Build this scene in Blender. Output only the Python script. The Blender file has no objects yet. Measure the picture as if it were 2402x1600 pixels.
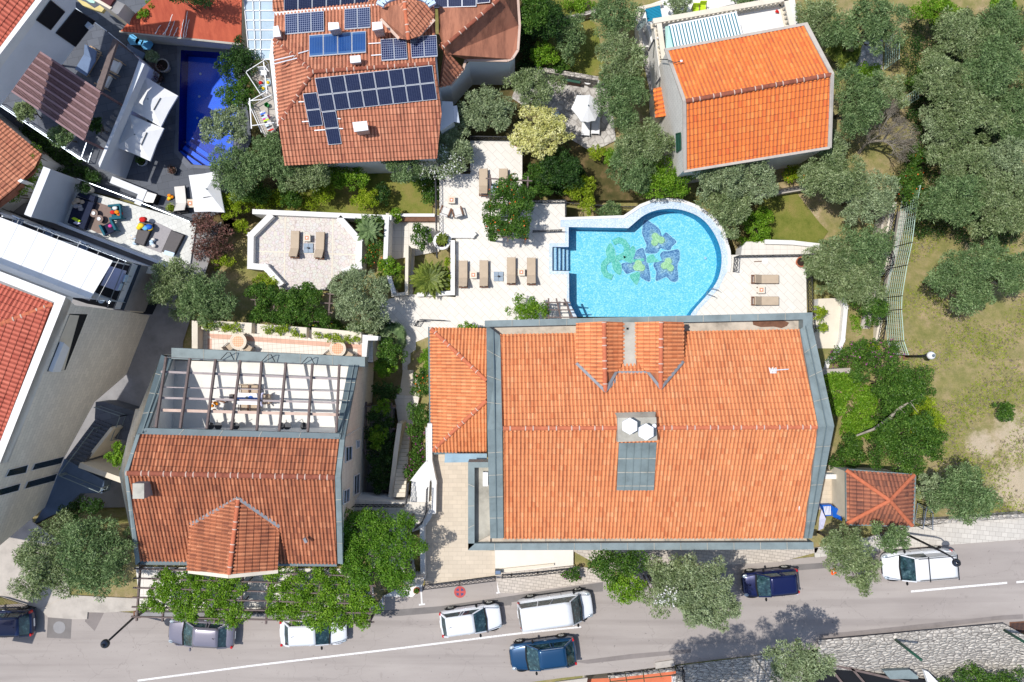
import bpy, bmesh, math, random
import numpy as np
from mathutils import Vector, Matrix
from mathutils.geometry import tessellate_polygon
R = math.radians
random.seed(7)
H, F, CX, CY = 52.0, 1872.0, 1201.0, 800.0
# ---------------------------------------------------------------- camera
sc = bpy.context.scene
cd = bpy.data.cameras.new('camera'); cam = bpy.data.objects.new('camera', cd)
sc.collection.objects.link(cam); sc.camera = cam
cam.location = (0, 0, H); cam.rotation_euler = (0, 0, 0)
cd.sensor_width = 36; cd.lens = 36 * F / 2402.0; cd.clip_end = 2000; cd.clip_start = .5
# ---------------------------------------------------------------- sky, sun, exposure
SUN = Vector((-0.43, 0.06, 1.0)).normalized()
w = bpy.data.worlds.new('World'); sc.world = w; w.use_nodes = True
nt = w.node_tree; bg = nt.nodes['Background']
sky = nt.nodes.new('ShaderNodeTexSky'); sky.sky_type = 'NISHITA'; sky.sun_disc = False
sky.sun_elevation = math.asin(SUN.z); sky.sun_rotation = math.atan2(SUN.x, SUN.y)
nt.links.new(sky.outputs[0], bg.inputs[0]); bg.inputs[1].default_value = 0.135
sl = bpy.data.lights.new('sun', 'SUN'); so = bpy.data.objects.new('sun', sl); sc.collection.objects.link(so)
sl.energy = 3.65; sl.angle = R(.5); sl.color = (1, .965, .91)
so.rotation_euler = SUN.to_track_quat('Z', 'Y').to_euler(); so.location = (-20, 10, 60)
vs = sc.view_settings; vs.view_transform = 'Standard'; vs.look = 'None'; vs.exposure = 0.2; vs.gamma = 1; vs.use_curve_mapping = False
sc.cycles.max_bounces = 6; sc.cycles.diffuse_bounces = 3; sc.cycles.transparent_max_bounces = 12
sc.cycles.caustics_reflective = False; sc.cycles.caustics_refractive = False
# ---------------------------------------------------------------- pixels to points
def P(x, y, z=0.0):
    s = (H - z) / F
    return Vector(((x - CX) * s, -(y - CY) * s, z))
def M_(px, z=0.0): return px * (H - z) / F           # source pixels to metres at height z
K = 600 / 2352.0
def Q(i, j, s):                                       # points read off an enlarged tile
    return [(600 * i + float(a.split(',')[0]) * K, 400 * j + float(a.split(',')[1]) * K) for a in s.split()]
def D(s): return [(float(a.split(',')[0]) * 1.0204, float(a.split(',')[1]) * 1.0204) for a in s.split()]
def S(s): return [(float(a.split(',')[0]), float(a.split(',')[1])) for a in s.split()]
def gz(px, py):                                       # natural ground height under a pixel
    if py > 1230: return 0.0
    if py > 760: return -4.6 * (1230 - py) / 470.0
    if py > 600: return -4.6 - 1.4 * (760 - py) / 160.0
    return -6.0
# ---------------------------------------------------------------- materials
def srgb(r, g, b):
    f = lambda c: (c / 255 / 12.92) if c / 255 <= .04045 else ((c / 255 + .055) / 1.055) ** 2.4
    return (f(r), f(g), f(b), 1)
class NT:
    def __init__(s, name):
        s.m = bpy.data.materials.new(name); s.m.use_nodes = True; s.t = s.m.node_tree; s.n = s.t.nodes
        s.b = s.n['Principled BSDF']; s.out = s.n['Material Output']
    def new(s, k, **kw):
        n = s.n.new('ShaderNode' + k)
        for a, v in kw.items(): setattr(n, a, v)
        return n
    def L(s, a, b): s.t.links.new(a, b)
    def pos(s, scale=(1, 1, 1), rot=(0, 0, 0), obj=False):
        if obj: o = s.new('TexCoord').outputs['Object']
        else: o = s.new('NewGeometry').outputs['Position']
        mp = s.new('Mapping'); mp.inputs['Scale'].default_value = scale; mp.inputs['Rotation'].default_value = rot
        s.L(o, mp.inputs[0]); return mp.outputs[0]
    def noise(s, vec, scale, detail=4, rough=.6):
        n = s.new('TexNoise'); n.inputs['Scale'].default_value = scale; n.inputs['Detail'].default_value = detail; n.inputs['Roughness'].default_value = rough
        s.L(vec, n.inputs['Vector']); return n.outputs['Fac']
    def ramp(s, fac, stops, interp='LINEAR'):
        r = s.new('ValToRGB'); r.color_ramp.interpolation = interp; e = r.color_ramp.elements
        while len(e) < len(stops): e.new(.5)
        for k, (p, c) in enumerate(stops): e[k].position = p; e[k].color = c if len(c) == 4 else (*c, 1)
        s.L(fac, r.inputs[0]); return r.outputs[0]
    def mix(s, fac, a, b, mode='MIX'):
        m = s.new('Mix'); m.data_type = 'RGBA'; m.blend_type = mode
        if isinstance(fac, (int, float)): m.inputs[0].default_value = fac
        else: s.L(fac, m.inputs[0])
        for i, v in ((6, a), (7, b)):
            if isinstance(v, tuple): m.inputs[i].default_value = v if len(v) == 4 else (*v, 1)
            else: s.L(v, m.inputs[i])
        return m.outputs[2]
    def math(s, op, a, b=None):
        m = s.new('Math', operation=op)
        for i, v in enumerate((a, b)):
            if v is None: continue
            if isinstance(v, (int, float)): m.inputs[i].default_value = v
            else: s.L(v, m.inputs[i])
        return m.outputs[0]
    def bump(s, h, strength=.3, dist=.02):
        b = s.new('Bump'); b.inputs['Strength'].default_value = strength; b.inputs['Distance'].default_value = dist
        s.L(h, b.inputs['Height']); s.L(b.outputs[0], s.b.inputs['Normal'])
    def done(s, col=None, rough=.8, metal=0, spec=.3):
        if col is not None:
            if isinstance(col, tuple): s.b.inputs['Base Color'].default_value = col if len(col) == 4 else (*col, 1)
            else: s.L(col, s.b.inputs['Base Color'])
        s.b.inputs['Roughness'].default_value = rough; s.b.inputs['Metallic'].default_value = metal
        s.b.inputs['Specular IOR Level'].default_value = spec
        return s.m
def sc_(c, k): return tuple(min(1, x * k) for x in c[:3]) + (1,)
MATS = {}
def plain(name, c, rough=.7, var=.12, nscale=1.5, metal=0, spec=.3, bump=.0, fine=30, obj=False):
    if name in MATS: return MATS[name]
    t = NT(name); v = t.pos(obj=obj)
    a = t.noise(v, nscale, 5, .65); b = t.noise(v, fine, 3, .6)
    c1 = t.ramp(a, [(.3, sc_(c, 1 - var * 1.6)), (.5, c), (.72, sc_(c, 1 + var))])
    c2 = t.mix(t.math('MULTIPLY', b, .5 * min(1, var * 4)), c1, sc_(c, .62))
    if bump: t.bump(b, bump, .02)
    MATS[name] = t.done(c2, rough, metal, spec); return MATS[name]
def tile_mat(name, base, light, dark, stain=.35, smax=(.16, .07, .045, 1)):
    t = NT(name); uv = t.new('UVMap'); fl = t.new('VectorMath', operation='FLOOR'); t.L(uv.outputs[0], fl.inputs[0])
    wn = t.new('TexWhiteNoise', noise_dimensions='2D'); t.L(fl.outputs[0], wn.inputs['Vector'])
    c = t.ramp(wn.outputs['Value'], [(0, dark), (.12, base), (.8, base), (1, light)])
    v = t.pos(); big = t.noise(v, .35, 5, .7)
    sep = t.new('SeparateXYZ'); t.L(uv.outputs[0], sep.inputs[0])
    fr = t.math('FRACT', sep.outputs[0])                       # lichen plus rib shade put into the colour of the channel between the barrels
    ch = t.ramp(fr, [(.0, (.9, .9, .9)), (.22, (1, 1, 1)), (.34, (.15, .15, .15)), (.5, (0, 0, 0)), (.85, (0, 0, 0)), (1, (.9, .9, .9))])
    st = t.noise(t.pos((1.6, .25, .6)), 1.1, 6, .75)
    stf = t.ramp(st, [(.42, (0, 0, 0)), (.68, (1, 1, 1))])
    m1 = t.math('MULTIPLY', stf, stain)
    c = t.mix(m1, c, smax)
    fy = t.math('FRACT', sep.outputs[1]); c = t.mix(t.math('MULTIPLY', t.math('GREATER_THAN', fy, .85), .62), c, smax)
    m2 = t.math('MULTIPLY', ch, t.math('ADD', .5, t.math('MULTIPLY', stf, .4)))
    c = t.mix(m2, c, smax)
    sp = t.noise(v, 14, 3, .7); c = t.mix(t.math('MULTIPLY', t.ramp(sp, [(.66, (0, 0, 0)), (.75, (1, 1, 1))]), .12), c, sc_(light, 1.25))
    return t.done(c, .85, 0, .2)
def leaf_mat(name, c1, c2, c3, trans=.25):
    t = NT(name); g = t.new('NewGeometry')
    c = t.ramp(g.outputs['Random Per Island'], [(0, c1), (.5, c2), (1, c3)])
    nz = t.ramp(t.noise(t.pos(), 1.7, 4, .65), [(.38, (0, 0, 0)), (.62, (.8, .8, .8))]); c = t.mix(nz, c, sc_(c1, .85))
    d = t.new('BsdfDiffuse'); tr = t.new('BsdfTranslucent'); mx = t.new('MixShader'); gl = t.new('BsdfGlossy'); m2 = t.new('MixShader')
    t.L(c, d.inputs[0]); t.L(t.mix(.5, c, sc_(c3, 1.2)), tr.inputs[0]); mx.inputs[0].default_value = trans
    t.L(d.outputs[0], mx.inputs[1]); t.L(tr.outputs[0], mx.inputs[2])
    gl.inputs['Roughness'].default_value = .45; m2.inputs[0].default_value = .015
    t.L(mx.outputs[0], m2.inputs[1]); t.L(gl.outputs[0], m2.inputs[2]); t.L(m2.outputs[0], t.out.inputs[0])
    return t.m
def brick_pave(name, c, joint, w_, h_, rot, jw=.008, var=.1, offset=.5, wall=False):
    t = NT(name); v = t.pos(rot=(0, 0, rot))
    if wall:
        s = t.new('SeparateXYZ'); t.L(v, s.inputs[0]); cb = t.new('CombineXYZ'); t.L(t.math('ADD', s.outputs[0], s.outputs[1]), cb.inputs[0]); t.L(s.outputs[2], cb.inputs[1]); v = cb.outputs[0]
    b = t.new('TexBrick', offset=offset); t.L(v, b.inputs[0])
    b.inputs['Scale'].default_value = 1; b.inputs['Brick Width'].default_value = w_; b.inputs['Row Height'].default_value = h_
    b.inputs['Mortar Size'].default_value = jw; b.inputs['Mortar Smooth'].default_value = .2
    b.inputs['Color1'].default_value = sc_(c, 1 - var); b.inputs['Color2'].default_value = sc_(c, 1 + var); b.inputs['Mortar'].default_value = joint
    n = t.noise(t.pos(), 1.3, 5, .7); n2 = t.noise(t.pos(), 25, 3, .6)
    col = t.mix(t.ramp(n, [(.4, (0, 0, 0)), (.8, (.35, .35, .35))]), b.outputs[0], sc_(c, .72))
    col = t.mix(t.math('MULTIPLY', n2, .18), col, sc_(c, .6))
    return t.done(col, .75, 0, .3)
def build_mats():
    m = MATS
    m['tile_main'] = tile_mat('terracotta_orange', srgb(232, 150, 100), srgb(238, 166, 116), srgb(214, 130, 84), .22, srgb(134, 80, 60))
    m['tile_left'] = tile_mat('terracotta_weathered', srgb(190, 120, 86), srgb(212, 142, 104), srgb(162, 100, 74), .42, srgb(88, 56, 48))
    m['tile_solar'] = tile_mat('terracotta_pinkish', srgb(204, 136, 106), srgb(218, 152, 120), srgb(182, 116, 92), .3, srgb(96, 62, 52))
    m['tile_bright'] = tile_mat('terracotta_new_orange', srgb(236, 132, 66), srgb(240, 148, 78), srgb(222, 112, 60), .1, srgb(150, 86, 70))
    m['tile_red'] = tile_mat('terracotta_red', srgb(200, 110, 90), srgb(212, 122, 100), srgb(188, 98, 80), .12, srgb(110, 50, 40))
    m['tile_flat'] = tile_mat('terracotta_smooth_orange', srgb(220, 116, 84), srgb(228, 126, 92), srgb(212, 106, 76), .08, srgb(150, 64, 50))
    m['tile_old'] = tile_mat('terracotta_old', srgb(166, 106, 82), srgb(198, 130, 96), srgb(124, 84, 70), .45, srgb(80, 56, 54))
    m['ridge'] = plain('ridge_terracotta', srgb(196, 112, 80), .85, .15, 3)
    m['ridge_dark'] = plain('ridge_weathered', srgb(150, 86, 66), .85, .25, 3)
    m['mortar'] = plain('mortar_pale', srgb(204, 178, 162), .9, .1)
    m['zinc'] = plain('zinc_sheet', srgb(128, 141, 142), .6, .2, .9, .0, .3)
    m['zinc_dark'] = plain('zinc_dark', srgb(104, 118, 122), .6, .14, .8, .0, .3)
    m['zinc_pale'] = plain('zinc_weathered_pale', srgb(176, 172, 160), .6, .3, .8, 0, .3)
    m['gutter'] = plain('concrete_gutter', srgb(196, 184, 168), .85, .3, 1.2)
    m['lead'] = plain('lead_flashing', srgb(140, 142, 146), .6, .15, 2, .2)
    m['white'] = plain('white_render', srgb(226, 224, 220), .8, .06, .7)
    m['cream'] = plain('cream_render', srgb(218, 208, 190), .8, .08, .7)
    m['white_wall'] = plain('white_wall_paint', srgb(216, 218, 222), .8, .05, .5)
    m['stone_wall_smooth'] = brick_pave('sandstone_cladding', srgb(232, 224, 210), srgb(204, 196, 184), .6, .3, 0, .014, .07, wall=True)
    m['deck'] = brick_pave('pale_stone_paving', srgb(225, 220, 211), srgb(196, 188, 177), .9, .42, R(45), .015, .03)
    m['deck2'] = brick_pave('pale_stone_paving_square', srgb(222, 216, 206), srgb(190, 182, 170), .5, .5, 0, .012, .04, 0)
    m['drive'] = brick_pave('beige_driveway_paving', srgb(206, 192, 172), srgb(182, 168, 148), .55, .28, 0, .01, .06)
    m['sidewalk'] = brick_pave('stone_pavement', srgb(196, 186, 174), srgb(140, 130, 122), .34, .2, R(8), .014, .1)
    m['sidewalk_pale'] = brick_pave('pale_stone_pavement', srgb(200, 194, 184), srgb(160, 152, 144), .4, .3, R(5), .012, .08)
    m['slate'] = brick_pave('dark_slate_paving', srgb(92, 96, 104), srgb(60, 62, 70), .8, .5, R(-12), .01, .15)
    m['pale_tiles'] = brick_pave('white_stone_tiles', srgb(214, 214, 208), srgb(180, 180, 176), .36, .36, R(-24), .012, .06)
    m['terrace_tile'] = brick_pave('white_square_tiles', srgb(228, 220, 208), srgb(180, 170, 158), .3, .3, R(-4), .012, .03, 0)
    m['pink_tile'] = brick_pave('pink_border_tiles', srgb(214, 172, 152), srgb(180, 150, 134), .3, .3, R(-4), .012, .05, 0)
    # crazy paving
    t = NT('crazy_paving'); v = t.new('TexVoronoi', feature='DISTANCE_TO_EDGE'); v.inputs['Scale'].default_value = 4.2; t.L(t.pos(), v.inputs['Vector'])
    v2 = t.new('TexVoronoi'); v2.inputs['Scale'].default_value = 4.2; t.L(t.pos(), v2.inputs['Vector'])
    j = t.ramp(v.outputs['Distance'], [(.02, (1, 1, 1)), (.06, (0, 0, 0))])
    c = t.mix(.1, srgb(206, 200, 193), v2.outputs['Color'], 'SOFT_LIGHT'); m['crazy'] = t.done(t.mix(j, c, srgb(178, 164, 156)), .8)
    t = NT('rough_stone_paving'); v = t.new('TexVoronoi', feature='DISTANCE_TO_EDGE'); v.inputs['Scale'].default_value = 2.2; t.L(t.pos(), v.inputs['Vector'])
    j = t.ramp(v.outputs['Distance'], [(.02, (1, 1, 1)), (.1, (0, 0, 0))]); n = t.noise(t.pos(), 2, 5)
    c = t.ramp(n, [(.3, srgb(158, 152, 146)), (.7, srgb(204, 200, 194))]); m['rough_pave'] = t.done(t.mix(t.math('MULTIPLY', j, .6), c, srgb(120, 114, 108)), .9)
    # rubble wall
    t = NT('rubble_stone'); vv = t.pos((.8, 1.7, 1)); v = t.new('TexVoronoi', feature='DISTANCE_TO_EDGE'); v.inputs['Scale'].default_value = 3.1; t.L(vv, v.inputs['Vector'])
    n = t.noise(vv, 3, 5); c = t.ramp(n, [(.3, srgb(150, 144, 136)), (.7, srgb(220, 212, 200))])
    j = t.ramp(v.outputs['Distance'], [(.01, (.8, .8, .8)), (.09, (0, 0, 0))]); t.bump(v.outputs['Distance'], 1, .25)
    m['rubble'] = t.done(t.mix(j, c, srgb(62, 56, 56)), .9)
    # asphalt
    t = NT('asphalt'); v = t.pos(); n1 = t.noise(t.pos((.12, .5, 1), (0, 0, R(-5))), 1, 5, .6); n2 = t.noise(v, 22, 3, .7); n3 = t.noise(v, .8, 5, .7)
    c = t.ramp(n1, [(.3, srgb(156, 147, 141)), (.7, srgb(176, 167, 160))]); c = t.mix(t.math('MULTIPLY', n2, .35), c, srgb(118, 112, 108))
    c = t.mix(t.ramp(n3, [(.62, (0, 0, 0)), (.74, (.35, .35, .35))]), c, srgb(112, 104, 100))
    tk = t.noise(t.pos((.05, 1.3, 1), (0, 0, R(-5.5))), 1.2, 3, .5); c = t.mix(t.ramp(tk, [(.5, (0, 0, 0)), (.66, (.3, .3, .3))]), c, srgb(120, 112, 108)); cv = t.new('TexVoronoi', feature='DISTANCE_TO_EDGE'); cv.inputs['Scale'].default_value = .22; wp = t.new('VectorMath', operation='ADD'); t.L(v, wp.inputs[0]); wn = t.new('TexNoise'); wn.inputs['Scale'].default_value = 1.4; t.L(v, wn.inputs['Vector']); t.L(wn.outputs['Color'], wp.inputs[1]); t.L(wp.outputs[0], cv.inputs['Vector']); c = t.mix(t.ramp(cv.outputs['Distance'], [(.0, (.26, .26, .26)), (.005, (0, 0, 0))]), c, srgb(96, 90, 88)); sp = t.noise(v, 5, 3, .6); c = t.mix(t.ramp(sp, [(.66, (0, 0, 0)), (.72, (.6, .6, .6))]), c, srgb(92, 86, 84)); m['asphalt'] = t.done(c, .9)
    m['asphalt_patch'] = plain('asphalt_patch', srgb(122, 117, 114), .9, .12, 1, fine=20)
    m['asphalt_patch2'] = plain('asphalt_patch_dark', srgb(134, 126, 122), .9, .12, 1, fine=20)
    m['concrete'] = plain('concrete', srgb(184, 176, 166), .9, .12, 1.4)
    m['concrete_dark'] = plain('concrete_grey', srgb(146, 144, 144), .9, .15, 1)
    # worn road paint
    t = NT('road_paint'); n = t.noise(t.pos(), 9, 4, .7)
    m['paint'] = t.done(t.ramp(n, [(.3, srgb(176, 170, 166)), (.5, srgb(226, 224, 222))]), .8)
    m['paint_red'] = plain('road_paint_red', srgb(188, 86, 84), .85, .15, 4); m['paint_blue'] = plain('road_paint_blue', srgb(76, 84, 122), .85, .15, 4)
    # grounds
    t = NT('dry_grass'); v = t.pos(); a = t.noise(v, .34, 8, .78); b = t.noise(v, 1.6, 6, .75); f = t.noise(v, 16, 4, .7)
    c = t.ramp(a, [(.34, srgb(118, 124, 66)), (.46, srgb(154, 146, 94)), (.6, srgb(182, 160, 126)), (.68, srgb(200, 186, 160)), (.8, srgb(222, 214, 204))])
    c = t.mix(t.ramp(b, [(.42, (0, 0, 0)), (.62, (.6, .6, .6))]), c, srgb(112, 120, 66)); c = t.mix(t.math('MULTIPLY', f, .6), c, srgb(108, 98, 64)); bare = None
    for px_, r_ in (((2392, 1030), 3.0), ((2305, 1042), 1.8), ((2392, 1145), 3.4)):
        dn = t.new('VectorMath', operation='DISTANCE'); t.L(t.new('NewGeometry').outputs['Position'], dn.inputs[0]); dn.inputs[1].default_value = P(*px_, gz(*px_)); e = t.math('ADD', t.math('MULTIPLY', dn.outputs['Value'], 1 / r_), t.math('MULTIPLY', b, 1.3)); k_ = t.math('MINIMUM', 1, t.math('MAXIMUM', 0, t.math('MULTIPLY', t.math('SUBTRACT', 1.35, e), 2.6))); bare = k_ if bare is None else t.math('MAXIMUM', bare, k_)
    bc = t.mix(f, srgb(206, 194, 176), srgb(172, 150, 122)); c = t.mix(t.math('MULTIPLY', bare, .75), c, bc); m['dry_grass'] = t.done(c, .95, 0, .1)
    t.bump(f, .6, .05)
    t = NT('garden_lawn'); v = t.pos(); a = t.noise(v, .6, 6, .7); f = t.noise(v, 14, 4, .7)
    c = t.ramp(a, [(.32, srgb(92, 108, 40)), (.5, srgb(132, 134, 66)), (.7, srgb(158, 142, 88))]); c = t.mix(t.math('MULTIPLY', f, .6), c, srgb(70, 78, 30)); m['lawn'] = t.done(c, .95, 0, .1); t.bump(f, .6, .05)
    t = NT('soil'); v = t.pos(); a = t.noise(v, 1.2, 6, .7)
    m['soil'] = t.done(t.ramp(a, [(.3, srgb(58, 62, 34)), (.5, srgb(84, 78, 48)), (.7, srgb(120, 100, 72))]), .95, 0, .1)
    m['gravelly'] = plain('bare_pale_earth', srgb(196, 180, 160), .95, .2, 1.2)
    # metal, wood, cloth
    m['iron'] = plain('black_iron', srgb(44, 46, 52), .5, .1, 4, .3, .4); m['green_steel'] = plain('pale_green_steel', srgb(182, 206, 188), .5, .1, 3)
    m['dkgreen'] = plain('dark_green_paint', srgb(42, 84, 68), .5, .1, 3); m['steel'] = plain('brushed_steel', srgb(170, 180, 190), .3, .06, 3, .8)
    m['wood'] = plain('brown_wood', srgb(118, 82, 62), .7, .2, 6); m['wood_grey'] = plain('weathered_beam', srgb(112, 98, 94), .8, .18, 4)
    m['wood_light'] = plain('light_oak', srgb(186, 154, 120), .6, .15, 6); m['wood_red'] = plain('reddish_slats', srgb(122, 92, 92), .7, .18, 5)
    m['cushion'] = plain('beige_canvas', srgb(186, 168, 146), .85, .05, 3); m['cushion_white'] = plain('white_cushion', srgb(216, 212, 206), .85, .04, 3)
    m['cushion_navy'] = plain('navy_cushion', srgb(30, 38, 62), .85, .1, 3); m['cushion_blue'] = plain('bluegrey_cushion', srgb(110, 128, 156), .85, .06, 3)
    m['cushion_teal'] = plain('teal_cushion', srgb(36, 96, 112), .85, .1, 3); m['charcoal'] = plain('charcoal_wicker', srgb(56, 54, 56), .8, .12, 8)
    m['grey_pad'] = plain('grey_pad', srgb(98, 94, 94), .85, .06, 4); m['rug_brown'] = plain('taupe_rug', srgb(134, 116, 108), .95, .08, 6)
    m['rug_grey'] = plain('pale_grey_rug', srgb(160, 156, 158), .95, .08, 6)
    m['canvas'] = plain('white_canvas', srgb(228, 228, 228), .8, .03, 1); m['canvas_lilac'] = plain('lilac_sheet', srgb(206, 204, 228), .85, .04, 2)
    m['bag'] = plain('orange_cloth', srgb(232, 140, 30), .85, .1, 5); m['red'] = plain('red_cloth', srgb(204, 40, 36), .85, .1, 5)
    m['yellow'] = plain('yellow_plastic', srgb(236, 200, 40), .6, .06, 5); m['blue'] = plain('blue_plastic', srgb(22, 96, 196), .5, .06, 3)
    m['pink'] = plain('pink_cloth', srgb(214, 70, 150), .85, .1, 5); m['green_pl'] = plain('green_plastic', srgb(40, 140, 66), .6, .06, 3)
    m['white_pl'] = plain('white_plastic', srgb(228, 228, 228), .5, .03, 2); m['lav'] = plain('pale_blue_plastic', srgb(190, 212, 232), .5, .05, 2)
    m['orange_pl'] = plain('orange_cone_plastic', srgb(250, 100, 10), .5, .03, 3); m['stoolblue'] = plain('sky_blue_paint', srgb(96, 176, 226), .6, .04, 3)
    m['terracotta'] = plain('terracotta_pot', srgb(186, 110, 78), .8, .12, 5); m['umb_base'] = plain('bluegrey_concrete_slab', srgb(148, 162, 176), .8, .06, 4)
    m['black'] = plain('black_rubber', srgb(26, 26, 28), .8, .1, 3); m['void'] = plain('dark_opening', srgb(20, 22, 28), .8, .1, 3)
    m['glass_dark'] = plain('dark_window_glass', srgb(34, 48, 60), .08, .05, 1, 0, .6); m['glass_pale'] = plain('greenish_glass_sheet', srgb(150, 176, 190), .08, .15, 1, 0, .6)
    m['glass_frost'] = plain('frosted_glass', srgb(172, 192, 206), .2, .1, 1, 0, .6)
    m['teal_roof'] = plain('turquoise_sheet', srgb(22, 136, 168), .5, .06, 2); m['mint'] = plain('mint_canvas', srgb(176, 212, 200), .8, .03, 2)
    m['awn_green'] = plain('teal_stripe', srgb(40, 112, 124), .8, .03, 2)
    m['bark'] = plain('bark', srgb(104, 92, 78), .9, .25, 4, bump=.5); m['bark_pale'] = plain('pale_branches', srgb(158, 150, 138), .9, .2, 4)
    m['blue_run'] = plain('blue_runner', srgb(60, 104, 180), .85, .05, 3)
    m['soil_pot'] = plain('potting_soil', srgb(56, 44, 36), .95, .2, 8)
    t = NT('mosaic_check'); ck = t.new('TexChecker'); ck.inputs['Scale'].default_value = 11; t.L(t.pos(rot=(0, 0, .78)), ck.inputs['Vector']); t.L(ck.outputs[0], t.b.inputs[0]); ck.inputs['Color1'].default_value = srgb(206, 132, 88); ck.inputs['Color2'].default_value = srgb(222, 168, 130); m['mosaic_check'] = t.m
    # foliage
    m['olive'] = leaf_mat('olive_leaves', srgb(94, 114, 66), srgb(142, 158, 108), srgb(188, 200, 154), .15)
    m['olive2'] = leaf_mat('olive_leaves_green', srgb(76, 102, 58), srgb(122, 148, 94), srgb(166, 186, 132), .15)
    m['olive3'] = leaf_mat('olive_leaves_silver', srgb(108, 126, 86), srgb(152, 168, 124), srgb(194, 206, 166), .15)
    m['dark'] = leaf_mat('dark_green_leaves', srgb(34, 60, 26), srgb(56, 90, 38), srgb(92, 124, 60))
    m['green'] = leaf_mat('green_leaves', srgb(48, 82, 26), srgb(82, 120, 42), srgb(126, 158, 70))
    m['bright'] = leaf_mat('bright_green_leaves', srgb(80, 124, 22), srgb(118, 158, 38), srgb(164, 194, 76))
    m['green2'] = leaf_mat('fresh_green_leaves', srgb(62, 104, 22), srgb(98, 142, 38), srgb(146, 182, 72))
    m['lime'] = leaf_mat('lime_leaves', srgb(110, 140, 20), srgb(156, 176, 40), srgb(196, 208, 76))
    m['yellowish'] = leaf_mat('cream_blossom', srgb(190, 190, 104), srgb(228, 224, 150), srgb(246, 242, 192))
    m['purple_leaf'] = leaf_mat('reddish_leaves', srgb(84, 74, 60), srgb(130, 92, 84), srgb(168, 118, 110))
    m['dry'] = leaf_mat('bare_twigs', srgb(122, 112, 96), srgb(156, 144, 126), srgb(182, 170, 150))
    m['fl_orange'] = leaf_mat('orange_flowers', srgb(220, 90, 30), srgb(238, 110, 40), srgb(246, 150, 60))
    m['fl_white'] = leaf_mat('white_flowers', srgb(220, 220, 216), srgb(240, 240, 236), srgb(250, 250, 250))
    m['fl_purple'] = leaf_mat('purple_flowers', srgb(130, 40, 110), srgb(170, 70, 150), srgb(200, 120, 190))
    m['fl_yellow'] = leaf_mat('yellow_flowers', srgb(220, 180, 30), srgb(236, 200, 40), srgb(246, 220, 90))
    m['palm'] = leaf_mat('palm_fronds', srgb(72, 92, 24), srgb(112, 130, 40), srgb(160, 168, 76)); m['palm2'] = leaf_mat('grey_palm_fronds', srgb(84, 110, 66), srgb(120, 146, 90), srgb(158, 178, 120))
def flower(name, c): return MATS[name]
build_mats()
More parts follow.
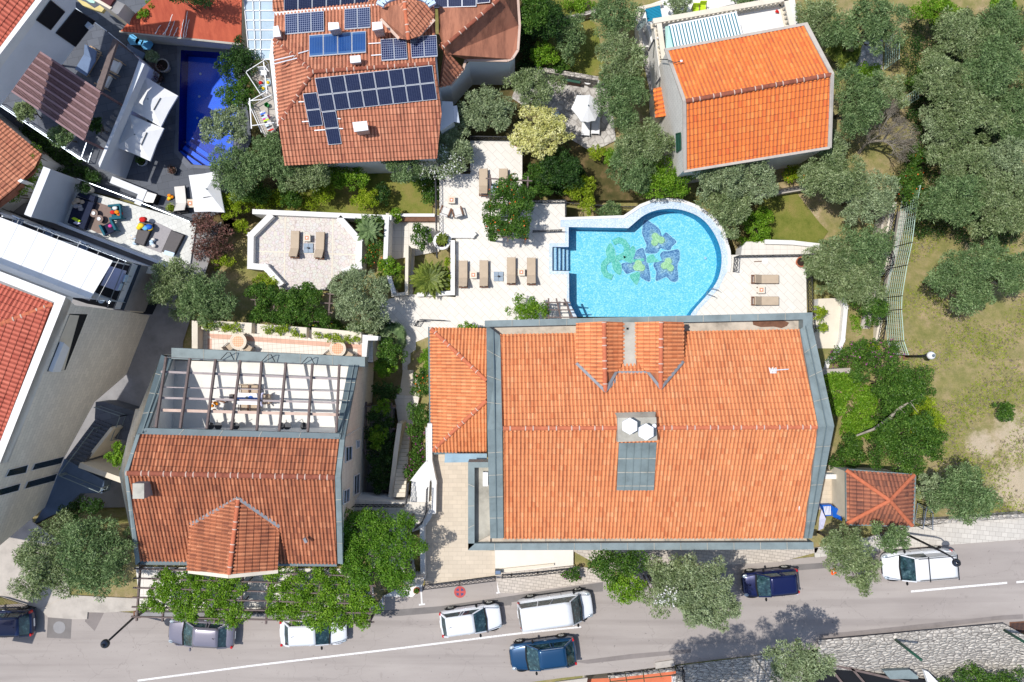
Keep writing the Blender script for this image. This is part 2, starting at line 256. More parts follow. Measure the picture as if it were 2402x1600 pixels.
# ---------------------------------------------------------------- mesh building
class MB:
    def __init__(s): s.v = []; s.f = []; s.m = []; s.mats = []
    def _mi(s, mat):
        mat = MATS[mat] if isinstance(mat, str) else mat
        if mat not in s.mats: s.mats.append(mat)
        return s.mats.index(mat)
    def add(s, vs, fs, mat):
        o = len(s.v); s.v += [tuple(v) for v in vs]; k = s._mi(mat)
        for f in fs: s.f.append([o + i for i in f]); s.m.append(k)
        return s
    def box(s, c, size, mat, rz=0.0, ax=None):            # c = centre, ax = 3x3 axes or z rotation
        a = ax if ax is not None else Matrix.Rotation(rz, 3, 'Z'); c = Vector(c); hx, hy, hz = size[0] / 2, size[1] / 2, size[2] / 2
        vs = [c + a @ Vector((x, y, z)) for x in (-hx, hx) for y in (-hy, hy) for z in (-hz, hz)]
        return s.add(vs, [(0, 1, 3, 2), (4, 6, 7, 5), (0, 4, 5, 1), (2, 3, 7, 6), (0, 2, 6, 4), (1, 5, 7, 3)], mat)
    def bar(s, a, b, w_, h_, mat):                        # rectangular bar from a to b
        a = Vector(a); b = Vector(b); d = b - a; L = d.length
        if L < 1e-6: return s
        x = d / L; up = Vector((0, 0, 1)) if abs(x.z) < .98 else Vector((0, 1, 0)); y = up.cross(x).normalized(); z = x.cross(y)
        return s.box((a + b) / 2, (L, w_, h_), mat, ax=Matrix((x, y, z)).transposed())
    def tube(s, pts, rad, mat, n=8, cap=True):
        pts = [Vector(p) for p in pts]; rad = rad if isinstance(rad, (list, tuple)) else [rad] * len(pts); vs = []; fs = []
        for i, p in enumerate(pts):
            d = (pts[min(i + 1, len(pts) - 1)] - pts[max(i - 1, 0)]).normalized()
            u = d.orthogonal().normalized() if i == 0 else (u - d * u.dot(d)).normalized(); w_ = d.cross(u)
            for k in range(n):
                t = 2 * math.pi * k / n; vs.append(p + (u * math.cos(t) + w_ * math.sin(t)) * rad[i])
        for i in range(len(pts) - 1):
            for k in range(n): fs.append((i * n + k, i * n + (k + 1) % n, (i + 1) * n + (k + 1) % n, (i + 1) * n + k))
        if cap: fs.append(tuple(range(n))[::-1]); fs.append(tuple((len(pts) - 1) * n + k for k in range(n)))
        return s.add(vs, fs, mat)
    def lathe(s, prof, c, mat, n=24):                     # prof = [(r, z)...]
        c = Vector(c); vs = []; fs = []
        for r, z in prof:
            for k in range(n): t = 2 * math.pi * k / n; vs.append(c + Vector((r * math.cos(t), r * math.sin(t), z)))
        for i in range(len(prof) - 1):
            for k in range(n): fs.append((i * n + k, i * n + (k + 1) % n, (i + 1) * n + (k + 1) % n, (i + 1) * n + k))
        fs.append(tuple(range(n))[::-1]); fs.append(tuple((len(prof) - 1) * n + k for k in range(n)))
        return s.add(vs, fs, mat)
    def sphere(s, c, r, mat, n=16, sq=(1, 1, 1)):
        vs = []; fs = []; c = Vector(c); m = n // 2
        for i in range(m + 1):
            a = math.pi * i / m
            for k in range(n): t = 2 * math.pi * k / n; vs.append(c + Vector((r * sq[0] * math.sin(a) * math.cos(t), r * sq[1] * math.sin(a) * math.sin(t), r * sq[2] * math.cos(a))))
        for i in range(m):
            for k in range(n): fs.append((i * n + k, (i + 1) * n + k, (i + 1) * n + (k + 1) % n, i * n + (k + 1) % n))
        return s.add(vs, fs, mat)
    def poly(s, pts, mat):                                # any simple polygon, 3-D points
        pts = [Vector(p) for p in pts]; tr = tessellate_polygon([[Vector((p.x, p.y, 0)) for p in pts]])
        ar = sum(pts[i].x * pts[(i + 1) % len(pts)].y - pts[(i + 1) % len(pts)].x * pts[i].y for i in range(len(pts)))
        fs = []
        for t in tr:
            a, b, c = (pts[k] for k in t); cr = (b - a).xy.to_3d().cross((c - a).xy.to_3d()).z
            fs.append(tuple(t) if cr > 0 else tuple(t)[::-1])
        return s.add(pts, fs, mat)
    def prism(s, top, dz, mat, side=None):                # top = 3-D polygon, extruded down by dz (or to z values)
        top = [Vector(p) for p in top]; n = len(top)
        ar = sum(top[i].x * top[(i + 1) % n].y - top[(i + 1) % n].x * top[i].y for i in range(n))
        if ar < 0: top = top[::-1]
        bot = [Vector((p.x, p.y, p.z - dz)) for p in top]
        s.poly(top, mat); s.add(top + bot, [(i, n + i, n + (i + 1) % n, (i + 1) % n) for i in range(n)], side or mat)
        return s.add(bot, [tuple(range(n))[::-1]], side or mat) if n < 6 else s
def root_of(o):
    while o.parent: o = o.parent
    return o
def obj(name, mb, parent=None, smooth=False, bevel=0.0):
    me = bpy.data.meshes.new(name); off = root_of(parent).location if parent else Vector((0, 0, 0))
    me.from_pydata([(v[0] - off.x, v[1] - off.y, v[2] - off.z) for v in mb.v], [], mb.f)
    for mt in mb.mats: me.materials.append(mt)
    me.polygons.foreach_set('material_index', mb.m)
    if smooth: me.polygons.foreach_set('use_smooth', [True] * len(mb.f))
    me.update(); o = bpy.data.objects.new(name, me); sc.collection.objects.link(o)
    if parent: o.parent = parent
    if bevel:
        b = o.modifiers.new('bevel', 'BEVEL'); b.width = bevel; b.segments = 2; b.limit_method = 'ANGLE'
    return o
def tag(o, label=None, cat=None, group=None, kind=None):
    if label: o['label'] = label
    if cat: o['category'] = cat
    if group: o['group'] = group
    if kind: o['kind'] = kind
    return o
def thing(name, label, cat, loc=(0, 0, 0), group=None):
    o = bpy.data.objects.new(name, None); sc.collection.objects.link(o); o.location = loc; o.empty_display_size = .3
    return tag(o, label, cat, group)
def struct(name, mb, smooth=False): return tag(obj(name, mb, None, smooth), kind='structure')
def copy_thing(r, loc, rz=0, label=None, scale=None):
    def cp(o, par):
        c = o.copy(); sc.collection.objects.link(c)
        if par: c.parent = par
        for ch in o.children: cp(ch, c)
        return c
    c = cp(r, None); c.location = loc; c.rotation_euler = (0, 0, rz)
    if label: c['label'] = label
    if scale: c.scale = scale
    return c
def img_ang(dx, dy): return math.atan2(-dy, dx)           # image direction to world z angle
# ---------------------------------------------------------------- slabs, walls, railings
def slab(name, px, z, th, mat, side=None, kind='structure', label=None, cat=None):
    mb = MB().prism([P(x, y, z) for x, y in px], th, mat, side); o = obj(name, mb)
    return tag(o, label, cat, kind=kind)
def sheet(name, px, z, mat, kind='structure'):
    return tag(obj(name, MB().poly([P(x, y, z) for x, y in px], mat)), kind=kind)
def wall_mb(mb, px, z0, z1, th, mat, cap=None, closed=False):   # strip of wall along a polyline (pixels read at z1)
    pts = [P(x, y, z1) for x, y in px]
    if closed: pts.append(pts[0])
    for k in range(len(pts) - 1):
        a, b = pts[k], pts[k + 1]; d = (b - a); L = d.length
        if L < .01: continue
        e = d / L * (th / 2 - .002 * (k % 2)); zz = (z0 + z1) / 2
        mb.box(((a.x + b.x) / 2, (a.y + b.y) / 2, zz + .0015 * (k % 3)), (L + 2 * e.length, th, z1 - z0), mat, math.atan2(d.y, d.x))
    return mb
def railing(name, label, px, z, h, mat='iron', style='lattice', step=.16, posts=2.0, group=None, cat='railing'):
    """px = foot line in pixels at height z (z may be a list per point)"""
    zs = z if isinstance(z, (list, tuple)) else [z] * len(px)
    pts = [P(x, y, q) for (x, y), q in zip(px, zs)]
    t = thing(name, label, cat, pts[0], group); rails = MB(); bars = MB(); pst = MB()
    for a, b in zip(pts[:-1], pts[1:]):
        d = b - a; L = d.length; up = Vector((0, 0, h))
        rails.bar(a + up, b + up, .045, .035, mat); rails.bar(a + Vector((0, 0, .08)), b + Vector((0, 0, .08)), .03, .03, mat)
        if style == 'lattice':
            n = max(1, int(L / .28))
            for k in range(n):
                p = a + d * (k / n); q = a + d * ((k + 1) / n)
                for zl, zh in ((.1, h * .5), (h * .5, h * .97)):
                    bars.bar(p + Vector((0, 0, zl)), q + Vector((0, 0, zh)), .02, .02, mat); bars.bar(p + Vector((0, 0, zh)), q + Vector((0, 0, zl)), .02, .02, mat)
        else:
            n = max(1, int(L / step))
            for k in range(n + 1):
                p = a + d * (k / n); bw = .024 if style == 'mesh' else .018; bars.bar(p + Vector((0, 0, .08)), p + up, bw, bw, mat)
            if style == 'mesh':
                for q in range(1, int(h / .3)): bars.bar(a + Vector((0, 0, .3 * q)), b + Vector((0, 0, .3 * q)), .024, .024, mat)
        n = max(1, int(L / posts))
        for k in range(n + 1):
            p = a + d * (k / n); pst.bar(p, p + Vector((0, 0, h + .05)), .05, .05, mat)
    obj('handrail', rails, t); obj('bars', bars, t); obj('posts', pst, t); return t
# ---------------------------------------------------------------- tiled roofs
def roof_face(name, px, zs, parent, mat, rib=.22, course=.38, amp=.07, vdir=None, sub=None):
    """one planar roof slope. px = pixel corners, zs = their heights; the first edge is the eave."""
    pts = [P(x, y, z) for (x, y), z in zip(px, zs)]
    e = (pts[1] - pts[0])
    n = Vector((0, 0, 0))
    for i in range(len(pts)): a, b = pts[i], pts[(i + 1) % len(pts)]; n += a.cross(b)
    n.normalize(); n = -n if n.z < 0 else n
    u = vdir.cross(n).normalized() if vdir is not None else e.normalized()
    if vdir is None: u = (u - n * u.dot(n)).normalized()
    v = n.cross(u).normalized()
    if v.z < 0: v = -v; u = -u
    o = pts[0]; cen = sum(pts, Vector()) / len(pts)
    us = [(p - o).dot(u) for p in pts]; vv = [(p - o).dot(v) for p in pts]
    u0, u1, v0, v1 = min(us) - .3, max(us) + .3, min(vv) - .2, max(vv) + .2
    nu = int((u1 - u0) / rib) + 1; nv = int((v1 - v0) / course) + 1
    fr = np.array([0, .3, .36, .48, .65, .82, .94]); hr = np.array([0, 0, .45, .85, 1.0, .85, .45]) * amp
    U = (u0 + (np.arange(nu)[:, None] + fr[None, :]) * rib).ravel(); HR = np.tile(hr, nu)
    V = np.stack([v0 + np.arange(nv) * course, v0 + (np.arange(nv) + .9) * course], 1).ravel(); HV = np.tile([.028, 0.0], nv)
    rng = np.random.default_rng(int(abs(cen.x * 37 + cen.y * 91)) + 5)
    jit = rng.normal(0, .004, (len(V), len(U)))
    G = (np.array(o)[None, None] + U[None, :, None] * np.array(u) + V[:, None, None] * np.array(v)
         + ((HR[None, :] + HV[:, None] + jit))[..., None] * np.array(n))
    nr, ncol = len(V), len(U); idx = np.arange(nr * ncol).reshape(nr, ncol)
    fs = np.stack([idx[:-1, :-1], idx[:-1, 1:], idx[1:, 1:], idx[1:, :-1]], -1).reshape(-1, 4)
    me = bpy.data.meshes.new(name); me.from_pydata(G.reshape(-1, 3).tolist(), [], fs.tolist())
    uvl = me.uv_layers.new(name='UVMap'); UU = ((U - u0) / rib); VV = ((V - v0) / course)
    c = fs.reshape(-1); cu = UU[c % ncol]; cv = VV[c // ncol]
    cu = cu.reshape(-1, 4); cv = cv.reshape(-1, 4); mu = cu.mean(1, keepdims=True); mv = cv.mean(1, keepdims=True)
    cu = mu + (cu - mu) * .98; cv = mv + (cv - mv) * .6
    uvl.data.foreach_set('uv', np.stack([cu, cv], -1).reshape(-1).astype(np.float32))
    bm = bmesh.new(); bm.from_mesh(me)
    for i in range(len(pts)):
        a, b = pts[i], pts[(i + 1) % len(pts)]; pn = (b - a).cross(n)
        if pn.dot(cen - a) > 0: pn = -pn
        g = bm.verts[:] + bm.edges[:] + bm.faces[:]
        bmesh.ops.bisect_plane(bm, geom=g, plane_co=a, plane_no=pn, clear_outer=True)
    lowp = [bm.verts.new(p - n * .05) for p in pts]; lowb = [bm.verts.new(p - n * .14) for p in pts]; k = len(pts)
    bm.faces.new(lowp); bm.faces.new(lowb[::-1])
    for i in range(k): bm.faces.new((lowp[i], lowb[i], lowb[(i + 1) % k], lowp[(i + 1) % k]))
    if parent:
        off = root_of(parent).location
        for q in bm.verts: q.co -= off
    bm.to_mesh(me); bm.free(); me.materials.append(MATS[mat])
    ob = bpy.data.objects.new(name, me); sc.collection.objects.link(ob)
    if parent: ob.parent = parent
    return ob
def ridge(parent, a, b, mat='ridge', r=.13, name='ridge_tiles', mortar=True):
    a = Vector(a); b = Vector(b); d = b - a; L = d.length; d /= L; n = max(1, int(L / .42)); mb = MB()
    side = Vector((0, 0, 1)).cross(d).normalized(); up = d.cross(side)
    if up.z < 0: up = -up
    def half(p0, p1, r0, r1, m_):
        vs = []; 
        for p, rr in ((p0, r0), (p1, r1)):
            for k in range(7): t = math.pi * k / 6; vs.append(p + side * math.cos(t) * rr + up * (math.sin(t) * rr * .8 - .02))
        mb.add(vs, [(k, k + 1, 8 + k, 7 + k) for k in range(6)], m_)
    for k in range(n):
        p0 = a + d * (L * k / n); p1 = a + d * (L * (k + 1) / n + .02)
        half(p0, p1, r, r * .86, mat)
        if mortar and (k * 7 + int(L * 3)) % 3: half(p0 - d * .02, p0 + d * .045, r * 1.08, r * 1.08, 'mortar')
    return obj(name, mb, parent)
def strip3(mb, pts, th, mat, w_=None):                    # flat band given by 4 px+z corners, thickness down
    mb.prism([Vector(p) for p in pts], th, mat)
def PZ(px, zs):
    zs = zs if isinstance(zs, (list, tuple)) else [zs] * len(px)
    return [P(x, y, z) for (x, y), z in zip(px, zs)]
def wall_drop(mb, px, z1, z0, mat):                       # closed wall ring: top line px at z1 (list or value), dropped to z0
    top = PZ(px, z1); n = len(top); bot = [Vector((p.x, p.y, z0)) for p in top]
    ar = sum(top[i].x * top[(i + 1) % n].y - top[(i + 1) % n].x * top[i].y for i in range(n))
    fs = [(i, n + i, n + (i + 1) % n, (i + 1) % n) for i in range(n)]
    if ar < 0: fs = [f[::-1] for f in fs]
    mb.add(top + bot, fs, mat); return mb
# ---------------------------------------------------------------- vegetation
def leaf_cloud(cen, rad, n, ll, lw, seed, sq=.8, outward=.6, shell=.72, top=.15, hang=0):
    rng = np.random.default_rng(seed); cen = np.array(cen, float).reshape(-1, 3); rad = np.array(rad, float)
    p = rad ** 2 / (rad ** 2).sum(); k = rng.choice(len(rad), n, p=p)
    d = rng.normal(size=(n, 3)); d[:, 2] = d[:, 2] + top; d /= np.linalg.norm(d, axis=1, keepdims=True)
    rr = rad[k] * (shell + (1.08 - shell) * rng.random(n) ** .7)
    rr *= 1 + .13 * np.sin(d[:, 0] * 7 + k) * np.sin(d[:, 1] * 8 + 2 * k) + .1 * np.sin(d[:, 2] * 9 + d[:, 0] * 5)
    pos = cen[k] + d * rr[:, None] * np.array([1, 1, sq])
    t = rng.normal(size=(n, 3)); t -= (t * d).sum(1, keepdims=True) * d; t /= np.linalg.norm(t, axis=1, keepdims=True)
    ax = d * outward + t * (1 - outward * .6) + rng.normal(size=(n, 3)) * .25; ax[:, 2] -= hang; ax /= np.linalg.norm(ax, axis=1, keepdims=True)
    nm = d * .7 + rng.normal(size=(n, 3)) * .55 + np.array([0, 0, .45]); sd = np.cross(ax, nm); sd /= np.linalg.norm(sd, axis=1, keepdims=True) + 1e-9
    L = ll * (.65 + .7 * rng.random(n))[:, None]; W = lw * (.7 + .6 * rng.random(n))[:, None]
    v = np.stack([pos - ax * L * .5, pos + sd * W * .5, pos + ax * L * .5, pos - sd * W * .5], 1)
    return v.reshape(-1, 3)
def tufts(lob, rad, seed, k=6, f=.45):
    rng = np.random.default_rng(seed + 77); L = np.array(lob, float).reshape(-1, 3); r = np.array(rad, float); d = rng.normal(size=(len(L), k, 3)); d[:, :, 2] = np.abs(d[:, :, 2]) * .8 - .1; d /= np.linalg.norm(d, axis=2, keepdims=True)
    c = L[:, None] + d * (r * .78)[:, None, None] * np.array([1, 1, .85]); rr = (r * f)[:, None] * rng.uniform(.7, 1.3, (len(L), k)); return np.concatenate([c.reshape(-1, 3), L]), np.concatenate([rr.ravel(), r * .8])
def cloud_obj(name, v, mat, parent=None):
    off = root_of(parent).location if parent else Vector((0, 0, 0))
    v = v - np.array(off); n = len(v) // 4; me = bpy.data.meshes.new(name)
    me.vertices.add(len(v)); me.vertices.foreach_set('co', v.astype(np.float32).ravel())
    me.loops.add(n * 4); me.loops.foreach_set('vertex_index', np.arange(n * 4, dtype=np.int32))
    me.polygons.add(n); me.polygons.foreach_set('loop_start', np.arange(0, n * 4, 4, dtype=np.int32)); me.polygons.foreach_set('loop_total', np.full(n, 4, np.int32))
    me.update(calc_edges=True); me.materials.append(MATS[mat] if isinstance(mat, str) else mat)
    o = bpy.data.objects.new(name, me); sc.collection.objects.link(o)
    if parent: o.parent = parent
    return o
KIND = {  # leaf length, width, leaves per square metre, material, lobe size, outward, squash
    'olive': (.19, .05, 980, 'olive', .28, .85), 'olive2': (.19, .05, 980, 'olive2', .30, .8), 'olive3': (.19, .055, 950, 'olive3', .26, .85),
    'dark': (.12, .07, 1000, 'dark', .3, .4), 'green': (.12, .07, 1000, 'green', .28, .4), 'bright': (.12, .07, 1000, 'bright', .26, .45),
    'green2': (.12, .06, 1000, 'green2', .28, .45), 'lime': (.12, .055, 950, 'lime', .26, .45), 'yellowish': (.13, .09, 700, 'yellowish', .2, .3), 'purple_leaf': (.16, .07, 420, 'purple_leaf', .26, .6)}
SEED = [100]
def lobes_of(c, rx, ry, hz, ls, seed, fill=1.0):
    rng = random.Random(seed); out = []; nl = int(7 + 5.0 / (ls * ls) * .28 * fill); ph = rng.random() * 6
    for i in range(nl):
        q = math.sqrt((i + .5) / nl) * (.98 - ls * .55); a = i * 2.39996 + ph + rng.uniform(-.35, .35); q *= 1 + .17 * math.sin(3 * a + ph) + .08 * math.sin(5 * a + 2 * ph) + rng.uniform(-.12, .12)
        z = math.sqrt(max(0, 1 - q * q)) * hz * rng.uniform(.4, 1.05) - hz * .25
        out.append((c[0] + rx * q * math.cos(a), c[1] + ry * q * math.sin(a), c[2] + z)); 
    rad = [ls * (rx + ry) / 2 * rng.uniform(.6, 1.35) for _ in out]
    return out, rad
def woody(t, base, cen, lobes, rtrunk, name='trunk', mat='bark', lean=0.15):
    rng = random.Random(int(base.x * 100)); mb = MB(); fork = base.lerp(Vector(cen), .42)
    fork += Vector((rng.uniform(-lean, lean), rng.uniform(-lean, lean), 0)); mid = base.lerp(fork, .5) + Vector((rng.uniform(-.08, .08), rng.uniform(-.08, .08), 0))
    mb.tube([base - Vector((0, 0, .1)), mid, fork], [rtrunk * 1.25, rtrunk, rtrunk * .85], mat, 8)
    for k, l in enumerate(lobes[::max(1, len(lobes) // 12)]):
        e = Vector(l); m = fork.lerp(e, .5) + Vector((rng.uniform(-.2, .2), rng.uniform(-.2, .2), -.1))
        mb.tube([fork, m, e], [rtrunk * .5, rtrunk * .32, rtrunk * .12], mat, 5)
        for q in range(2):
            e2 = m + (e - m) * .5 + Vector((rng.uniform(-.6, .6), rng.uniform(-.6, .6), rng.uniform(0, .5))); mb.tube([m, e2], [rtrunk * .22, rtrunk * .07], mat, 4)
    obj(name, mb, t, True)
def tree(name, label, cat, x, y, rx, ry, kind, zc=3.2, hz=None, ground=None, group=None, flowers=None, dens=1.0, trunk=True, ls=None, seed=None, root=None):
    """x, y, rx, ry: crown centre and half-extents in source pixels; zc: crown height above the ground"""
    SEED[0] += 1; seed = seed or SEED[0]; g = gz(x, y) if ground is None else ground; z = g + zc
    c = P(x, y, z); RX, RY = M_(rx, z), M_(ry, z); ll, lw, dn, mt, l0, ow = KIND[kind]; ls = ls or l0; r = (RX + RY) / 2
    if r > 2.4: ls *= .85
    hz = hz or min(r * .8, zc * .75); base = Vector((c.x, c.y, g)) if root is None else P(*root, g)
    t = thing(name, label, cat, base, group); lob, rad = lobes_of(c, RX, RY, hz, ls, seed)
    n = int(dn * dens * math.pi * RX * RY); tl, tr = tufts(lob, rad, seed); v = leaf_cloud(tl, tr, n, ll, lw, seed, outward=ow)
    cloud_obj('crown', v, mt, t)
    if flowers: cloud_obj('flowers', leaf_cloud(lob, np.array(rad) * 1.03, int(flowers[1] * math.pi * RX * RY), .12, .1, seed + 9, shell=.95, top=.6), flowers[0], t)
    if trunk: woody(t, base, c, lob, max(.03, r * .05))
    return t
def inpoly(x, y, P_):
    r = False; j = len(P_) - 1
    for i in range(len(P_)):
        (xi, yi), (xj, yj) = P_[i], P_[j]
        if (yi > y) != (yj > y) and x < (xj - xi) * (y - yi) / (yj - yi + 1e-9) + xi: r = not r
        j = i
    return r
def hedge(name, label, cat, px, z0, h, kind, lobe=.45, group=None, flowers=None, dens=1.0, zf=None, leaf=1.0, stems=False):
    """foliage filling a pixel outline; z0 ground, h height of the mass above it"""
    SEED[0] += 1; rng = random.Random(SEED[0]); zt = z0 + h * .7; xs = [p[0] for p in px]; ys = [p[1] for p in px]
    s = M_(1, zt); lr = lobe / s; lob = []; rad = []; step = lr * 1.15; yy = min(ys)
    while yy <= max(ys):
        xx = min(xs)
        while xx <= max(xs):
            a, b = xx + rng.uniform(-.4, .4) * step, yy + rng.uniform(-.4, .4) * step
            if inpoly(a, b, px):
                zz = (zf(a, b) if zf else z0) + max(lobe * .5, h - lobe * .6 + rng.uniform(-.25, .2) * min(h, 1.2))
                lob.append(tuple(P(a, b, zz))); rad.append(lobe * rng.uniform(.7, 1.15))
            xx += step
        yy += step
    if not lob: lob = [tuple(P(sum(xs) / len(xs), sum(ys) / len(ys), z0 + h * .6))]; rad = [lobe * .8]
    area = abs(sum(px[i][0] * px[(i + 1) % len(px)][1] - px[(i + 1) % len(px)][0] * px[i][1] for i in range(len(px)))) / 2 * s * s
    ll, lw, dn, mt, l0, ow = KIND[kind]; n = int(dn * dens * (area + .4) / leaf ** 2)
    cx, cy = sum(xs) / len(xs), sum(ys) / len(ys); b = P(cx, cy, z0)
    t = thing(name, label, cat, b, group)
    tl, tr = tufts(lob, rad, SEED[0], 4, .5); cloud_obj('foliage', leaf_cloud(tl, tr, n, ll * leaf, lw * leaf, SEED[0], outward=ow), mt, t)
    if flowers: cloud_obj('flowers', leaf_cloud(lob, np.array(rad) * 1.04, max(6, int(flowers[1] * area)), .11, .1, SEED[0] + 5, shell=.95, top=.6), flowers[0], t)
    if h > .9 or stems:
        mb = MB()
        for l in lob[::max(1, len(lob) // 10)]:
            l = Vector(l); mb.tube([Vector((l.x * .9 + b.x * .1, l.y * .9 + b.y * .1, z0 - .05)), l], [.05, .02], 'bark', 5)
        obj('stems', mb, t)
    return t
def frond_palm(name, label, x, y, zc, rad_px, n=46, mat='palm', ground=-4.5, cat='palm', lw=.045, droop=.45, trunk_r=.22, fan=False):
    SEED[0] += 1; rng = random.Random(SEED[0]); c = P(x, y, zc); Rr = M_(rad_px, zc); t = thing(name, label, cat, Vector((c.x, c.y, ground)))
    V = []
    for i in range(n):
        a = i * 2.39996 + rng.uniform(-.1, .1); f = (i + .5) / n; el = 1.2 - 1.15 * f; L = Rr * (0.62 + .38 * f) * rng.uniform(.88, 1.08); dr = droop * (.5 + f)
        dirh = Vector((math.cos(a), math.sin(a), 0)); side = Vector((-math.sin(a), math.cos(a), 0)); pr = []; S_ = 12
        for k in range(S_ + 1):
            s = k / S_; pr.append(c + dirh * (L * s * (math.cos(el) * .35 + .72)) + Vector((0, 0, L * (math.sin(el) * s - dr * s * s))))
        if not fan:
            for k in range(1, S_):
                for q in range(3):
                    p = pr[k].lerp(pr[k + 1], q / 3); s = (k + q / 3) / S_; ll = L * .17 * math.sin(math.pi * min(1, s * .9 + .12)) + .03
                    for sg in (-1, 1):
                        e = p + (side * sg * .8 + dirh * .75 + Vector((0, 0, .12))) * ll; wv = dirh * lw * .5
                        V += [p - wv, (p + e) / 2 + wv * .6 + Vector((0, 0, .01)), e, (p + e) / 2 - wv]
            for k in range(S_): V += [pr[k] - side * .012, pr[k + 1] - side * .012, pr[k + 1] + side * .012, pr[k] + side * .012]
        else:
            hub = pr[7]
            for k in range(7): V += [pr[k] - side * .012, pr[k + 1] - side * .012, pr[k + 1] + side * .012, pr[k] + side * .012]
            up = Vector((0, 0, .3))
            for b in range(13):
                ba = (b - 6) / 6 * 1.35; d = dirh * math.cos(ba) + side * math.sin(ba); e = hub + (d + Vector((0, 0, -.15 - .25 * f))) * L * .5; sd = d.cross(Vector((0, 0, 1))) * lw * .3; m = hub.lerp(e, .55) + Vector((0, 0, .03))
                V += [hub, m + sd, e, m - sd]
    cloud_obj('fronds', np.array([tuple(q) for q in V]), mat, t)
    mb = MB(); mb.tube([(c.x, c.y, ground - .05), (c.x, c.y, c.z - .02)], [trunk_r * 1.1, trunk_r * .8], 'bark', 10); obj('trunk', mb, t)
    return t
def bare_tree(name, label, x, y, rpx, zc, ground, mat='bark_pale'):
    SEED[0] += 1; rng = random.Random(SEED[0]); c = P(x, y, ground + zc); Rr = M_(rpx, ground + zc); base = Vector((c.x, c.y - Rr * .3, ground)); t = thing(name, label, 'tree', base)
    mb = MB(); tips = []
    def br(p, d, L, r, dep):
        m = p + d * L * .5 + Vector((rng.uniform(-1, 1), rng.uniform(-1, 1), 0)) * L * .06; q = p + d * L; mb.tube([p, m, q], [r, r * .8, r * .62], mat, 5, False)
        if dep == 0: tips.append(q); return
        for k in range(3 if dep < 4 else 4):
            nd = (d + Vector((rng.uniform(-.75, .75), rng.uniform(-.75, .75), rng.uniform(-.25, .35)))).normalized(); br(q, nd, L * rng.uniform(.6, .82), r * .58, dep - 1)
    br(base, Vector((.05, .25, 1)).normalized(), zc * .35, .14, 5); obj('branches', mb, t)
    V = leaf_cloud([tuple(q) for q in tips], [.28] * len(tips), 5200, .2, .014, SEED[0], outward=.8, shell=.2); cloud_obj('twigs', V, 'dry', t); return t
def pot_plant(name, label, x, y, z, rpot, hpot, mat, kind, rcrown, cat='potted plant', group=None, tall=0.0, spiky=False):
    c = P(x, y, z + hpot); t = thing(name, label, cat, (c.x, c.y, z), group); mb = MB()
    mb.lathe([(rpot * .7, 0), (rpot * .95, hpot * .85), (rpot * 1.06, hpot * .86), (rpot * 1.06, hpot), (rpot * .9, hpot), (rpot * .88, hpot - .04)], (c.x, c.y, z), mat, 24)
    obj('pot', mb, t, False); mb = MB().lathe([(rpot * .88, 0), (rpot * .88, .012)], (c.x, c.y, z + hpot - .045), 'soil_pot', 20); obj('soil', mb, t)
    if rcrown:
        SEED[0] += 1; cz = z + hpot + tall + rcrown * .5; lob, rad = lobes_of((c.x, c.y, cz), rcrown, rcrown, rcrown * .8, .4, SEED[0]); ll, lw, dn, mt, l0, ow = KIND[kind]
        cloud_obj('foliage', leaf_cloud(lob, rad, int(dn * 3.2 * rcrown ** 2 + 60), ll * .7, lw * .7, SEED[0], outward=.8 if spiky else ow), mt, t)
        obj('stem', MB().tube([(c.x, c.y, z + hpot - .05), (c.x, c.y, cz)], [.03, .015], 'bark', 6), t)
    return t
MATS['cream_floor'] = plain('pale_smooth_stone', srgb(224, 216, 206), .8, .04, .8)
# ---------------------------------------------------------------- the ground and roads
def terrain():
    xs = list(range(-1400, 3900, 106)); ys = [-1400, -700, -200, 0, 200, 400, 600] + list(range(640, 1260, 30)) + [1300, 1465, 1500, 1800, 2300, 3000]
    def tz(x, y):                                          # excavated where the two pools sit
        if 1180 < x < 1800 and 590 < y < 765: return -8.0
        if 330 < x < 660 and 100 < y < 410: return -9.0
        if y >= 1500: return -4.5
        if x < 1010 and 690 < y < 1215: return min(gz(x, y), -4.7) - .1
        return gz(x, y) - .06
    mb = MB(); vs = [P(x, y, tz(x, y)) for y in ys for x in xs]; n = len(xs)
    mb.add(vs, [(j * n + i, (j + 1) * n + i, (j + 1) * n + i + 1, j * n + i + 1) for j in range(len(ys) - 1) for i in range(n - 1)], 'dry_grass'); struct('ground', mb, True)
    mb = MB(); mb.poly([(-700, -700, -9.5), (700, -700, -9.5), (700, 700, -9.5), (-700, 700, -9.5)], 'soil'); struct('terrain', mb)
terrain()
ROAD_N = S('-900,1452 0,1420 95,1412 200,1428 330,1440 880,1425 900,1395 1000,1372 1165,1352 1430,1352 1620,1330 1800,1318 1910,1306 2090,1288 2402,1262 3300,1180')
ROAD_S = S('3300,1420 2402,1470 2353,1479 2160,1496 1963,1517 1700,1545 1610,1556 1490,1572 1320,1590 1100,1620 0,1800 -900,1900')
slab('road', ROAD_N + ROAD_S, 0, 4.5, 'asphalt', 'rubble')
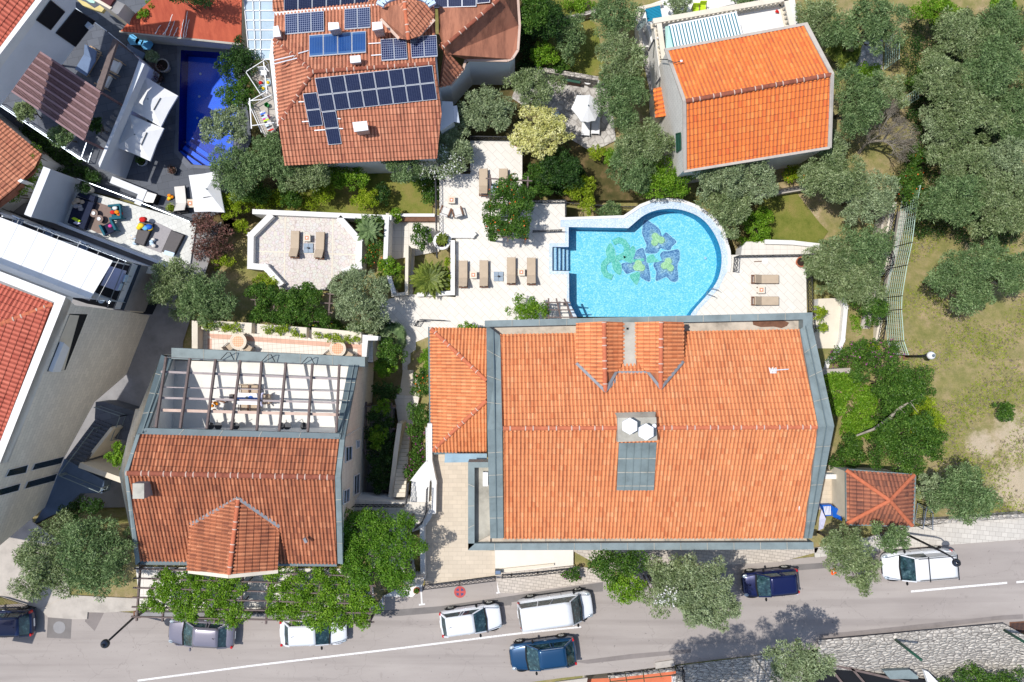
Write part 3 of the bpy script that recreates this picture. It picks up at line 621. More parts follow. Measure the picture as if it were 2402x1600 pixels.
# resurfaced bands along the kerb and worn patches
sheet('asphalt', Q(1, 3, '1050,965 1075,908 1250,905 1700,870 2352,775 2352,860 1750,925 1300,962'), .004, 'asphalt_patch')
sheet('asphalt', Q(2, 3, '0,775 560,690 840,650 840,735 500,760 0,835'), .0042, 'asphalt_patch')
sheet('asphalt', Q(3, 3, '230,490 600,465 1050,410 1040,465 600,515 240,545'), .004, 'asphalt_patch')
sheet('asphalt', Q(3, 3, '480,1130 900,1090 2160,955 2352,945 2352,985 2100,1000 900,1150 520,1175'), .004, 'asphalt_patch2')
sheet('asphalt', Q(2, 3, '560,1380 1100,1310 1650,1265 1650,1300 1100,1355 700,1400'), .004, 'asphalt_patch2')
sheet('asphalt', Q(0, 3, '440,975 660,990 650,1170 430,1160'), .004, 'asphalt_patch')
sheet('asphalt', Q(0, 3, '805,930 960,925 870,1100 780,1010'), .004, 'asphalt_patch2')
slab('pavement', Q(0, 3, '370,900 640,770 1260,800 1260,910 960,930 805,925 800,990 660,990 440,970'), .09, .12, 'concrete')
slab('pavement', Q(0, 3, '-900,20 280,0 300,100 640,330 640,770 380,900 0,780 -900,800'), .05, .1, 'concrete')
slab('pavement', S('1160,1343 1345,1328 1430,1338 1440,1352 1430,1362 1200,1392 1172,1390'), .11, .14, 'sidewalk')
slab('pavement', S('1330,1285 1920,1285 1915,1296 1830,1318 1620,1330 1480,1345 1430,1340'), .12, .14, 'sidewalk')
slab('pavement', S('1910,1286 2030,1262 2110,1240 2402,1208 3000,1150 3000,1215 2402,1265 2090,1288 1912,1308'), .12, .14, 'sidewalk_pale')
slab('pavement', Q(2, 3, '1320,1390 1490,1365 1500,1420 1325,1448'), .1, .12, 'concrete')
slab('pavement', Q(2, 3, '400,1568 700,1530 680,1640 380,1660'), .1, .12, 'concrete')
# painted lines and the no-stopping sign on the tarmac
def line(px, w_, name='road_marking', z=.009):
    mb = MB(); pts = [P(x, y, z) for x, y in px]
    for a, b in zip(pts[:-1], pts[1:]):
        d = (b - a).normalized(); n = Vector((-d.y, d.x, 0)) * w_ / 2; mb.poly([a - n, b - n, b + n, a + n], 'paint')
    return struct(name, mb)
line(Q(0, 3, '1265,1555') + Q(1, 3, '0,1413 1200,1272') + Q(2, 3, '0,1128 640,1060'), .12)
line(Q(3, 3, '1320,735 2205,655'), .13); line(Q(3, 3, '2290,650 2500,630'), .13)
for a, b in (('1165,800 1167,900', None), ('1517,690 1528,855', '1500,858 1556,850'), ('2222,630 2232,745', '2212,750 2248,742')):
    line(Q(1, 3, a), .1)
    if b: line(Q(1, 3, b), .1, z=.0095)
def no_stopping():
    c = P(*Q(1, 3, '1877,740')[0], .009); r = .38; mb = MB(); N = 40
    ring = lambda rr, z: [c + Vector((rr * math.cos(2 * math.pi * k / N), rr * math.sin(2 * math.pi * k / N), z)) for k in range(N)]
    mb.poly(ring(r, 0), 'paint_red')
    for q in range(4):
        a0 = math.pi / 2 * q + R(20) + R(0); pts = [c + Vector((r * .22 * math.cos(a0 + R(25)), r * .22 * math.sin(a0 + R(25)), .003))]
        pts += [c + Vector((r * .72 * math.cos(a0 + R(50) * k / 6), r * .72 * math.sin(a0 + R(50) * k / 6), .003)) for k in range(7)]; mb.poly(pts, 'paint_blue')
    struct('road_marking', mb)
no_stopping()
mb = MB().lathe([(.4, 0), (.4, .008)], P(*Q(0, 3, '545,1065')[0], .006), 'concrete_dark', 28)
tag(obj('manhole_cover', mb), 'round grey manhole cover in square asphalt patch near the dark blue car', 'manhole cover')
# drain grate at the right edge
def grate():
    c = P(*Q(3, 3, '2300,1065')[0], .01); t = thing('drain_grate', 'rusty slotted drain grate at the road edge by the rubble wall', 'drain grate', c); a = img_ang(1, -.06)
    obj('frame', MB().box(c, (1.0, .75, .02), 'wood', a), t); mb = MB(); ax = Matrix.Rotation(a, 3, 'Z')
    for k in range(11): mb.box(c + ax @ Vector((-.42 + .084 * k, 0, .016)), (.045, .6, .02), 'iron', a)
    obj('bars', mb, t)
grate()
# ---- gardens and lawns (flat northern terraces at -6 m)
sheet('lawn', Q(1, 1, '0,365 350,330 1150,240 1640,150 1620,415 1230,415') , -5.99, 'lawn')
sheet('lawn', S('590,410 1016,400 1010,505 600,500'), -6.0, 'lawn')
sheet('lawn', S('1260,0 1330,0 1400,60 1420,170 1390,180 1330,165 1275,155 1250,110'), -5.985, 'lawn')
sheet('soil_bed', S('1190,0 1275,0 1260,100 1255,165 1300,200 1170,330 1060,330 1040,200 1210,160'), -5.982, 'soil')
sheet('soil_bed', S('1225,330 1400,330 1500,470 1326,470 1225,425'), -5.98, 'soil')
sheet('lawn', Q(3, 1, '-60,250 250,180 480,480 560,560 480,680 0,640 -150,600'), -5.95, 'lawn')
sheet('soil_bed', S('575,100 640,90 660,330 700,420 560,520 505,500 440,700 380,800 330,700 520,560'), -5.97, 'soil')
sheet('terrace_paving', Q(2, 0, '230,620 780,720 900,800 960,1290 740,1400 560,1290 300,980 150,1000 0,900 100,640'), -5.93, 'rough_pave')
sheet('footpath', Q(3, 0, '760,600 900,380 960,340 1060,370 1060,640 960,640'), -5.96, 'rough_pave')
slab('footpath', Q(3, 1, '1190,290 1110,700 1050,960 1010,1250 905,1560 820,1568 920,1200 1000,780 1080,330'), -4.55, 1.2, 'concrete')
slab('footpath', Q(3, 1, '1225,370 1290,380 1170,850 1100,1110 1060,1568 1100,1750 1010,1750 1060,1240'), -5.1, .6, 'concrete')
sheet('ground_paving', S('-300,400 440,560 520,520 430,800 400,1180 300,1190 -300,1200'), -4.66, 'concrete_dark')
# ---- pale terraces of the villa
ZD = -4.5
DECK = [S('1103,330 1225,330 1225,471 1326,471 1326,526 1330,572 1292,574 1292,641 1332,642 1336,725 1350,762 1010,770 1008,868 944,868 944,790 890,770 892,706 960,690 1069,697 1069,560 1031,560 1031,408 1103,408'),
        S('1697,652 1704,622 1712,598 1890,597 1893,745 1628,745 1636,724 1657,701 1679,677')]
slab('deck', DECK[0], ZD, 1.7, 'deck', 'white'); slab('deck', DECK[1], ZD, 1.7, 'deck', 'white')
slab('terrace', S('640,505 790,509 838,566 838,628 800,640 778,655 762,680 655,680 652,650 630,625 596,620 596,554'), ZD, 1.7, 'crazy', 'white')
for a in ('272,430 262,1050', '710,440 700,990'): # pale dividing strips across the crazy paving
    p = [P(x, y, ZD + .006) for x, y in Q(1, 1, a)]; struct('paving_strip', MB().box((p[0] + p[1]) / 2, ((p[1] - p[0]).length, .09, .006), 'cream', math.atan2(*(p[1] - p[0]).yx)))
for a in ('0,742 918,775',):
    p = [P(x, y, ZD + .009) for x, y in Q(1, 1, a)]; struct('paving_strip', MB().box((p[0] + p[1]) / 2, ((p[1] - p[0]).length, .09, .006), 'cream', math.atan2(*(p[1] - p[0]).yx)))
slab('landing', S('905,500 1030,505 1030,590 905,612'), -5.85, .4, 'deck2')
slab('driveway', S('1014,1064 1102,1064 1120,1110 1120,1290 1160,1292 1162,1350 997,1372 998,1200'), .03, 3.2, 'drive', 'cream')
slab('terrace', S('1160,1284 1345,1284 1345,1326 1162,1345'), .2, .3, 'cream_floor')
slab('raised_kerb', S('1162,1336 1300,1322 1300,1327 1162,1345'), .35, .2, 'cream')
slab('path', Q(3, 1, '470,1180 700,1170 730,1240 700,1568 680,1700 600,1850 520,1900 430,1560'), -4.1, 1.6, 'cream', 'white')
slab('path', Q(2, 1, '2110,780 2120,700 2160,655 2460,650 2860,720 2790,770 2400,790'), -4.55, 1.5, 'deck2', 'white')
slab('service_yard', S('1925,1105 1975,1105 1985,1235 1905,1240'), -.4, .8, 'drive')
slab('entrance_landing', S('822,1170 940,1178 1012,1175 1012,1215 990,1240 960,1250 975,1345 885,1350 830,1250'), .12, 2.5, 'deck2', 'white')
slab('porch', Q(1, 3, '1170,780 1350,690 1500,690 1500,735 1440,785'), .14, .14, 'white')
def stairs(name, a, b, c, d, z0, z1, n, mat='cream', base=None):
    """a-b the lower or upper edge at z0, d-c the opposite edge at z1 (pixels)"""
    mb = MB(); base = (min(z0, z1) - .6) if base is None else base
    for k in range(n):
        f0, f1 = k / n, (k + 1) / n; z = z0 + (z1 - z0) * (k + .5) / n
        L = lambda p, q, f: (p[0] + (q[0] - p[0]) * f, p[1] + (q[1] - p[1]) * f)
        top = [P(*L(a, d, f0), z), P(*L(b, c, f0), z), P(*L(b, c, f1), z), P(*L(a, d, f1), z)]; mb.prism(top, z - base, mat)
    return struct(name, mb)
stairs('garden_steps', (922, 1166), (950, 1166), (964, 996), (942, 996), -.3, -3.3, 18)
slab('stair_landing', S('925,926 984,930 968,998 935,998'), -3.4, .8, 'deck2')
stairs('garden_steps', (936, 930), (984, 930), (985, 868), (945, 868), -3.5, -4.4, 6)
stairs('garden_steps', (952, 690), (968, 690), (972, 582), (960, 582), -4.6, -5.75, 10)
stairs('entrance_steps', (962, 1178), (1005, 1178), (1008, 1128), (966, 1128), .2, .7, 4, 'white', -1)
slab('entrance_landing', S('962,1128 1010,1128 1012,1095 1000,1082 985,1098'), .72, 1.6, 'white')
slab('sunken_yard', Q(1, 2, '1000,590 1280,600 1260,870 1215,1400 960,1400 970,1000'), -4.0, .4, 'concrete_dark')
for k, (a, b, c, d) in enumerate(((1280, 562, 652, -4.38), (1276, 558, 656, -4.44))):
    pass
# ---- walls round the terraces
def wall(name, label, px, z0, z1, th, mat='white', closed=False, cat='wall'):
    t = MB(); wall_mb(t, px, z0, z1, th, mat, closed=closed); return tag(obj(name, t), label, cat)
wall('retaining_wall', 'long straight white garden wall north of the octagonal terrace', Q(1, 1, '-10,378 1225,432'), -6, -4.0, .34)
wall('parapet_wall', 'angled white parapet on the left side of the octagonal terrace', S('632,508 588,552 587,624 622,627 656,664'), -6, -3.95, .42)
wall('parapet_wall', 'white parapet on the right side of the octagonal terrace', Q(1, 1, '780,450 950,640 945,880 820,925'), -6, -4.0, .42)
wall('retaining_wall', 'white wall right of the planting bed with a palm, above the lower landing', Q(1, 1, '1205,440 1190,850 1270,1130'), -6, -3.9, .3)
wall('retaining_wall', 'white curved corner wall enclosing the big palm planter', Q(1, 1, '2005,585 1990,600 1790,600 1745,700') , -4.6, -4.1, .28)
wall('retaining_wall', 'L-shaped white planter wall right of the big palm', Q(1, 1, '1810,660 1810,1125 1500,1140'), -4.6, -3.95, .3)
wall('stair_wall', 'cream wall beside the narrow steps left of the big palm', Q(1, 1, '1390,700 1385,1130 1260,1145'), -5.9, -3.9, .22, 'cream')
wall('retaining_wall', 'long low white edging wall under the small lawn north of the landing', Q(1, 1, '1345,410 1630,410'), -6, -5.1, .22)
wall('retaining_wall', 'brown timber-faced bench wall below the small lawn', Q(1, 1, '1335,437 1630,437'), -6, -5.3, .45, 'wood')
wall('stair_wall', 'pale tapering wall between the sunken yard and the long steps', Q(1, 2, '1320,780 1290,1000 1240,1420'), -4.2, -1.2, .3, 'cream')
wall('driveway_wall', 'white kerb wall between the driveway and the entrance landing', Q(1, 3, '1610,0 1585,60 1530,140 1535,600'), -.5, .75, .3)
wall('driveway_wall', 'white wall beside the bougainvillea at the top of the driveway', Q(1, 2, '1600,780 1600,1100 1640,1300 1635,1568'), -3.4, .8, .3)
wall('boundary_wall', 'cream coping wall with railing beside the footpath and the green fence', Q(3, 1, '1145,330 1085,720 1110,810 1100,880 1025,980 990,1180 1040,1390 1010,1560'), -5.4, -3.95, .26, 'cream')
wall('garden_wall', 'curved white wall along the right garden path', Q(3, 1, '0,655 230,662 480,690') , -5.9, -4.2, .3)
wall('garden_wall', 'curved white wall at the lower end of the right garden path', Q(3, 1, '700,1190 722,1260 695,1560 640,1690 560,1760 530,1850'), -5.5, -3.6, .3)
wall('garden_wall', 'short old stone wall above the square green hedge', Q(3, 2, '520,285 745,272'), -4, -2.4, .35, 'concrete')
wall('garden_wall', 'narrow pale stone wall at the top between lawn and olive', Q(2, 0, '440,185 770,100'), -6, -5.2, .25, 'rubble')
wall('garden_wall', 'grey stone wall behind the white parasol terrace', Q(2, 0, '235,720 235,630 780,720'), -6, -4.4, .3, 'rubble')
wall('boundary_wall', 'low stone wall between the pale pavement and the dry meadow', Q(3, 3, '1430,100 1700,85 2352,40'), -.3, .45, .28, 'rubble')
wall('garden_wall', 'grey coping wall under the right house garden railing', Q(3, 1, '-60,225 340,160'), -6, -5.2, .3, 'concrete')
mb = MB(); mb.poly(PZ(Q(3, 3, '640,1240 2170,1100 2240,1140 2352,1180 2700,1300 2700,1900 1000,1900 480,1330'), [.35, .35, .35, .35, .35, -5, -5, -2]), 'rubble')
def rubble_wall():
    top = PZ(Q(3, 3, '470,1255 640,1240 1400,1170 2170,1100 2352,1200 2600,1300'), .3); bot = PZ(Q(3, 3, '430,1500 600,1568 1400,1640 2170,1640 2500,1640 2800,1640'), -1.6)
    mb = MB(); back = [p + Vector((0, .5, 0)) for p in top]; n = len(top)
    mb.add(top + bot, [(i, n + i, n + i + 1, i + 1) for i in range(n - 1)], 'rubble'); mb.add(back + top, [(i, n + i, n + i + 1, i + 1) for i in range(n - 1)], 'rubble')
    return tag(obj('rubble_wall', mb), 'sloping rubble stone retaining wall below the road, bottom right', 'wall')
rubble_wall()
def rubble2():
    px = Q(2, 3, '1520,1420 1800,1385 2240,1330 2352,1310 2700,1290'); top = PZ(px, .12); bot = PZ([(x - 10, y + 95) for x, y in px], -1.0); mb = MB(); n = len(top)
    mb.add(top + bot, [(i, n + i, n + i + 1, i + 1) for i in range(n - 1)], 'rubble'); tag(obj('rubble_wall', mb), 'dark shaded rubble wall below the road beside the orange-flowered shrub', 'wall')
rubble2()
# ---- villa pool
def pool():
    inner = Q(2, 1, '525,520 1075,530 1190,430 1300,375 1430,352 1560,362 1700,412 1800,492 1880,612 1925,740 1930,860 1905,980 1850,1080 1780,1165 1700,1255 1655,1312 1640,1345 600,1345 560,1270 530,1200 528,925 375,922 375,703 525,703')
    outer = Q(2, 1, '450,455 1040,437 1190,337 1300,292 1430,282 1560,292 1700,347 1830,432 1930,562 1985,740 1995,850 1985,930 1960,965 1905,1085 1800,1200 1715,1290 1690,1345')
    outl = Q(2, 1, '560,1345 508,1200 508,955 345,955 345,668 490,668 490,520 450,520')
    wo = Q(2, 1, '435,432 1030,412 1180,310 1300,264 1430,254 1570,264 1720,322 1860,417 1960,547 2015,740 2022,850 2010,935')
    t = thing('swimming_pool', 'large turquoise pool with round end and flower mosaic on its floor', 'swimming pool', P(*inner[0], -6))
    ZW = -4.6; ZF = -6.0
    # denser arc
    def dens(px):
        out = []
        for i in range(len(px)):
            a, b = px[i], px[(i + 1) % len(px)]; p0, p3 = px[i - 1], px[(i + 2) % len(px)]
            L = math.dist(a, b); sm = 18 < L < 60 and 2 <= i <= 14
            if not sm: out.append(a); continue
            for k in range(4):
                u = k / 4; c = []
                for q in (0, 1): c.append(.5 * (2 * a[q] + (b[q] - p0[q]) * u + (2 * p0[q] - 5 * a[q] + 4 * b[q] - p3[q]) * u * u + (-p0[q] + 3 * a[q] - 3 * b[q] + p3[q]) * u ** 3))
                out.append(tuple(c))
        return out
    inn = dens(inner); iw = [P(x, y, ZW) for x, y in inn]; n = len(iw); fl = [Vector((p.x, p.y, ZF)) for p in iw]; tp = [Vector((p.x, p.y, ZD + .02)) for p in iw]
    mb = MB(); mb.poly(fl, 'pool_floor'); mb.add(tp + fl, [(i, (i + 1) % n, n + (i + 1) % n, n + i) for i in range(n)], 'pool_wall'); obj('basin', mb, t)
    obj('water', MB().poly([Vector((p.x, p.y, ZW)) for p in iw], 'water'), t)
    # coping ring: outer loop + inner loop
    ou = outer + outl; mb = MB(); A = [P(x, y, ZD + .03) for x, y in inn]; B = [P(x, y, ZD + .03) for x, y in ou]
    cA = inn; 
    tr = tessellate_polygon([[Vector((p.x, p.y, 0)) for p in B], [Vector((p.x, p.y, 0)) for p in A]]); al = B + A
    fs = []
    for q in tr:
        a, b, c = (al[k] for k in q); fs.append(tuple(q) if (b - a).cross(c - a).z > 0 else tuple(q)[::-1])
    mb.add(al, fs, 'pool_coping'); obj('coping', mb, t)
    mb = MB(); A = [P(x, y, ZD + .1) for x, y in outer[:12]]; B = [P(x, y, ZD + .1) for x, y in wo]; m_ = 12
    bot = [Vector((p.x, p.y, -6.1)) for p in B]
    mb.add(A + B + bot, [(i, i + 1, m_ + i + 1, m_ + i)[::-1] for i in range(m_ - 1)] + [(m_ + i, m_ + i + 1, 2 * m_ + i + 1, 2 * m_ + i)[::-1] for i in range(m_ - 1)], 'white')
    lo = [Vector((p.x, p.y, ZD)) for p in A]; mb.add(A + lo, [(i, m_ + i, m_ + i + 1, i + 1) for i in range(m_ - 1)], 'white'); obj('rim_wall', mb, t)
    # steps in the alcove
    mb = MB()
    for k, x in enumerate((375, 415, 452, 488, 522)):
        if k == 4: break
        x2 = (415, 452, 488, 524)[k]; z = -4.75 - .3 * k
        mb.prism([P(*q, z) for q in Q(2, 1, f'{x},706 {x2},706 {x2},918 {x},918')], z - ZF + 0, 'pool_coping')
        mb.box((P(*Q(2, 1, f'{x2},812')[0], z) + Vector((-.02, 0, .004))), (.06, M_(212 * K, z), .012), 'mosaic_blue')
    obj('steps', mb, t)
    # mosaic: three blue flowers, stems and leaves, laid in the floor
    def fl_poly(s, mat, dz, name, edge=None):
        px = Q(2, 1, s); c = (sum(p[0] for p in px) / len(px), sum(p[1] for p in px) / len(px)); out = []
        for i in range(len(px)):
            p0, a, b, p3 = px[i - 1], px[i], px[(i + 1) % len(px)], px[(i + 2) % len(px)]
            for k in range(5):
                u = k / 5; out.append(tuple(a[q] + .5 * u * (b[q] - p0[q] + u * (2 * p0[q] - 5 * a[q] + 4 * b[q] - p3[q] + u * (3 * (a[q] - b[q]) + p3[q] - p0[q]))) for q in (0, 1)))
        mb = MB(); mb.poly([P(x, y, ZF + dz + .004) for x, y in out], mat)
        if edge: mb.poly([P(c[0] + (x - c[0]) * 1.045, c[1] + (y - c[1]) * 1.045, ZF + dz) for x, y in out], edge)
        if mat == 'mosaic_blue': mb.poly([P(c[0] + (x - c[0]) * .82, c[1] + (y - c[1]) * .82, ZF + dz + .008) for x, y in out], 'mosaic_blue2'); mb.poly([P(c[0] + (x - c[0]) * .55, c[1] + (y - c[1]) * .55, ZF + dz + .012) for x, y in out], 'mosaic_blue3')
        obj(name, mb, t)
    blue = lambda s, d: fl_poly(s, 'mosaic_blue', d, 'mosaic_flower', 'mosaic_pale')
    blue('1225,455 1300,490 1360,540 1385,600 1420,570 1470,610 1515,655 1475,700 1455,735 1400,725 1370,715 1340,755 1285,765 1220,750 1240,690 1215,620 1200,560', .006)
    blue('1210,715 1235,790 1255,850 1275,1015 1190,985 1160,925 1110,935 1060,950 1030,920 1000,870 1050,845 1110,850 1130,780 1150,735', .018)
    blue('1535,728 1545,810 1525,880 1530,1005 1470,1020 1420,980 1330,1015 1330,930 1305,880 1320,840 1380,830 1365,780 1390,745 1450,740', .03)
    gr = lambda s, d: fl_poly(s, 'mosaic_green', d, 'mosaic_leaf', 'mosaic_pale')
    gr('905,665 945,720 955,780 920,810 880,795 865,740', .042); gr('1115,690 1140,740 1110,820 1070,820 1065,760', .042); gr('920,830 960,815 1010,870 1000,960 940,920', .054); gr('1170,930 1178,980 1150,1052 1100,1000 1088,960', .054)
    gr('1250,790 1300,770 1320,800 1360,835 1300,845 1245,845', .066)
    mb = MB()
    for s, w_ in (('940,660 985,640 1030,655 1060,700 1055,760 1020,790 960,810 890,820 850,860 845,910 870,960 920,980', .42), ('960,815 1020,800 1100,835', .3), ('1120,830 1210,820', .2)):
        pts = [P(x, y, ZF + .08) for x, y in Q(2, 1, s)]
        for q, (a, b) in enumerate(zip(pts[:-1], pts[1:])):
            d = (b - a).normalized(); nn = Vector((-d.y, d.x, 0)) * w_ / 2; a = a - d * .06; b = b + d * .06; z = Vector((0, 0, .003 * (q % 3))); mb.poly([a - nn + z, b - nn + z, b + nn + z, a + nn + z], 'mosaic_green')
    obj('mosaic_stem', mb, t); mb = MB()
    for s in ('1320,605 1375,640 1315,660 1343,625', '1165,855 1150,890 1195,893 1172,875', '1440,835 1405,875 1460,895 1432,868'):
        for k, (x, y) in enumerate(Q(2, 1, s)): mb.lathe([(.26, 0), (.26, .004)], P(x, y, ZF + .1 + .004 * k), 'mosaic_yellow', 16)
    obj('mosaic_centre', mb, t)
    mb = MB()
    for x, y in Q(2, 1, '1343,703 1780,805 1900,752 1575,395'): mb.lathe([(.1, 0), (.1, .02)], P(x, y, ZF + .12), 'pool_coping', 16)
    obj('inlets', mb, t)
    l = thing('pool_ladder', 'chrome ladder rails at the curved lower right edge of the large pool', 'ladder', P(*Q(2, 1, '1850,1130')[0], ZD))
    for s in ('1930,1125 1900,1100 1840,1082 1800,1110', '1890,1180 1870,1160 1815,1140 1785,1150'):
        q = Q(2, 1, s); pts = [P(*q[0], ZD), P(*q[1], ZD + .75), P(*q[2], ZD + .75), P(*q[3], ZD - 1)]; obj('rail', MB().tube(pts, .022, 'steel', 8), l, True)
    mb = MB()
    for k in range(3): 
        z = ZW - .25 - .3 * k; mb.bar(P(*Q(2, 1, '1803,1112')[0], z), P(*Q(2, 1, '1788,1150')[0], z), .08, .03, 'steel')
    obj('rungs', mb, l)
def pool_mats():
    def mosaic(nm, c1, c2, c3, sc_l=9, w=(.35, .5, .68)):
        t = NT(nm); v = t.new('TexVoronoi'); v.inputs['Scale'].default_value = sc_l; t.L(t.pos(), v.inputs['Vector']); s = t.new('SeparateColor'); t.L(v.outputs['Color'], s.inputs[0])
        n = t.noise(t.pos(), 1.2, 6, .7); f = t.math('ADD', t.math('MULTIPLY', s.outputs[0], .5), t.math('MULTIPLY', n, .5)); MATS[nm] = t.done(t.ramp(f, [(w[0], c1), (w[1], c2), (w[2], c3)]), .5)
    mosaic('pool_floor', srgb(112, 196, 222), srgb(132, 206, 228), srgb(184, 228, 240), 14, (.3, .5, .75)); mosaic('pool_wall', srgb(20, 130, 176), srgb(30, 150, 196), srgb(50, 170, 210))
    mosaic('pool_coping', srgb(170, 190, 210), srgb(186, 202, 216), srgb(208, 218, 226), 20); mosaic('mosaic_blue', srgb(76, 110, 154), srgb(102, 136, 176), srgb(138, 166, 198), 14); mosaic('mosaic_blue2', srgb(92, 126, 168), srgb(118, 150, 188), srgb(152, 178, 206), 14); mosaic('mosaic_blue3', srgb(118, 146, 170), srgb(144, 168, 188), srgb(174, 194, 208), 14)
    mosaic('mosaic_green', srgb(92, 178, 160), srgb(116, 194, 172), srgb(148, 210, 190), 14); mosaic('mosaic_yellow', srgb(160, 192, 140), srgb(180, 208, 150), srgb(204, 222, 172), 14); MATS['mosaic_pale'] = plain('mosaic_pale_edge', srgb(190, 226, 236), .5, .05, 3)
    mosaic('pool_navy', srgb(10, 84, 216), srgb(14, 94, 226), srgb(26, 108, 238), 20, (.2, .5, .9)); mosaic('pool_navy_wall', srgb(6, 42, 150), srgb(8, 48, 166), srgb(12, 58, 180), 20)
    for nm, c, k in (('water', (.80, .95, .985, 1), 1), ('water_dark', (.8, .9, 1, 1), 0)):
        t = NT(nm); tr = t.new('BsdfTransparent'); tr.inputs[0].default_value = c; gl = t.new('BsdfGlossy'); gl.inputs['Roughness'].default_value = .04; mx = t.new('MixShader'); fr = t.new('Fresnel'); fr.inputs[0].default_value = 1.33
        n = t.noise(t.pos((1, 1.6, 1)), 5, 3, .5); b = t.new('Bump'); b.inputs['Strength'].default_value = .35 if k else .06; b.inputs['Distance'].default_value = .05; t.L(n, b.inputs['Height']); t.L(b.outputs[0], gl.inputs['Normal']); t.L(b.outputs[0], fr.inputs['Normal'])
        t.L(fr.outputs[0], mx.inputs[0]); t.L(tr.outputs[0], mx.inputs[1]); t.L(gl.outputs[0], mx.inputs[2]); t.L(mx.outputs[0], t.out.inputs[0]); MATS[nm] = t.m
pool_mats(); pool()
# ---- dark blue pool
def pool2():
    px = Q(0, 0, '1665,460 2150,490 2180,520 2200,900 2120,1568 1760,1512 1640,1385 1650,900'); t = thing('swimming_pool', 'deep navy blue pool on dark slate terrace beside the white parasols', 'swimming pool', P(*px[0], -6))
    ZW = -5.88; px[-4:-3] = Q(0, 0, '2120,1540'); iw = [P(x, y, ZW) for x, y in px]; n = len(iw); fl = [Vector((p.x, p.y, -7.2)) for p in iw]; tp = [Vector((p.x, p.y, -5.82)) for p in iw]
    mb = MB(); mb.poly(fl, 'pool_navy'); mb.add(tp + fl, [(i, (i + 1) % n, n + (i + 1) % n, n + i) for i in range(n)], 'pool_navy_wall'); mb.add(tp + fl, [(i, n + i, n + (i + 1) % n, (i + 1) % n) for i in range(n)], 'pool_navy_wall'); obj('basin', mb, t)
    obj('water', MB().poly(iw, 'water_dark'), t)
    ou = Q(0, 0, '1630,415 2180,435 2200,480 2240,900 2180,1568 2100,1560 1720,1545 1600,1400 1625,880'); A = [P(x, y, -5.8) for x, y in px]; B = [P(x, y, -5.8) for x, y in ou]; al = B + A
    tr = tessellate_polygon([[Vector((p.x, p.y, 0)) for p in B], [Vector((p.x, p.y, 0)) for p in A]]); mb = MB(); mb.add(al, [tuple(q) if (al[q[1]] - al[q[0]]).cross(al[q[2]] - al[q[0]]).z > 0 else tuple(q)[::-1] for q in tr], 'slate_coping'); obj('coping', mb, t)
    mb = MB()
    for k in range(4): # steps at the south end
        a = Q(0, 0, f'{1650+40*k},{1400-45*k+0} {1900+40*k},{1568-45*k}'); p, q = [P(x, y, -6.1 - .22 * k) for x, y in a]; mb.bar(p, q, .3, .04, 'pool_navy'); 
    mb.poly([P(x, y, -6.6) for x, y in Q(0, 0, '1640,1385 1760,1512 2120,1540 2150,1400 1790,1270')], 'pool_navy_wall')
    obj('steps', mb, t)
    mb = MB()
    for x, y in Q(0, 0, '1965,620 1843,680 1832,888 1815,1087 1810,1307 1695,700'): mb.lathe([(.09, 0), (.09, .02)], P(x, y, -7.15), 'pool_coping', 14)
    obj('lights', mb, t)
MATS['slate_coping'] = plain('slate_coping', srgb(104, 108, 118), .7, .12, 2)

pool2()
def slate_ground():
    outer = S('-100,-100 600,-100 600,120 575,200 590,330 545,420 520,500 440,520 300,470 100,420 -100,300'); hole = Q(0, 0, '1640,440 2160,470 2195,520 2215,900 2150,1550 1745,1528 1620,1392 1638,890')
    B = [P(x, y, -5.85) for x, y in outer]; A = [P(x, y, -5.85) for x, y in hole]; al = B + A; tr = tessellate_polygon([[Vector((p.x, p.y, 0)) for p in B], [Vector((p.x, p.y, 0)) for p in A]])
    mb = MB(); mb.add(al, [tuple(q) if (al[q[1]] - al[q[0]]).cross(al[q[2]] - al[q[0]]).z > 0 else tuple(q)[::-1] for q in tr], 'slate'); struct('slate_paving', mb)
slate_ground()
# ---------------------------------------------------------------- helpers on planes
CAM = Vector((0, 0, H))
def hit(x, y, p0, n):
    d = Vector(((x - CX) / F, -(y - CY) / F, -1)); return CAM + d * ((p0 - CAM).dot(n) / d.dot(n))
def vplane(a, za, b, zb):
    A = P(*a, za); B = P(*b, zb); d = (B - A); d.z = 0; d.normalize(); n = Vector((d.y, -d.x, 0)); return A, n
def plane3(p): n = (p[1] - p[0]).cross(p[2] - p[0]).normalized(); return p[0], (n if n.z > 0 else -n)
def window(parent, px, p0, n, glass='glass_dark', frame='white_pl', off=.02, fw=.06, bars=1):
    toward = (CAM - p0).dot(n); n = n if toward > 0 else -n
    q = [hit(x, y, p0, n) + n * off for x, y in px]; f = obj('window', quad_frame(q, n, fw, frame, bars), parent); mb = MB(); mb.add(q, [tuple(range(len(q)))], glass); obj('pane', mb, f); return f
def quad_frame(q, n, w_, mat, bars=1):
    mb = MB(); m = len(q)
    for i in range(m): mb.bar(q[i] + n * .02, q[(i + 1) % m] + n * .02, w_, w_, mat)
    for b in range(bars): t = (b + 1) / (bars + 1); mb.bar(q[0].lerp(q[1], t) + n * .02, q[3].lerp(q[2], t) + n * .02, w_ * .7, w_ * .7, mat)
    return mb
def block(mb, px, z1, z0, mat, side=None): return mb.prism([P(x, y, z1) for x, y in px], z1 - z0, mat, side)
def chimney(parent, px, z1, z0, mat='white', side='mortar', name='chimney'): return obj(name, block(MB(), px, z1, z0, mat, side), parent)
def B(name, label, cat, px, z, group=None): return thing(name, label, cat, P(*px, z), group)
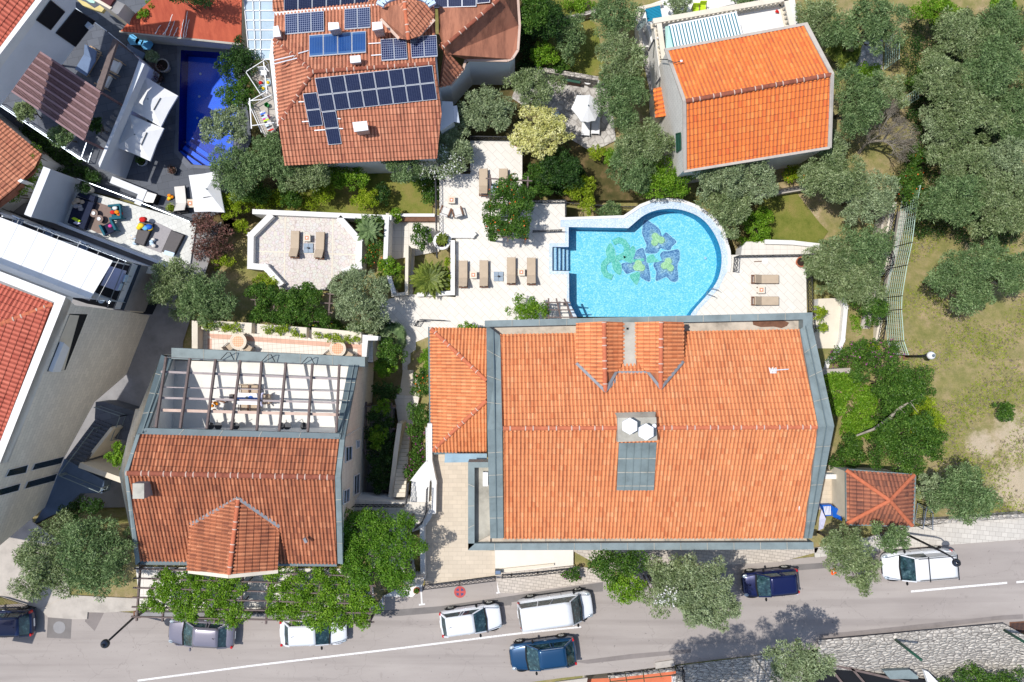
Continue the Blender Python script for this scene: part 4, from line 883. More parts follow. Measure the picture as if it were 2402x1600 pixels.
def band(mb, px, zs, th, mat='zinc', seams=1.6):
    p = PZ(px, zs); mb.prism(p, th, mat); L = (p[1] - p[0]).length; n = int(L / seams)
    for k in range(1, n + 1): a = p[0].lerp(p[1], k / (n + 1)); b = p[3].lerp(p[2], k / (n + 1)); u = Vector((0, 0, .012)); mb.bar(a + u, b + u, .03, .03, 'zinc_pale')
# ---------------------------------------------------------------- the villa
def villa():
    v = B('villa', 'largest building, bright orange tiled roof edged with grey zinc, south of the big pool', 'house', (1500, 1010), -4.5)
    EN, ZR, ES = 5.0, 8.0, 4.2
    mb = MB(); wall_drop(mb, S('1150,772 1893,765 1893,1274 1150,1274'), 4.1, -4.7, 'cream'); mb.add(PZ(S('1181,785 1181,1263 1181,1004'), [5, 4.1, 7.9]), [(0, 1, 2)], 'cream'); mb.add(PZ(S('1875,773 1886,1262 1915,1002'), [5, 4.1, 7.9]), [(0, 1, 2)], 'cream')
    obj('wall', mb, v)
    roof_face('roof_slope', S('1877,773 1173,786 1178,1005 1918,1002'), [EN, EN, ZR, ZR], v, 'tile_main'); roof_face('roof_slope', S('1181,1263 1886,1262 1918,1002 1178,1005'), [ES, ES, ZR, ZR], v, 'tile_main')
    ridge(v, P(1178, 1005, ZR + .05), P(1918, 1002, ZR + .05))
    mb = MB(); band(mb, S('1877,773 1920,1002 1957,999 1902,748'), [5.25, 8.25, 8.25, 5.25], .4); band(mb, S('1920,1002 1887,1263 1905,1263 1957,999'), [8.25, 4.45, 4.45, 8.25], .4)
    mb.bar(P(1889, 762, 5.3), P(1939, 1000, 8.3), .05, .05, 'zinc_dark'); mb.bar(P(1939, 1000, 8.3), P(1896, 1262, 4.5), .05, .05, 'zinc_dark'); obj('gable_capping', mb, v)
    mb = MB(); band(mb, S('1173,787 1178,1005 1143,1008 1141,762'), [5.25, 8.25, 8.25, 5.25], .4); band(mb, S('1178,1005 1181,1263 1150,1263 1143,1008'), [8.25, 4.45, 4.45, 8.25], .4)
    mb.bar(P(1157, 775, 5.3), P(1161, 1006, 8.3), .05, .05, 'zinc_dark'); mb.bar(P(1161, 1006, 8.3), P(1165, 1262, 4.5), .05, .05, 'zinc_dark'); obj('gable_capping', mb, v)
    mb = MB(); band(mb, S('1137,752 1906,733 1906,749 1137,767'), 5.35, 1.3); band(mb, S('1098,1275 1908,1272 1909,1289 1098,1291'), 4.35, 1.2); band(mb, S('1098,1084 1098,1290 1113,1276 1113,1097'), 4.35, 1.2); band(mb, S('1098,1084 1145,1084 1145,1097 1113,1097'), 4.353, 1.2, seams=5); band(mb, S('1884,745 1906,745 1906,775 1884,775'), 5.353, 1.0, seams=5); obj('parapet', mb, v)
    mb = MB(); mb.prism(PZ(S('1141,765 1900,748 1900,790 1141,792'), 4.6), .2, 'gutter'); mb.prism(PZ(S('1150,1255 1893,1255 1893,1275 1113,1275'), 3.9), .2, 'gutter'); mb.prism(PZ(S('1113,1096 1150,1096 1150,1276 1113,1276'), 3.8), .2, 'zinc_pale')
    for k in range(20): x = 1210 + 35 * k; mb.bar(P(x, 1262, 3.93), P(x, 1275, 3.93), .03, .02, 'concrete_dark')
    obj('gutter', mb, v)
    st = MB(); st.poly(PZ(Q(3, 1, '-140,1370 30,1372 150,1378 200,1400 180,1430 130,1450 60,1436 -60,1440 -130,1420'), 4.612), 'wood'); obj('rust_stain', st, v)
    # twin dormers on the north slope
    for k, (x0, xr, x1, w_, e_) in enumerate((((1352, 852), 1417, (1463, 871), (1420, 918), (1446, 872)), ((1491, 871), 1551, (1603, 848), (1550, 911), (1519, 872)))):
        d = obj('dormer', wall_drop(MB(), [(x0[0] + 4, 762), (x1[0] - 4, 762), (x1[0] - 4, 850), (x0[0] + 4, 850)], 5.9, 4.5, 'cream').add(PZ([(x0[0] + 4, 762), (x1[0] - 4, 762), (xr, 757)], [5.9, 5.9, 6.8]), [(0, 1, 2)], 'cream'), v)
        zr, ze = 7.0, 6.1
        if k == 0:
            roof_face('roof_slope', [x0, (x0[0], 758), (xr, 754), w_], [ze, ze, zr, zr], d, 'tile_main'); roof_face('roof_slope', [(x1[0], 756), (x1[0], 870), e_, w_, (xr, 754)], [ze, ze, 6.42, zr, zr], d, 'tile_main')
        else:
            roof_face('roof_slope', [(x0[0], 870), (x0[0], 756), (xr, 754), w_, e_], [ze, ze, zr, zr, 6.42], d, 'tile_main'); roof_face('roof_slope', [(x1[0], 756), x1, w_, (xr, 754)], [ze, ze, zr, zr], d, 'tile_main')
        ridge(d, P(xr, 756, zr + .06), P(*w_, zr + .06)); mb = MB()
        for a, b in (((x0, 6.2), (w_, 7.1)), ((w_, 7.1), (e_, 6.5)), ((w_, 7.1), (x1 if k else (x1[0], 871), 6.2))) if k == 0 else (((w_, 7.1), (x1, 6.2)), ((w_, 7.1), (e_, 6.5))): mb.bar(P(*a[0], a[1]), P(*b[0], b[1]), .16, .05, 'lead')
        mb.bar(P(1446, 873, 6.4), P(1519, 873, 6.4), .12, .04, 'lead') if k == 0 else None
        obj('flashing', mb, d)
    mb = MB(); mb.prism(PZ(S('1462,756 1492,756 1492,873 1462,873'), 6.15), .2, 'zinc_pale'); mb.box(P(1472, 771, 6.17), (.12, .12, .03), 'void'); obj('valley_panel', mb, v)
    # zinc panel and roof lanterns
    sp, sn = plane3(PZ(S('1181,1263 1886,1262 1918,1002'), [ES, ES, ZR])); q = [hit(x, y, sp, sn) + sn * .13 for x, y in Q(2, 2, '985,925 1330,920 1305,1360 965,1360')]
    mb = MB(); mb.prism(q, .12, 'zinc')
    for k in range(1, 5): mb.bar(q[0].lerp(q[1], k / 5) + sn * .02, q[3].lerp(q[2], k / 5) + sn * .02, .04, .05, 'zinc')
    for f in (.32, .61, .9): mb.bar(q[0].lerp(q[3], f) + sn * .02, q[1].lerp(q[2], f) + sn * .02, .05, .03, 'zinc_pale')
    obj('zinc_panel', mb, v)
    mb = MB(); mb.prism(PZ(Q(2, 2, '975,705 1330,700 1340,915 975,930'), 8.3), .6, 'zinc_pale'); mb.prism([p for p in PZ(Q(2, 2, '950,660 1325,650 1322,700 975,708'), [7.75, 7.75, 8.2, 8.2])], .2, 'zinc_pale'); obj('lantern_base', mb, v)
    for x, y in Q(2, 2, '1087,783 1237,836'):
        c = P(x, y, 9.0); r = M_(20, 9.0); hexa = lambda rr, z: [Vector((c.x + rr * math.sin(math.pi / 3 * k), c.y + rr * math.cos(math.pi / 3 * k), z)) for k in range(6)]
        mb = MB(); mb.prism(hexa(r * .8, 8.85), .6, 'lav'); mb.prism(hexa(r, 9.0), .1, 'white_pl'); t, b = hexa(r * .9, 9.0), [Vector((c.x, c.y, 9.12))]; mb.add(t + b, [(k, 6, (k + 1) % 6) for k in range(6)], 'canvas'); o = obj('roof_lantern', mb, v)
    obj('vent_cap', MB().lathe([(.09, 0), (.09, .25), (.12, .26), (.12, .32)], P(*Q(2, 2, '1303,775')[0], 8.4), 'white_pl', 12), v)
    # west wing
    wz = .6
    for px, zs in ((S('1012,1060 1009,769 1141,893 1141,940'), [wz, wz, 2.9, 2.9]), (S('1141,771 1009,769 1141,893'), [wz, wz, 2.9]), (S('1012,1060 1141,1061 1141,940'), [wz, wz, 2.9])): roof_face('wing_roof', px, zs, v, 'tile_main')
    ridge(v, P(1011, 771, wz + .06), P(1141, 893, 3.0)); ridge(v, P(1014, 1058, wz + .06), P(1141, 940, 3.0))
    mb = MB(); mb.prism(PZ(S('1004,766 1010,769 1013,1063 1008,1066'), wz - .02), .15, 'zinc_dark'); mb.prism(PZ(S('1008,1061 1141,1062 1141,1066 1008,1066'), wz - .01), .14, 'zinc_dark'); obj('eaves_gutter', mb, v)
    obj('wing_wall', wall_drop(MB(), S('1022,780 1150,780 1150,1052 1022,1052'), wz - .1, -4.7, 'cream'), v)
    mb = MB(); q = PZ(Q(1, 2, '1740,1035 2125,1035 2125,1112 1735,1118'), 2.2); mb.prism(q, .05, 'glass_pale'); obj('glass_canopy', mb, v); obj('vent_box', block(MB(), Q(1, 2, '2088,1208 2135,1208 2135,1335 2088,1335'), 4.4, 3.8, 'white_pl'), v)
    for x, y in ((1810, 869),):
        t = B('roof_aerial', 'small bent metal aerial lying on the villa roof right of the dormers', 'aerial', (x, y), 6.2); obj('mast', MB().bar(P(1808, 869, 6.5), P(1850, 866, 6.7), .05, .04, 'steel'), t); mb = MB()
        for k in range(5): mb.bar(P(1804 + 4 * k, 862 + 2 * (k % 2), 6.5), P(1808 + 3 * k, 876, 6.55), .05, .04, 'white_pl')
        obj('elements', mb, t)
    t = B('roof_vent', 'small white tube vent on the lower right of the villa roof', 'vent', (1875, 1189), 4.9); obj('cap', MB().bar(P(1875, 1183, 5.35), P(1875, 1195, 5.2), .12, .1, 'white_pl'), t)
villa()
# ---------------------------------------------------------------- pergola terrace house
def west_house():
    v = B('house', 'weathered terracotta house with open beamed roof terrace, left of the long steps', 'house', (560, 1110), -3); ZN, ZR, ZS = 5.1, 6.0, 3.4
    mb = MB(); fp = [P(378, 832, 1.15), P(841, 856, 1.15), P(803, 1322, 3.4), P(325, 1318, 3.4)]
    pe0, pe1, pw0, pw1 = P(841, 856, 1.15), P(803, 1322, 3.4), P(378, 832, 1.15), P(319, 1325, 3.4); yN = P(560, 1025, ZN).y
    def side(a, b):                                        # sloping side wall: low at the terrace front, high at the ridge
        f = lambda y: a.x + (b.x - a.x) * (y - a.y) / (b.y - a.y); yr = P(500, 1113, ZR).y; ys = [(a.y, 1.1), (P(0, 1020, ZN).y, ZN), (yr, ZR), (b.y, 3.3)]; top = [Vector((f(y), y, z)) for y, z in ys]; bot = [Vector((f(y), y, -4.6)) for y, z in ys]
        mb.add(top + bot, [(i, i + 1, 5 + i, 4 + i) for i in range(3)], 'stone_wall_smooth')
        off = Vector((.42 if a.x < -15 else -.42, 0, 0)); mb.add([p + off for p in top] + [p + off for p in bot], [(i, i + 1, 5 + i, 4 + i) for i in range(3)], 'white')
    side(pe0, pe1); side(pw0, pw1); mb.add([pw1, pe1, pe1 - Vector((0, 0, 8)), pw1 - Vector((0, 0, 8))], [(0, 1, 2, 3)], 'stone_wall_smooth'); mb.add([pw0, pe0, pe0 - Vector((0, 0, 5.6)), pw0 - Vector((0, 0, 5.6))], [(0, 1, 2, 3)], 'cream')
    mb.add([Vector((pw0.x, yN, 5)), Vector((pe0.x, yN, 5)), Vector((pe0.x, yN, 0)), Vector((pw0.x, yN, 0))], [(0, 1, 2, 3)], 'white'); obj('wall', mb, v)
    east = vplane((841, 856), 1.15, (803, 1322), 3.4)
    for s in ('820,975 878,965 875,1090 820,1115', '920,915 950,908 945,978 920,988', '900,1240 948,1215 945,1395 895,1420', '805,1375 855,1352 850,1475 798,1500'): window(v, Q(1, 2, s), *east, off=.03)
    obj('terrace_floor', MB().prism(PZ(S('402,845 841,858 841,1030 402,1020'), 0), .3, 'canvas_floor'), v)
    roof_face('roof_slope', S('796,1031 324,1019 297,1110 785,1120'), [ZN, ZN, ZR, ZR], v, 'tile_left', course=.42, amp=.08); roof_face('roof_slope', S('329,1315 790,1322 785,1120 297,1110'), [ZS, ZS, ZR, ZR], v, 'tile_left', course=.42, amp=.08)
    ridge(v, P(297, 1110, ZR + .06), P(785, 1120, ZR + .06), 'ridge_dark', .16)
    # zinc-capped side parapets and front
    mb = MB(); band(mb, S('378,832 320,1019 343,1012 402,843'), [1.25, 5.25, 5.25, 1.25], .3, 'zinc_dark'); band(mb, S('320,1019 291,1107 299,1110 328,1019'), [5.25, 6.15, 6.15, 5.25], .3); band(mb, S('291,1107 318,1326 328,1318 299,1110'), [6.15, 3.55, 3.55, 6.15], .3); mb.bar(P(392, 838, 1.32), P(333, 1016, 5.32), .06, .06, 'zinc'); obj('side_capping', mb, v); mb = MB()
    band(mb, S('841,856 808,1031 785,1028 818,856'), [1.25, 5.25, 5.25, 1.25], .3, 'zinc_dark'); band(mb, S('808,1031 799,1118 786,1120 797,1031'), [5.25, 6.15, 6.15, 5.25], .3); band(mb, S('799,1118 804,1324 792,1322 786,1120'), [6.15, 3.55, 3.55, 6.15], .3); 
    mb.bar(P(830, 856, 1.32), P(797, 1030, 5.32), .06, .06, 'zinc'); obj('side_capping', mb, v)
    mb = MB(); band(mb, S('402,816 856,838 856,861 402,842'), 1.2, 1.1, 'zinc', 2.2); obj('parapet', mb, v); mb = MB(); band(mb, S('340,1004 797,1017 795,1030 326,1018'), 5.2, .25, 'zinc_dark', 2.5); obj('back_capping', mb, v); mb = MB(); band(mb, S('329,1314 790,1321 790,1329 329,1325'), 3.35, .2, 'zinc_dark', 2.5); obj('eaves_capping', mb, v)
    # pergola beams over the roof terrace
    p = obj('beam_frame', MB().bar(P(386, 838, 3.85), P(797, 858, 3.85), .05, .05, 'iron'), v); tops = (390, 446, 506, 564, 614, 671, 733, 796); bots = (366, 423, 485, 543, 602.5, 655, 722, 789)
    for k, (a, b) in enumerate(zip(tops, bots)): obj('beam', MB().bar(P(a, 838 + 2.6 * k, 3.8), P(b, 1003 + 1.6 * k, 5.2), .12, .2, 'wood_grey'), v)
    for (yl, yr, f, w_, m) in ((872, 889, .2, .13, 'ridge_beam'), (908, 918, .43, .06, 'ridge_beam'), (933, 945, .58, .12, 'ridge_beam'), (962, 973, .76, .17, 'mortar')):
        z = 3.8 + 1.4 * f - .22; obj('purlin', MB().bar(P(378 + 0 * f, yl, z), P(796, yr, z), w_, .08, m), v)
    # dormer
    d = obj('dormer', wall_drop(MB(), S('450,1238 648,1238 645,1330 450,1328'), [4.5, 4.5, 4.2, 4.2], 3.0, 'white'), v)
    roof_face('roof_slope', S('446,1231 442,1336 537,1347 558,1169'), [4.5, 4.35, 5.35, 5.35], d, 'tile_left', course=.42, amp=.08); roof_face('roof_slope', S('651,1336 656,1236 558,1169 537,1347'), [4.35, 4.5, 5.35, 5.35], d, 'tile_left', course=.42, amp=.08)
    ridge(d, P(558, 1170, 5.42), P(537, 1347, 5.42), 'ridge', .14); mb = MB()
    for a, b in (((447, 1230, 4.6), (558, 1168, 5.45)), ((558, 1168, 5.45), (656, 1236, 4.6))): mb.bar(P(*a), P(*b), .2, .05, 'lead')
    mb.bar(P(442, 1340, 4.3), P(537, 1352, 5.3), .22, .1, 'cream'); mb.bar(P(537, 1352, 5.3), P(652, 1340, 4.3), .22, .1, 'cream'); obj('flashing', mb, d)
    c = chimney(v, S('311,1134 338,1134 338,1170 311,1170'), 6.6, 5.2, 'zinc_pale', 'concrete_dark'); t = MB(); t.bar(P(714, 1262, 4.75), P(719, 1272, 4.7), .16, .2, 'lead'); obj('roof_pipe', t, v)
    # ironwork: little wheel-shaped awning winders against the back wall
    mb = MB()
    for x in (377, 494, 512, 553, 660, 674, 713):
        for z in (.5, 1.1): mb.lathe([(.2, 0), (.24, 0), (.24, .04), (.2, .04)], P(x, 1003, z) + Vector((0, .1, 0)), 'iron', 12)
        mb.bar(P(x - 3, 985, 1.5), P(x, 1003, .1), .03, .03, 'iron')
    obj('iron_brackets', mb, v)
    mb = MB()
    for x, y in ((535, 827), (631, 832), (724, 838)):
        for a, b in (((x - 18, y + 17, 1.4), (x - 2, y, 1.9)), ((x + 5, y, 1.9), (x + 14, y + 17, 1.4)), ((x - 2, y, 1.9), (x + 5, y, 1.9))): mb.bar(P(*a), P(*b), .04, .04, 'iron')
    obj('parapet_stays', mb, v)
    # lower front terrace
    f = obj('front_terrace', MB().prism(PZ(S('450,752 875,785 875,850 450,830'), -2.0), 2.7, 'terrace_tile', 'cream'), v)
    mb = MB(); z8 = lambda s: [(440 + float(a.split(',')[0]) * .1954, 740 + float(a.split(',')[1]) * .1954) for a in s.split()]
    mb.poly(PZ(z8('230,215 2090,350 2090,405 290,275'), -1.994), 'pink_tile'); mb.poly(PZ(z8('240,275 290,278 290,420 240,420'), -1.994), 'pink_tile'); mb.poly(PZ(z8('2040,405 2090,405 2090,520 2040,520'), -1.994), 'pink_tile'); obj('tile_border', mb, v)
    mb = MB(); block(mb, z8('60,80 120,78 120,420 60,420'), -1.0, -2.1, 'cream'); obj('side_wall', mb, v); mb = MB(); block(mb, z8('2100,232 2290,250 2280,300 2165,300 2145,515 2095,515'), -1.0, -2.1, 'white'); obj('side_wall', mb, v)
    for s in ('165,55 770,90 765,215 165,165', '835,100 1430,145 1425,265 835,215', '1490,145 2085,200 2085,320 1490,270'): obj('planter', block(MB(), z8(s), -1.25, -2.1, 'cream'), v)
    return z8
MATS['canvas_floor'] = plain('white_terrace_floor', srgb(226, 222, 214), .8, .05, 1); MATS['ridge_beam'] = plain('pinkish_purlin', srgb(166, 154, 152), .8, .12, 3)
z8 = west_house()
# ---------------------------------------------------------------- white modern building, bottom left
def modern_south():
    v = B('apartment_building', 'tall white parapet building with red tiled roof and stone facade at the left edge', 'building', (60, 900), -2); ZP = 6.5
    A, n = vplane((154, 696), ZP, (0, 1088), ZP)
    mb = MB(); pts = S('154,696 176,716 301,731 362,742 392,790 344,838 222,943 150,1075 106,1190 -60,1330 -140,1440'); w = [hit(x, y, A, n) for x, y in pts]
    mb.add(w, [tuple(range(len(w)))], 'stone_wall_smooth'); q = [P(154, 696, ZP), P(-170, 571, ZP), P(-170, 571, ZP) - Vector((0, 0, 12)), P(154, 696, ZP) - Vector((0, 0, 12))]; mb.add(q, [(0, 1, 2, 3)], 'white_wall'); obj('wall', mb, v)
    mb = MB(); mb.prism(PZ(S('154,696 0,1088 -200,1596 -240,1590 0,1037 128,709 0,658 -170,599 -170,571'), ZP), .8, 'white'); obj('parapet', mb, v)
    roof_face('roof_slope', S('-110,1330 124,716 -100,800 -420,1300'), [6.1, 6.1, 7.4, 7.6], v, 'tile_red', .26, .4, .06); roof_face('roof_slope', S('126,712 -140,612 -200,780 -100,800'), [6.1, 6.1, 7.4, 7.4], v, 'tile_red', .26, .4, .06)
    ridge(v, P(124, 715, 6.25), P(-100, 798, 7.5), 'ridge', .15)
    for s in ('45,1250 80,1180 255,1135 235,1210', '285,1190 315,1125 590,1058 560,1125', '-60,1435 -30,1365 185,1305 165,1375', '218,1360 250,1290 525,1215 500,1285'): window(v, Q(0, 2, s), A, n, fw=.03, bars=0)
    nn = n if (CAM - A).dot(n) > 0 else -n; r = [hit(x, y, A, n) + nn * .015 for x, y in S('110,871 153,868 205,737 163,736')]; o = obj('recess', MB().add(r, [(0, 1, 2, 3)], 'void'), v)
    b = [hit(x, y, A, n) + nn * .03 for x, y in S('112,869 132,868 153,812 140,800')]; obj('air_conditioner', MB().add(b + [p + nn * .25 for p in b], [(0, 1, 2, 3), (4, 5, 6, 7), (0, 1, 5, 4), (1, 2, 6, 5), (2, 3, 7, 6), (3, 0, 4, 7)], 'white_pl'), o); obj('lining', MB().add([q + nn * .02 for q in [hit(x, y, A, n) for x, y in S('140,868 150,868 185,740 163,738 138,800')]], [(0, 1, 2, 3, 4)], 'cream'), o)
    # terrace storey with awning
    t = obj('terrace_floor', block(MB(), Q(0, 1, '-600,160 0,400 1215,862 1050,1272 800,1225 -600,760'), .2, -4.4, 'charcoal', 'white_wall'), v)
    obj('side_ledge', block(MB(), Q(0, 1, '1225,850 1300,872 1140,1285 1050,1272'), -.6, -4.4, 'glass_dark', 'concrete_dark'), v); obj('stone_ledge', block(MB(), Q(0, 1, '1305,872 1480,915 1430,1020 1410,950 1320,945 1190,1300 1140,1285'), -1.6, -4.4, 'cream'), v)
    obj('light_well', MB().poly(PZ(Q(0, 1, '1315,945 1560,990 1400,1325 1180,1308'), -3.6), 'void'), v)
    a = B('awning', 'long off-white fabric awning along the building at the left edge', 'awning', Q(0, 1, '500,900')[0], .2); mb = MB(); mb.prism(PZ(Q(0, 1, '-600,180 0,430 1037,830 820,1197 0,922 -600,700'), [2.6, 2.6, 2.6, 3.5, 3.5, 3.5]), .03, 'canvas'); obj('canopy', mb, a)
    mb = MB()
    for k in range(6): x = 70 + 185 * k; mb.bar(P(*Q(0, 1, f'{x+100},{455+k*72}')[0], 2.63), P(*Q(0, 1, f'{x-110},{895+k*62}')[0], 3.52), .02, .01, 'white')
    obj('seams', mb, a)
    for x, y in Q(0, 1, '20,420 1020,835 520,640'): q = P(x, y, 2.55); obj('post', MB().bar(q, (q.x, q.y, .2), .08, .08, 'white_pl'), a)
    # sunken stair court in the shade
    struct('stair_landing', block(MB(), Q(0, 2, '880,560 960,560 1260,650 1170,920 1020,890 1030,770 870,720'), -2.8, -4.6, 'slate'))
    stairs('court_steps', *Q(0, 2, '590,1100 740,1160 1030,775 880,715'), -.6, -2.8, 12, 'slate')
    struct('landing', block(MB(), Q(0, 2, '590,1085 960,1285 940,1400 740,1400 560,1568 440,1620 300,1700 395,1540'), -.55, -1.6, 'slate_blue'))
    wall('stair_wall', 'cream stringer wall beside the shaded court steps', Q(0, 2, '745,1160 1020,810'), -4.4, -1.4, .2, 'cream'); wall('court_wall', 'cream court wall between the shaded steps and the terracotta house', Q(0, 2, '750,1150 1140,1290'), -4.4, -.5, .35, 'cream')
    wall('court_wall', 'cream ledge of the upper stair landing by the zinc edge', Q(0, 2, '1260,650 1190,910'), -4.4, -1.8, .3, 'cream')
    railing('glass_railing', 'thin steel handrail on glass down the middle of the shaded court steps', Q(0, 2, '610,1210 925,790'), [-.6, -2.6], .9, 'zinc', 'bars', 1.2); railing('glass_railing', 'steel-topped glass railing round the upper court landing', Q(0, 2, '930,600 1165,680 1080,900'), -2.8, .9, 'zinc', 'bars', 1.2)
    railing('glass_railing', 'steel-topped glass railing at the street end of the shaded court', Q(0, 2, '620,1220 980,1370 1000,1330'), -.55, .9, 'zinc', 'bars', 1.2)
MATS['beam_pink'] = plain('pinkish_beam', srgb(140, 112, 114), .7, .1, 3); MATS['slate_blue'] = plain('blue_grey_slate', srgb(92, 108, 130), .8, .08, 1)
modern_south()
# ---------------------------------------------------------------- white modern building, top left
def modern_north():
    v = B('apartment_building', 'white modern building with brown pergola terrace above the navy pool, top left', 'building', (150, 200), -5.9); ZP = 5.5
    A, n = vplane((0, 127), ZP, (98, 0), ZP); W = lambda s: [hit(x, y, A, n) for x, y in Q(0, 0, s)]
    mb = MB(); w = W('-200,760 385,0 480,-120 700,-160 690,430 570,600 370,470 110,830 -200,1250'); mb.add(w, [tuple(range(len(w)))], 'white_wall'); obj('wall', mb, v)
    mb = MB(); mb.prism(PZ(Q(0, 0, '0,500 -400,1040 -440,1000 0,435 325,0 700,-500 760,-470 385,0'), ZP), .7, 'white'); obj('parapet', mb, v)
    roof_face('roof_slope', Q(0, 0, '-400,980 600,-380 -400,-500'), [5.1, 5.1, 7], v, 'tile_red', .26, .4, .06)
    for s in ('330,180 460,270 590,105 460,0', '510,300 688,425 870,190 690,80'): window(v, Q(0, 0, s), A, n, 'void', 'charcoal', .03, .04, 0)
    obj('terrace_floor', block(MB(), Q(0, 0, '0,-200 300,-210 590,0 1060,350 1280,545 920,1545 820,1515 0,965 -400,700'), -2.2, -5.9, 'slate', 'white_wall'), v)
    mb = MB(); block(mb, Q(0, 0, '1215,755 1275,560 1330,590 975,1400 915,1540 905,1500'), -1.5, -2.3, 'white_wall'); obj('east_parapet', mb, v); obj('roof_slab', block(MB(), Q(0, 0, '460,0 620,110 640,90 800,260 845,225 560,0'), 1.2, .9, 'white_wall'), v)
    obj('divider_beam', block(MB(), Q(0, 0, '1040,355 1080,370 930,830 880,810'), .5, .25, 'wood_grey').bar(P(*Q(0, 0, '1060,365')[0], .3), P(*Q(0, 0, '1060,365')[0], .3) - Vector((0, 0, 2.5)), .1, .1, 'wood_grey'), v)
    railing('glass_railing', 'long pale-topped glass railing on the north side of the top left terrace', Q(0, 0, '590,0 1060,345 1270,520'), -2.2, 1.0, 'steel', 'bars', 1.4); railing('glass_railing', 'long pale-topped glass railing on the south side of the pergola terrace', Q(0, 0, '0,955 815,1500 870,1340'), -2.2, 1.0, 'steel', 'bars', 1.4)
    p = B('pergola', 'brown slatted pergola on the white top left terrace, half in shade', 'pergola', Q(0, 0, '520,880')[0], -2.2); a, b, c, d = PZ(Q(0, 0, '360,472 930,852 780,1290 110,835'), .5); sl = MB()
    for k in range(64): f = (k + .5) / 64; sl.bar(a.lerp(b, f), d.lerp(c, f), .055, .04, 'wood_red')
    obj('slats', sl, p)
    for k in range(8): f = k / 7; dn = Vector((0, 0, .07)); obj('beam', MB().bar(a.lerp(d, f) + dn, b.lerp(c, f) + dn, .13, .1, 'beam_pink'), p)
    for q in (b, c, d, a): obj('post', MB().bar(q, Vector((q.x, q.y, -2.2)), .12, .12, 'wood_red'), p)
modern_north()
# ---------------------------------------------------------------- small houses on the left and top
def small_ones():
    v = B('house', 'small terracotta roof with ivy edge at the left border of the photo', 'house', (40, 370), -5.9); roof_face('roof_slope', S('98,362 -150,160 -260,330 -100,560 45,452 84,400'), [-2, -2, .2, .2, -1.9, -2], v, 'tile_solar', .25, .4, .055)
    obj('wall', wall_drop(MB(), S('85,365 -140,180 -240,330 -90,540 35,440'), -2.3, -6, 'white'), v); obj('chimney', block(MB(), Q(0, 1, '160,95 190,75 215,90 185,112'), -.9, -2.2, 'white'), v)
    v = B('shed', 'smooth orange tiled roof with white drips beside the navy pool', 'outbuilding', (440, 60), -5.9); ZE = -3.4
    roof_face('roof_slope', Q(0, 0, '1110,287 2215,400 2222,-150 1560,-150 1240,130'), [ZE, ZE, -1.6, -1.6, -2.7], v, 'tile_flat', .24, .42, .018); obj('wall', wall_drop(MB(), Q(0, 0, '1180,280 2200,370 2200,-120 1560,-120'), -3.6, -6, 'cream'), v)
    mb = MB(); mb.bar(P(*Q(0, 0, '1100,292')[0], ZE - .1), P(*Q(0, 0, '2215,410')[0], ZE - .1), .14, .12, 'zinc_pale'); obj('gutter', mb, v)
    p0, n = plane3(PZ(Q(0, 0, '1110,287 2215,400 2222,-150'), [ZE, ZE, -1.6])); mb = MB(); rng = random.Random(4)
    for x0, y0, x1, y1 in ((1735, 80, 1690, 345), (1690, 180, 1660, 340), (1590, 130, 1520, 325), (1610, 190, 1560, 330), (1560, 230, 1500, 320), (1740, 180, 1710, 340), (1480, 230, 1430, 310), (1640, 250, 1600, 335)):
        pr = None
        for k in range(9):
            f = k / 8; q = hit(*Q(0, 0, f'{x0+(x1-x0)*f+rng.uniform(-4,4)},{y0+(y1-y0)*f}')[0], p0, n) + n * .075
            if pr: mb.bar(pr, q, .03 + .05 * f * rng.random(), .008, 'white')
            pr = q
    obj('white_drips', mb, v)
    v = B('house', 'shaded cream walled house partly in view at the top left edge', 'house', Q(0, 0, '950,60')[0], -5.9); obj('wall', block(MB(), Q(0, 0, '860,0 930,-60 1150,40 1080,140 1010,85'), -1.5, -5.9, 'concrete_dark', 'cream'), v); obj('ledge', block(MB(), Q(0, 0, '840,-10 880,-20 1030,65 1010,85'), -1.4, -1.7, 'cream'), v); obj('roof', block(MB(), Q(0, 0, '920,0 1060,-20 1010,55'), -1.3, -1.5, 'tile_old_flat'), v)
    v = B('balcony', 'pale yellow lit ledge with turquoise mat in the shade at the top left', 'balcony', Q(0, 0, '870,60')[0], -5.9); obj('slab', block(MB(), Q(0, 0, '690,-20 790,20 870,75 930,40 965,70 935,110 880,95 760,50'), -3.2, -3.5, 'cream_yellow'), v); obj('mat', block(MB(), Q(0, 0, '790,0 880,0 865,30 830,25'), -3.1, -3.2, 'mint'), v)
    wall('garden_wall', 'short cream lit wall stub left of the smooth orange roof', Q(0, 0, '1130,155 1190,185'), -5.9, -4.4, .3, 'cream')
MATS['tile_old_flat'] = plain('dark_red_roof', srgb(92, 50, 52), .8, .15, 3); MATS['cream_yellow'] = plain('pale_yellow_render', srgb(206, 190, 130), .85, .08, 2)
small_ones()
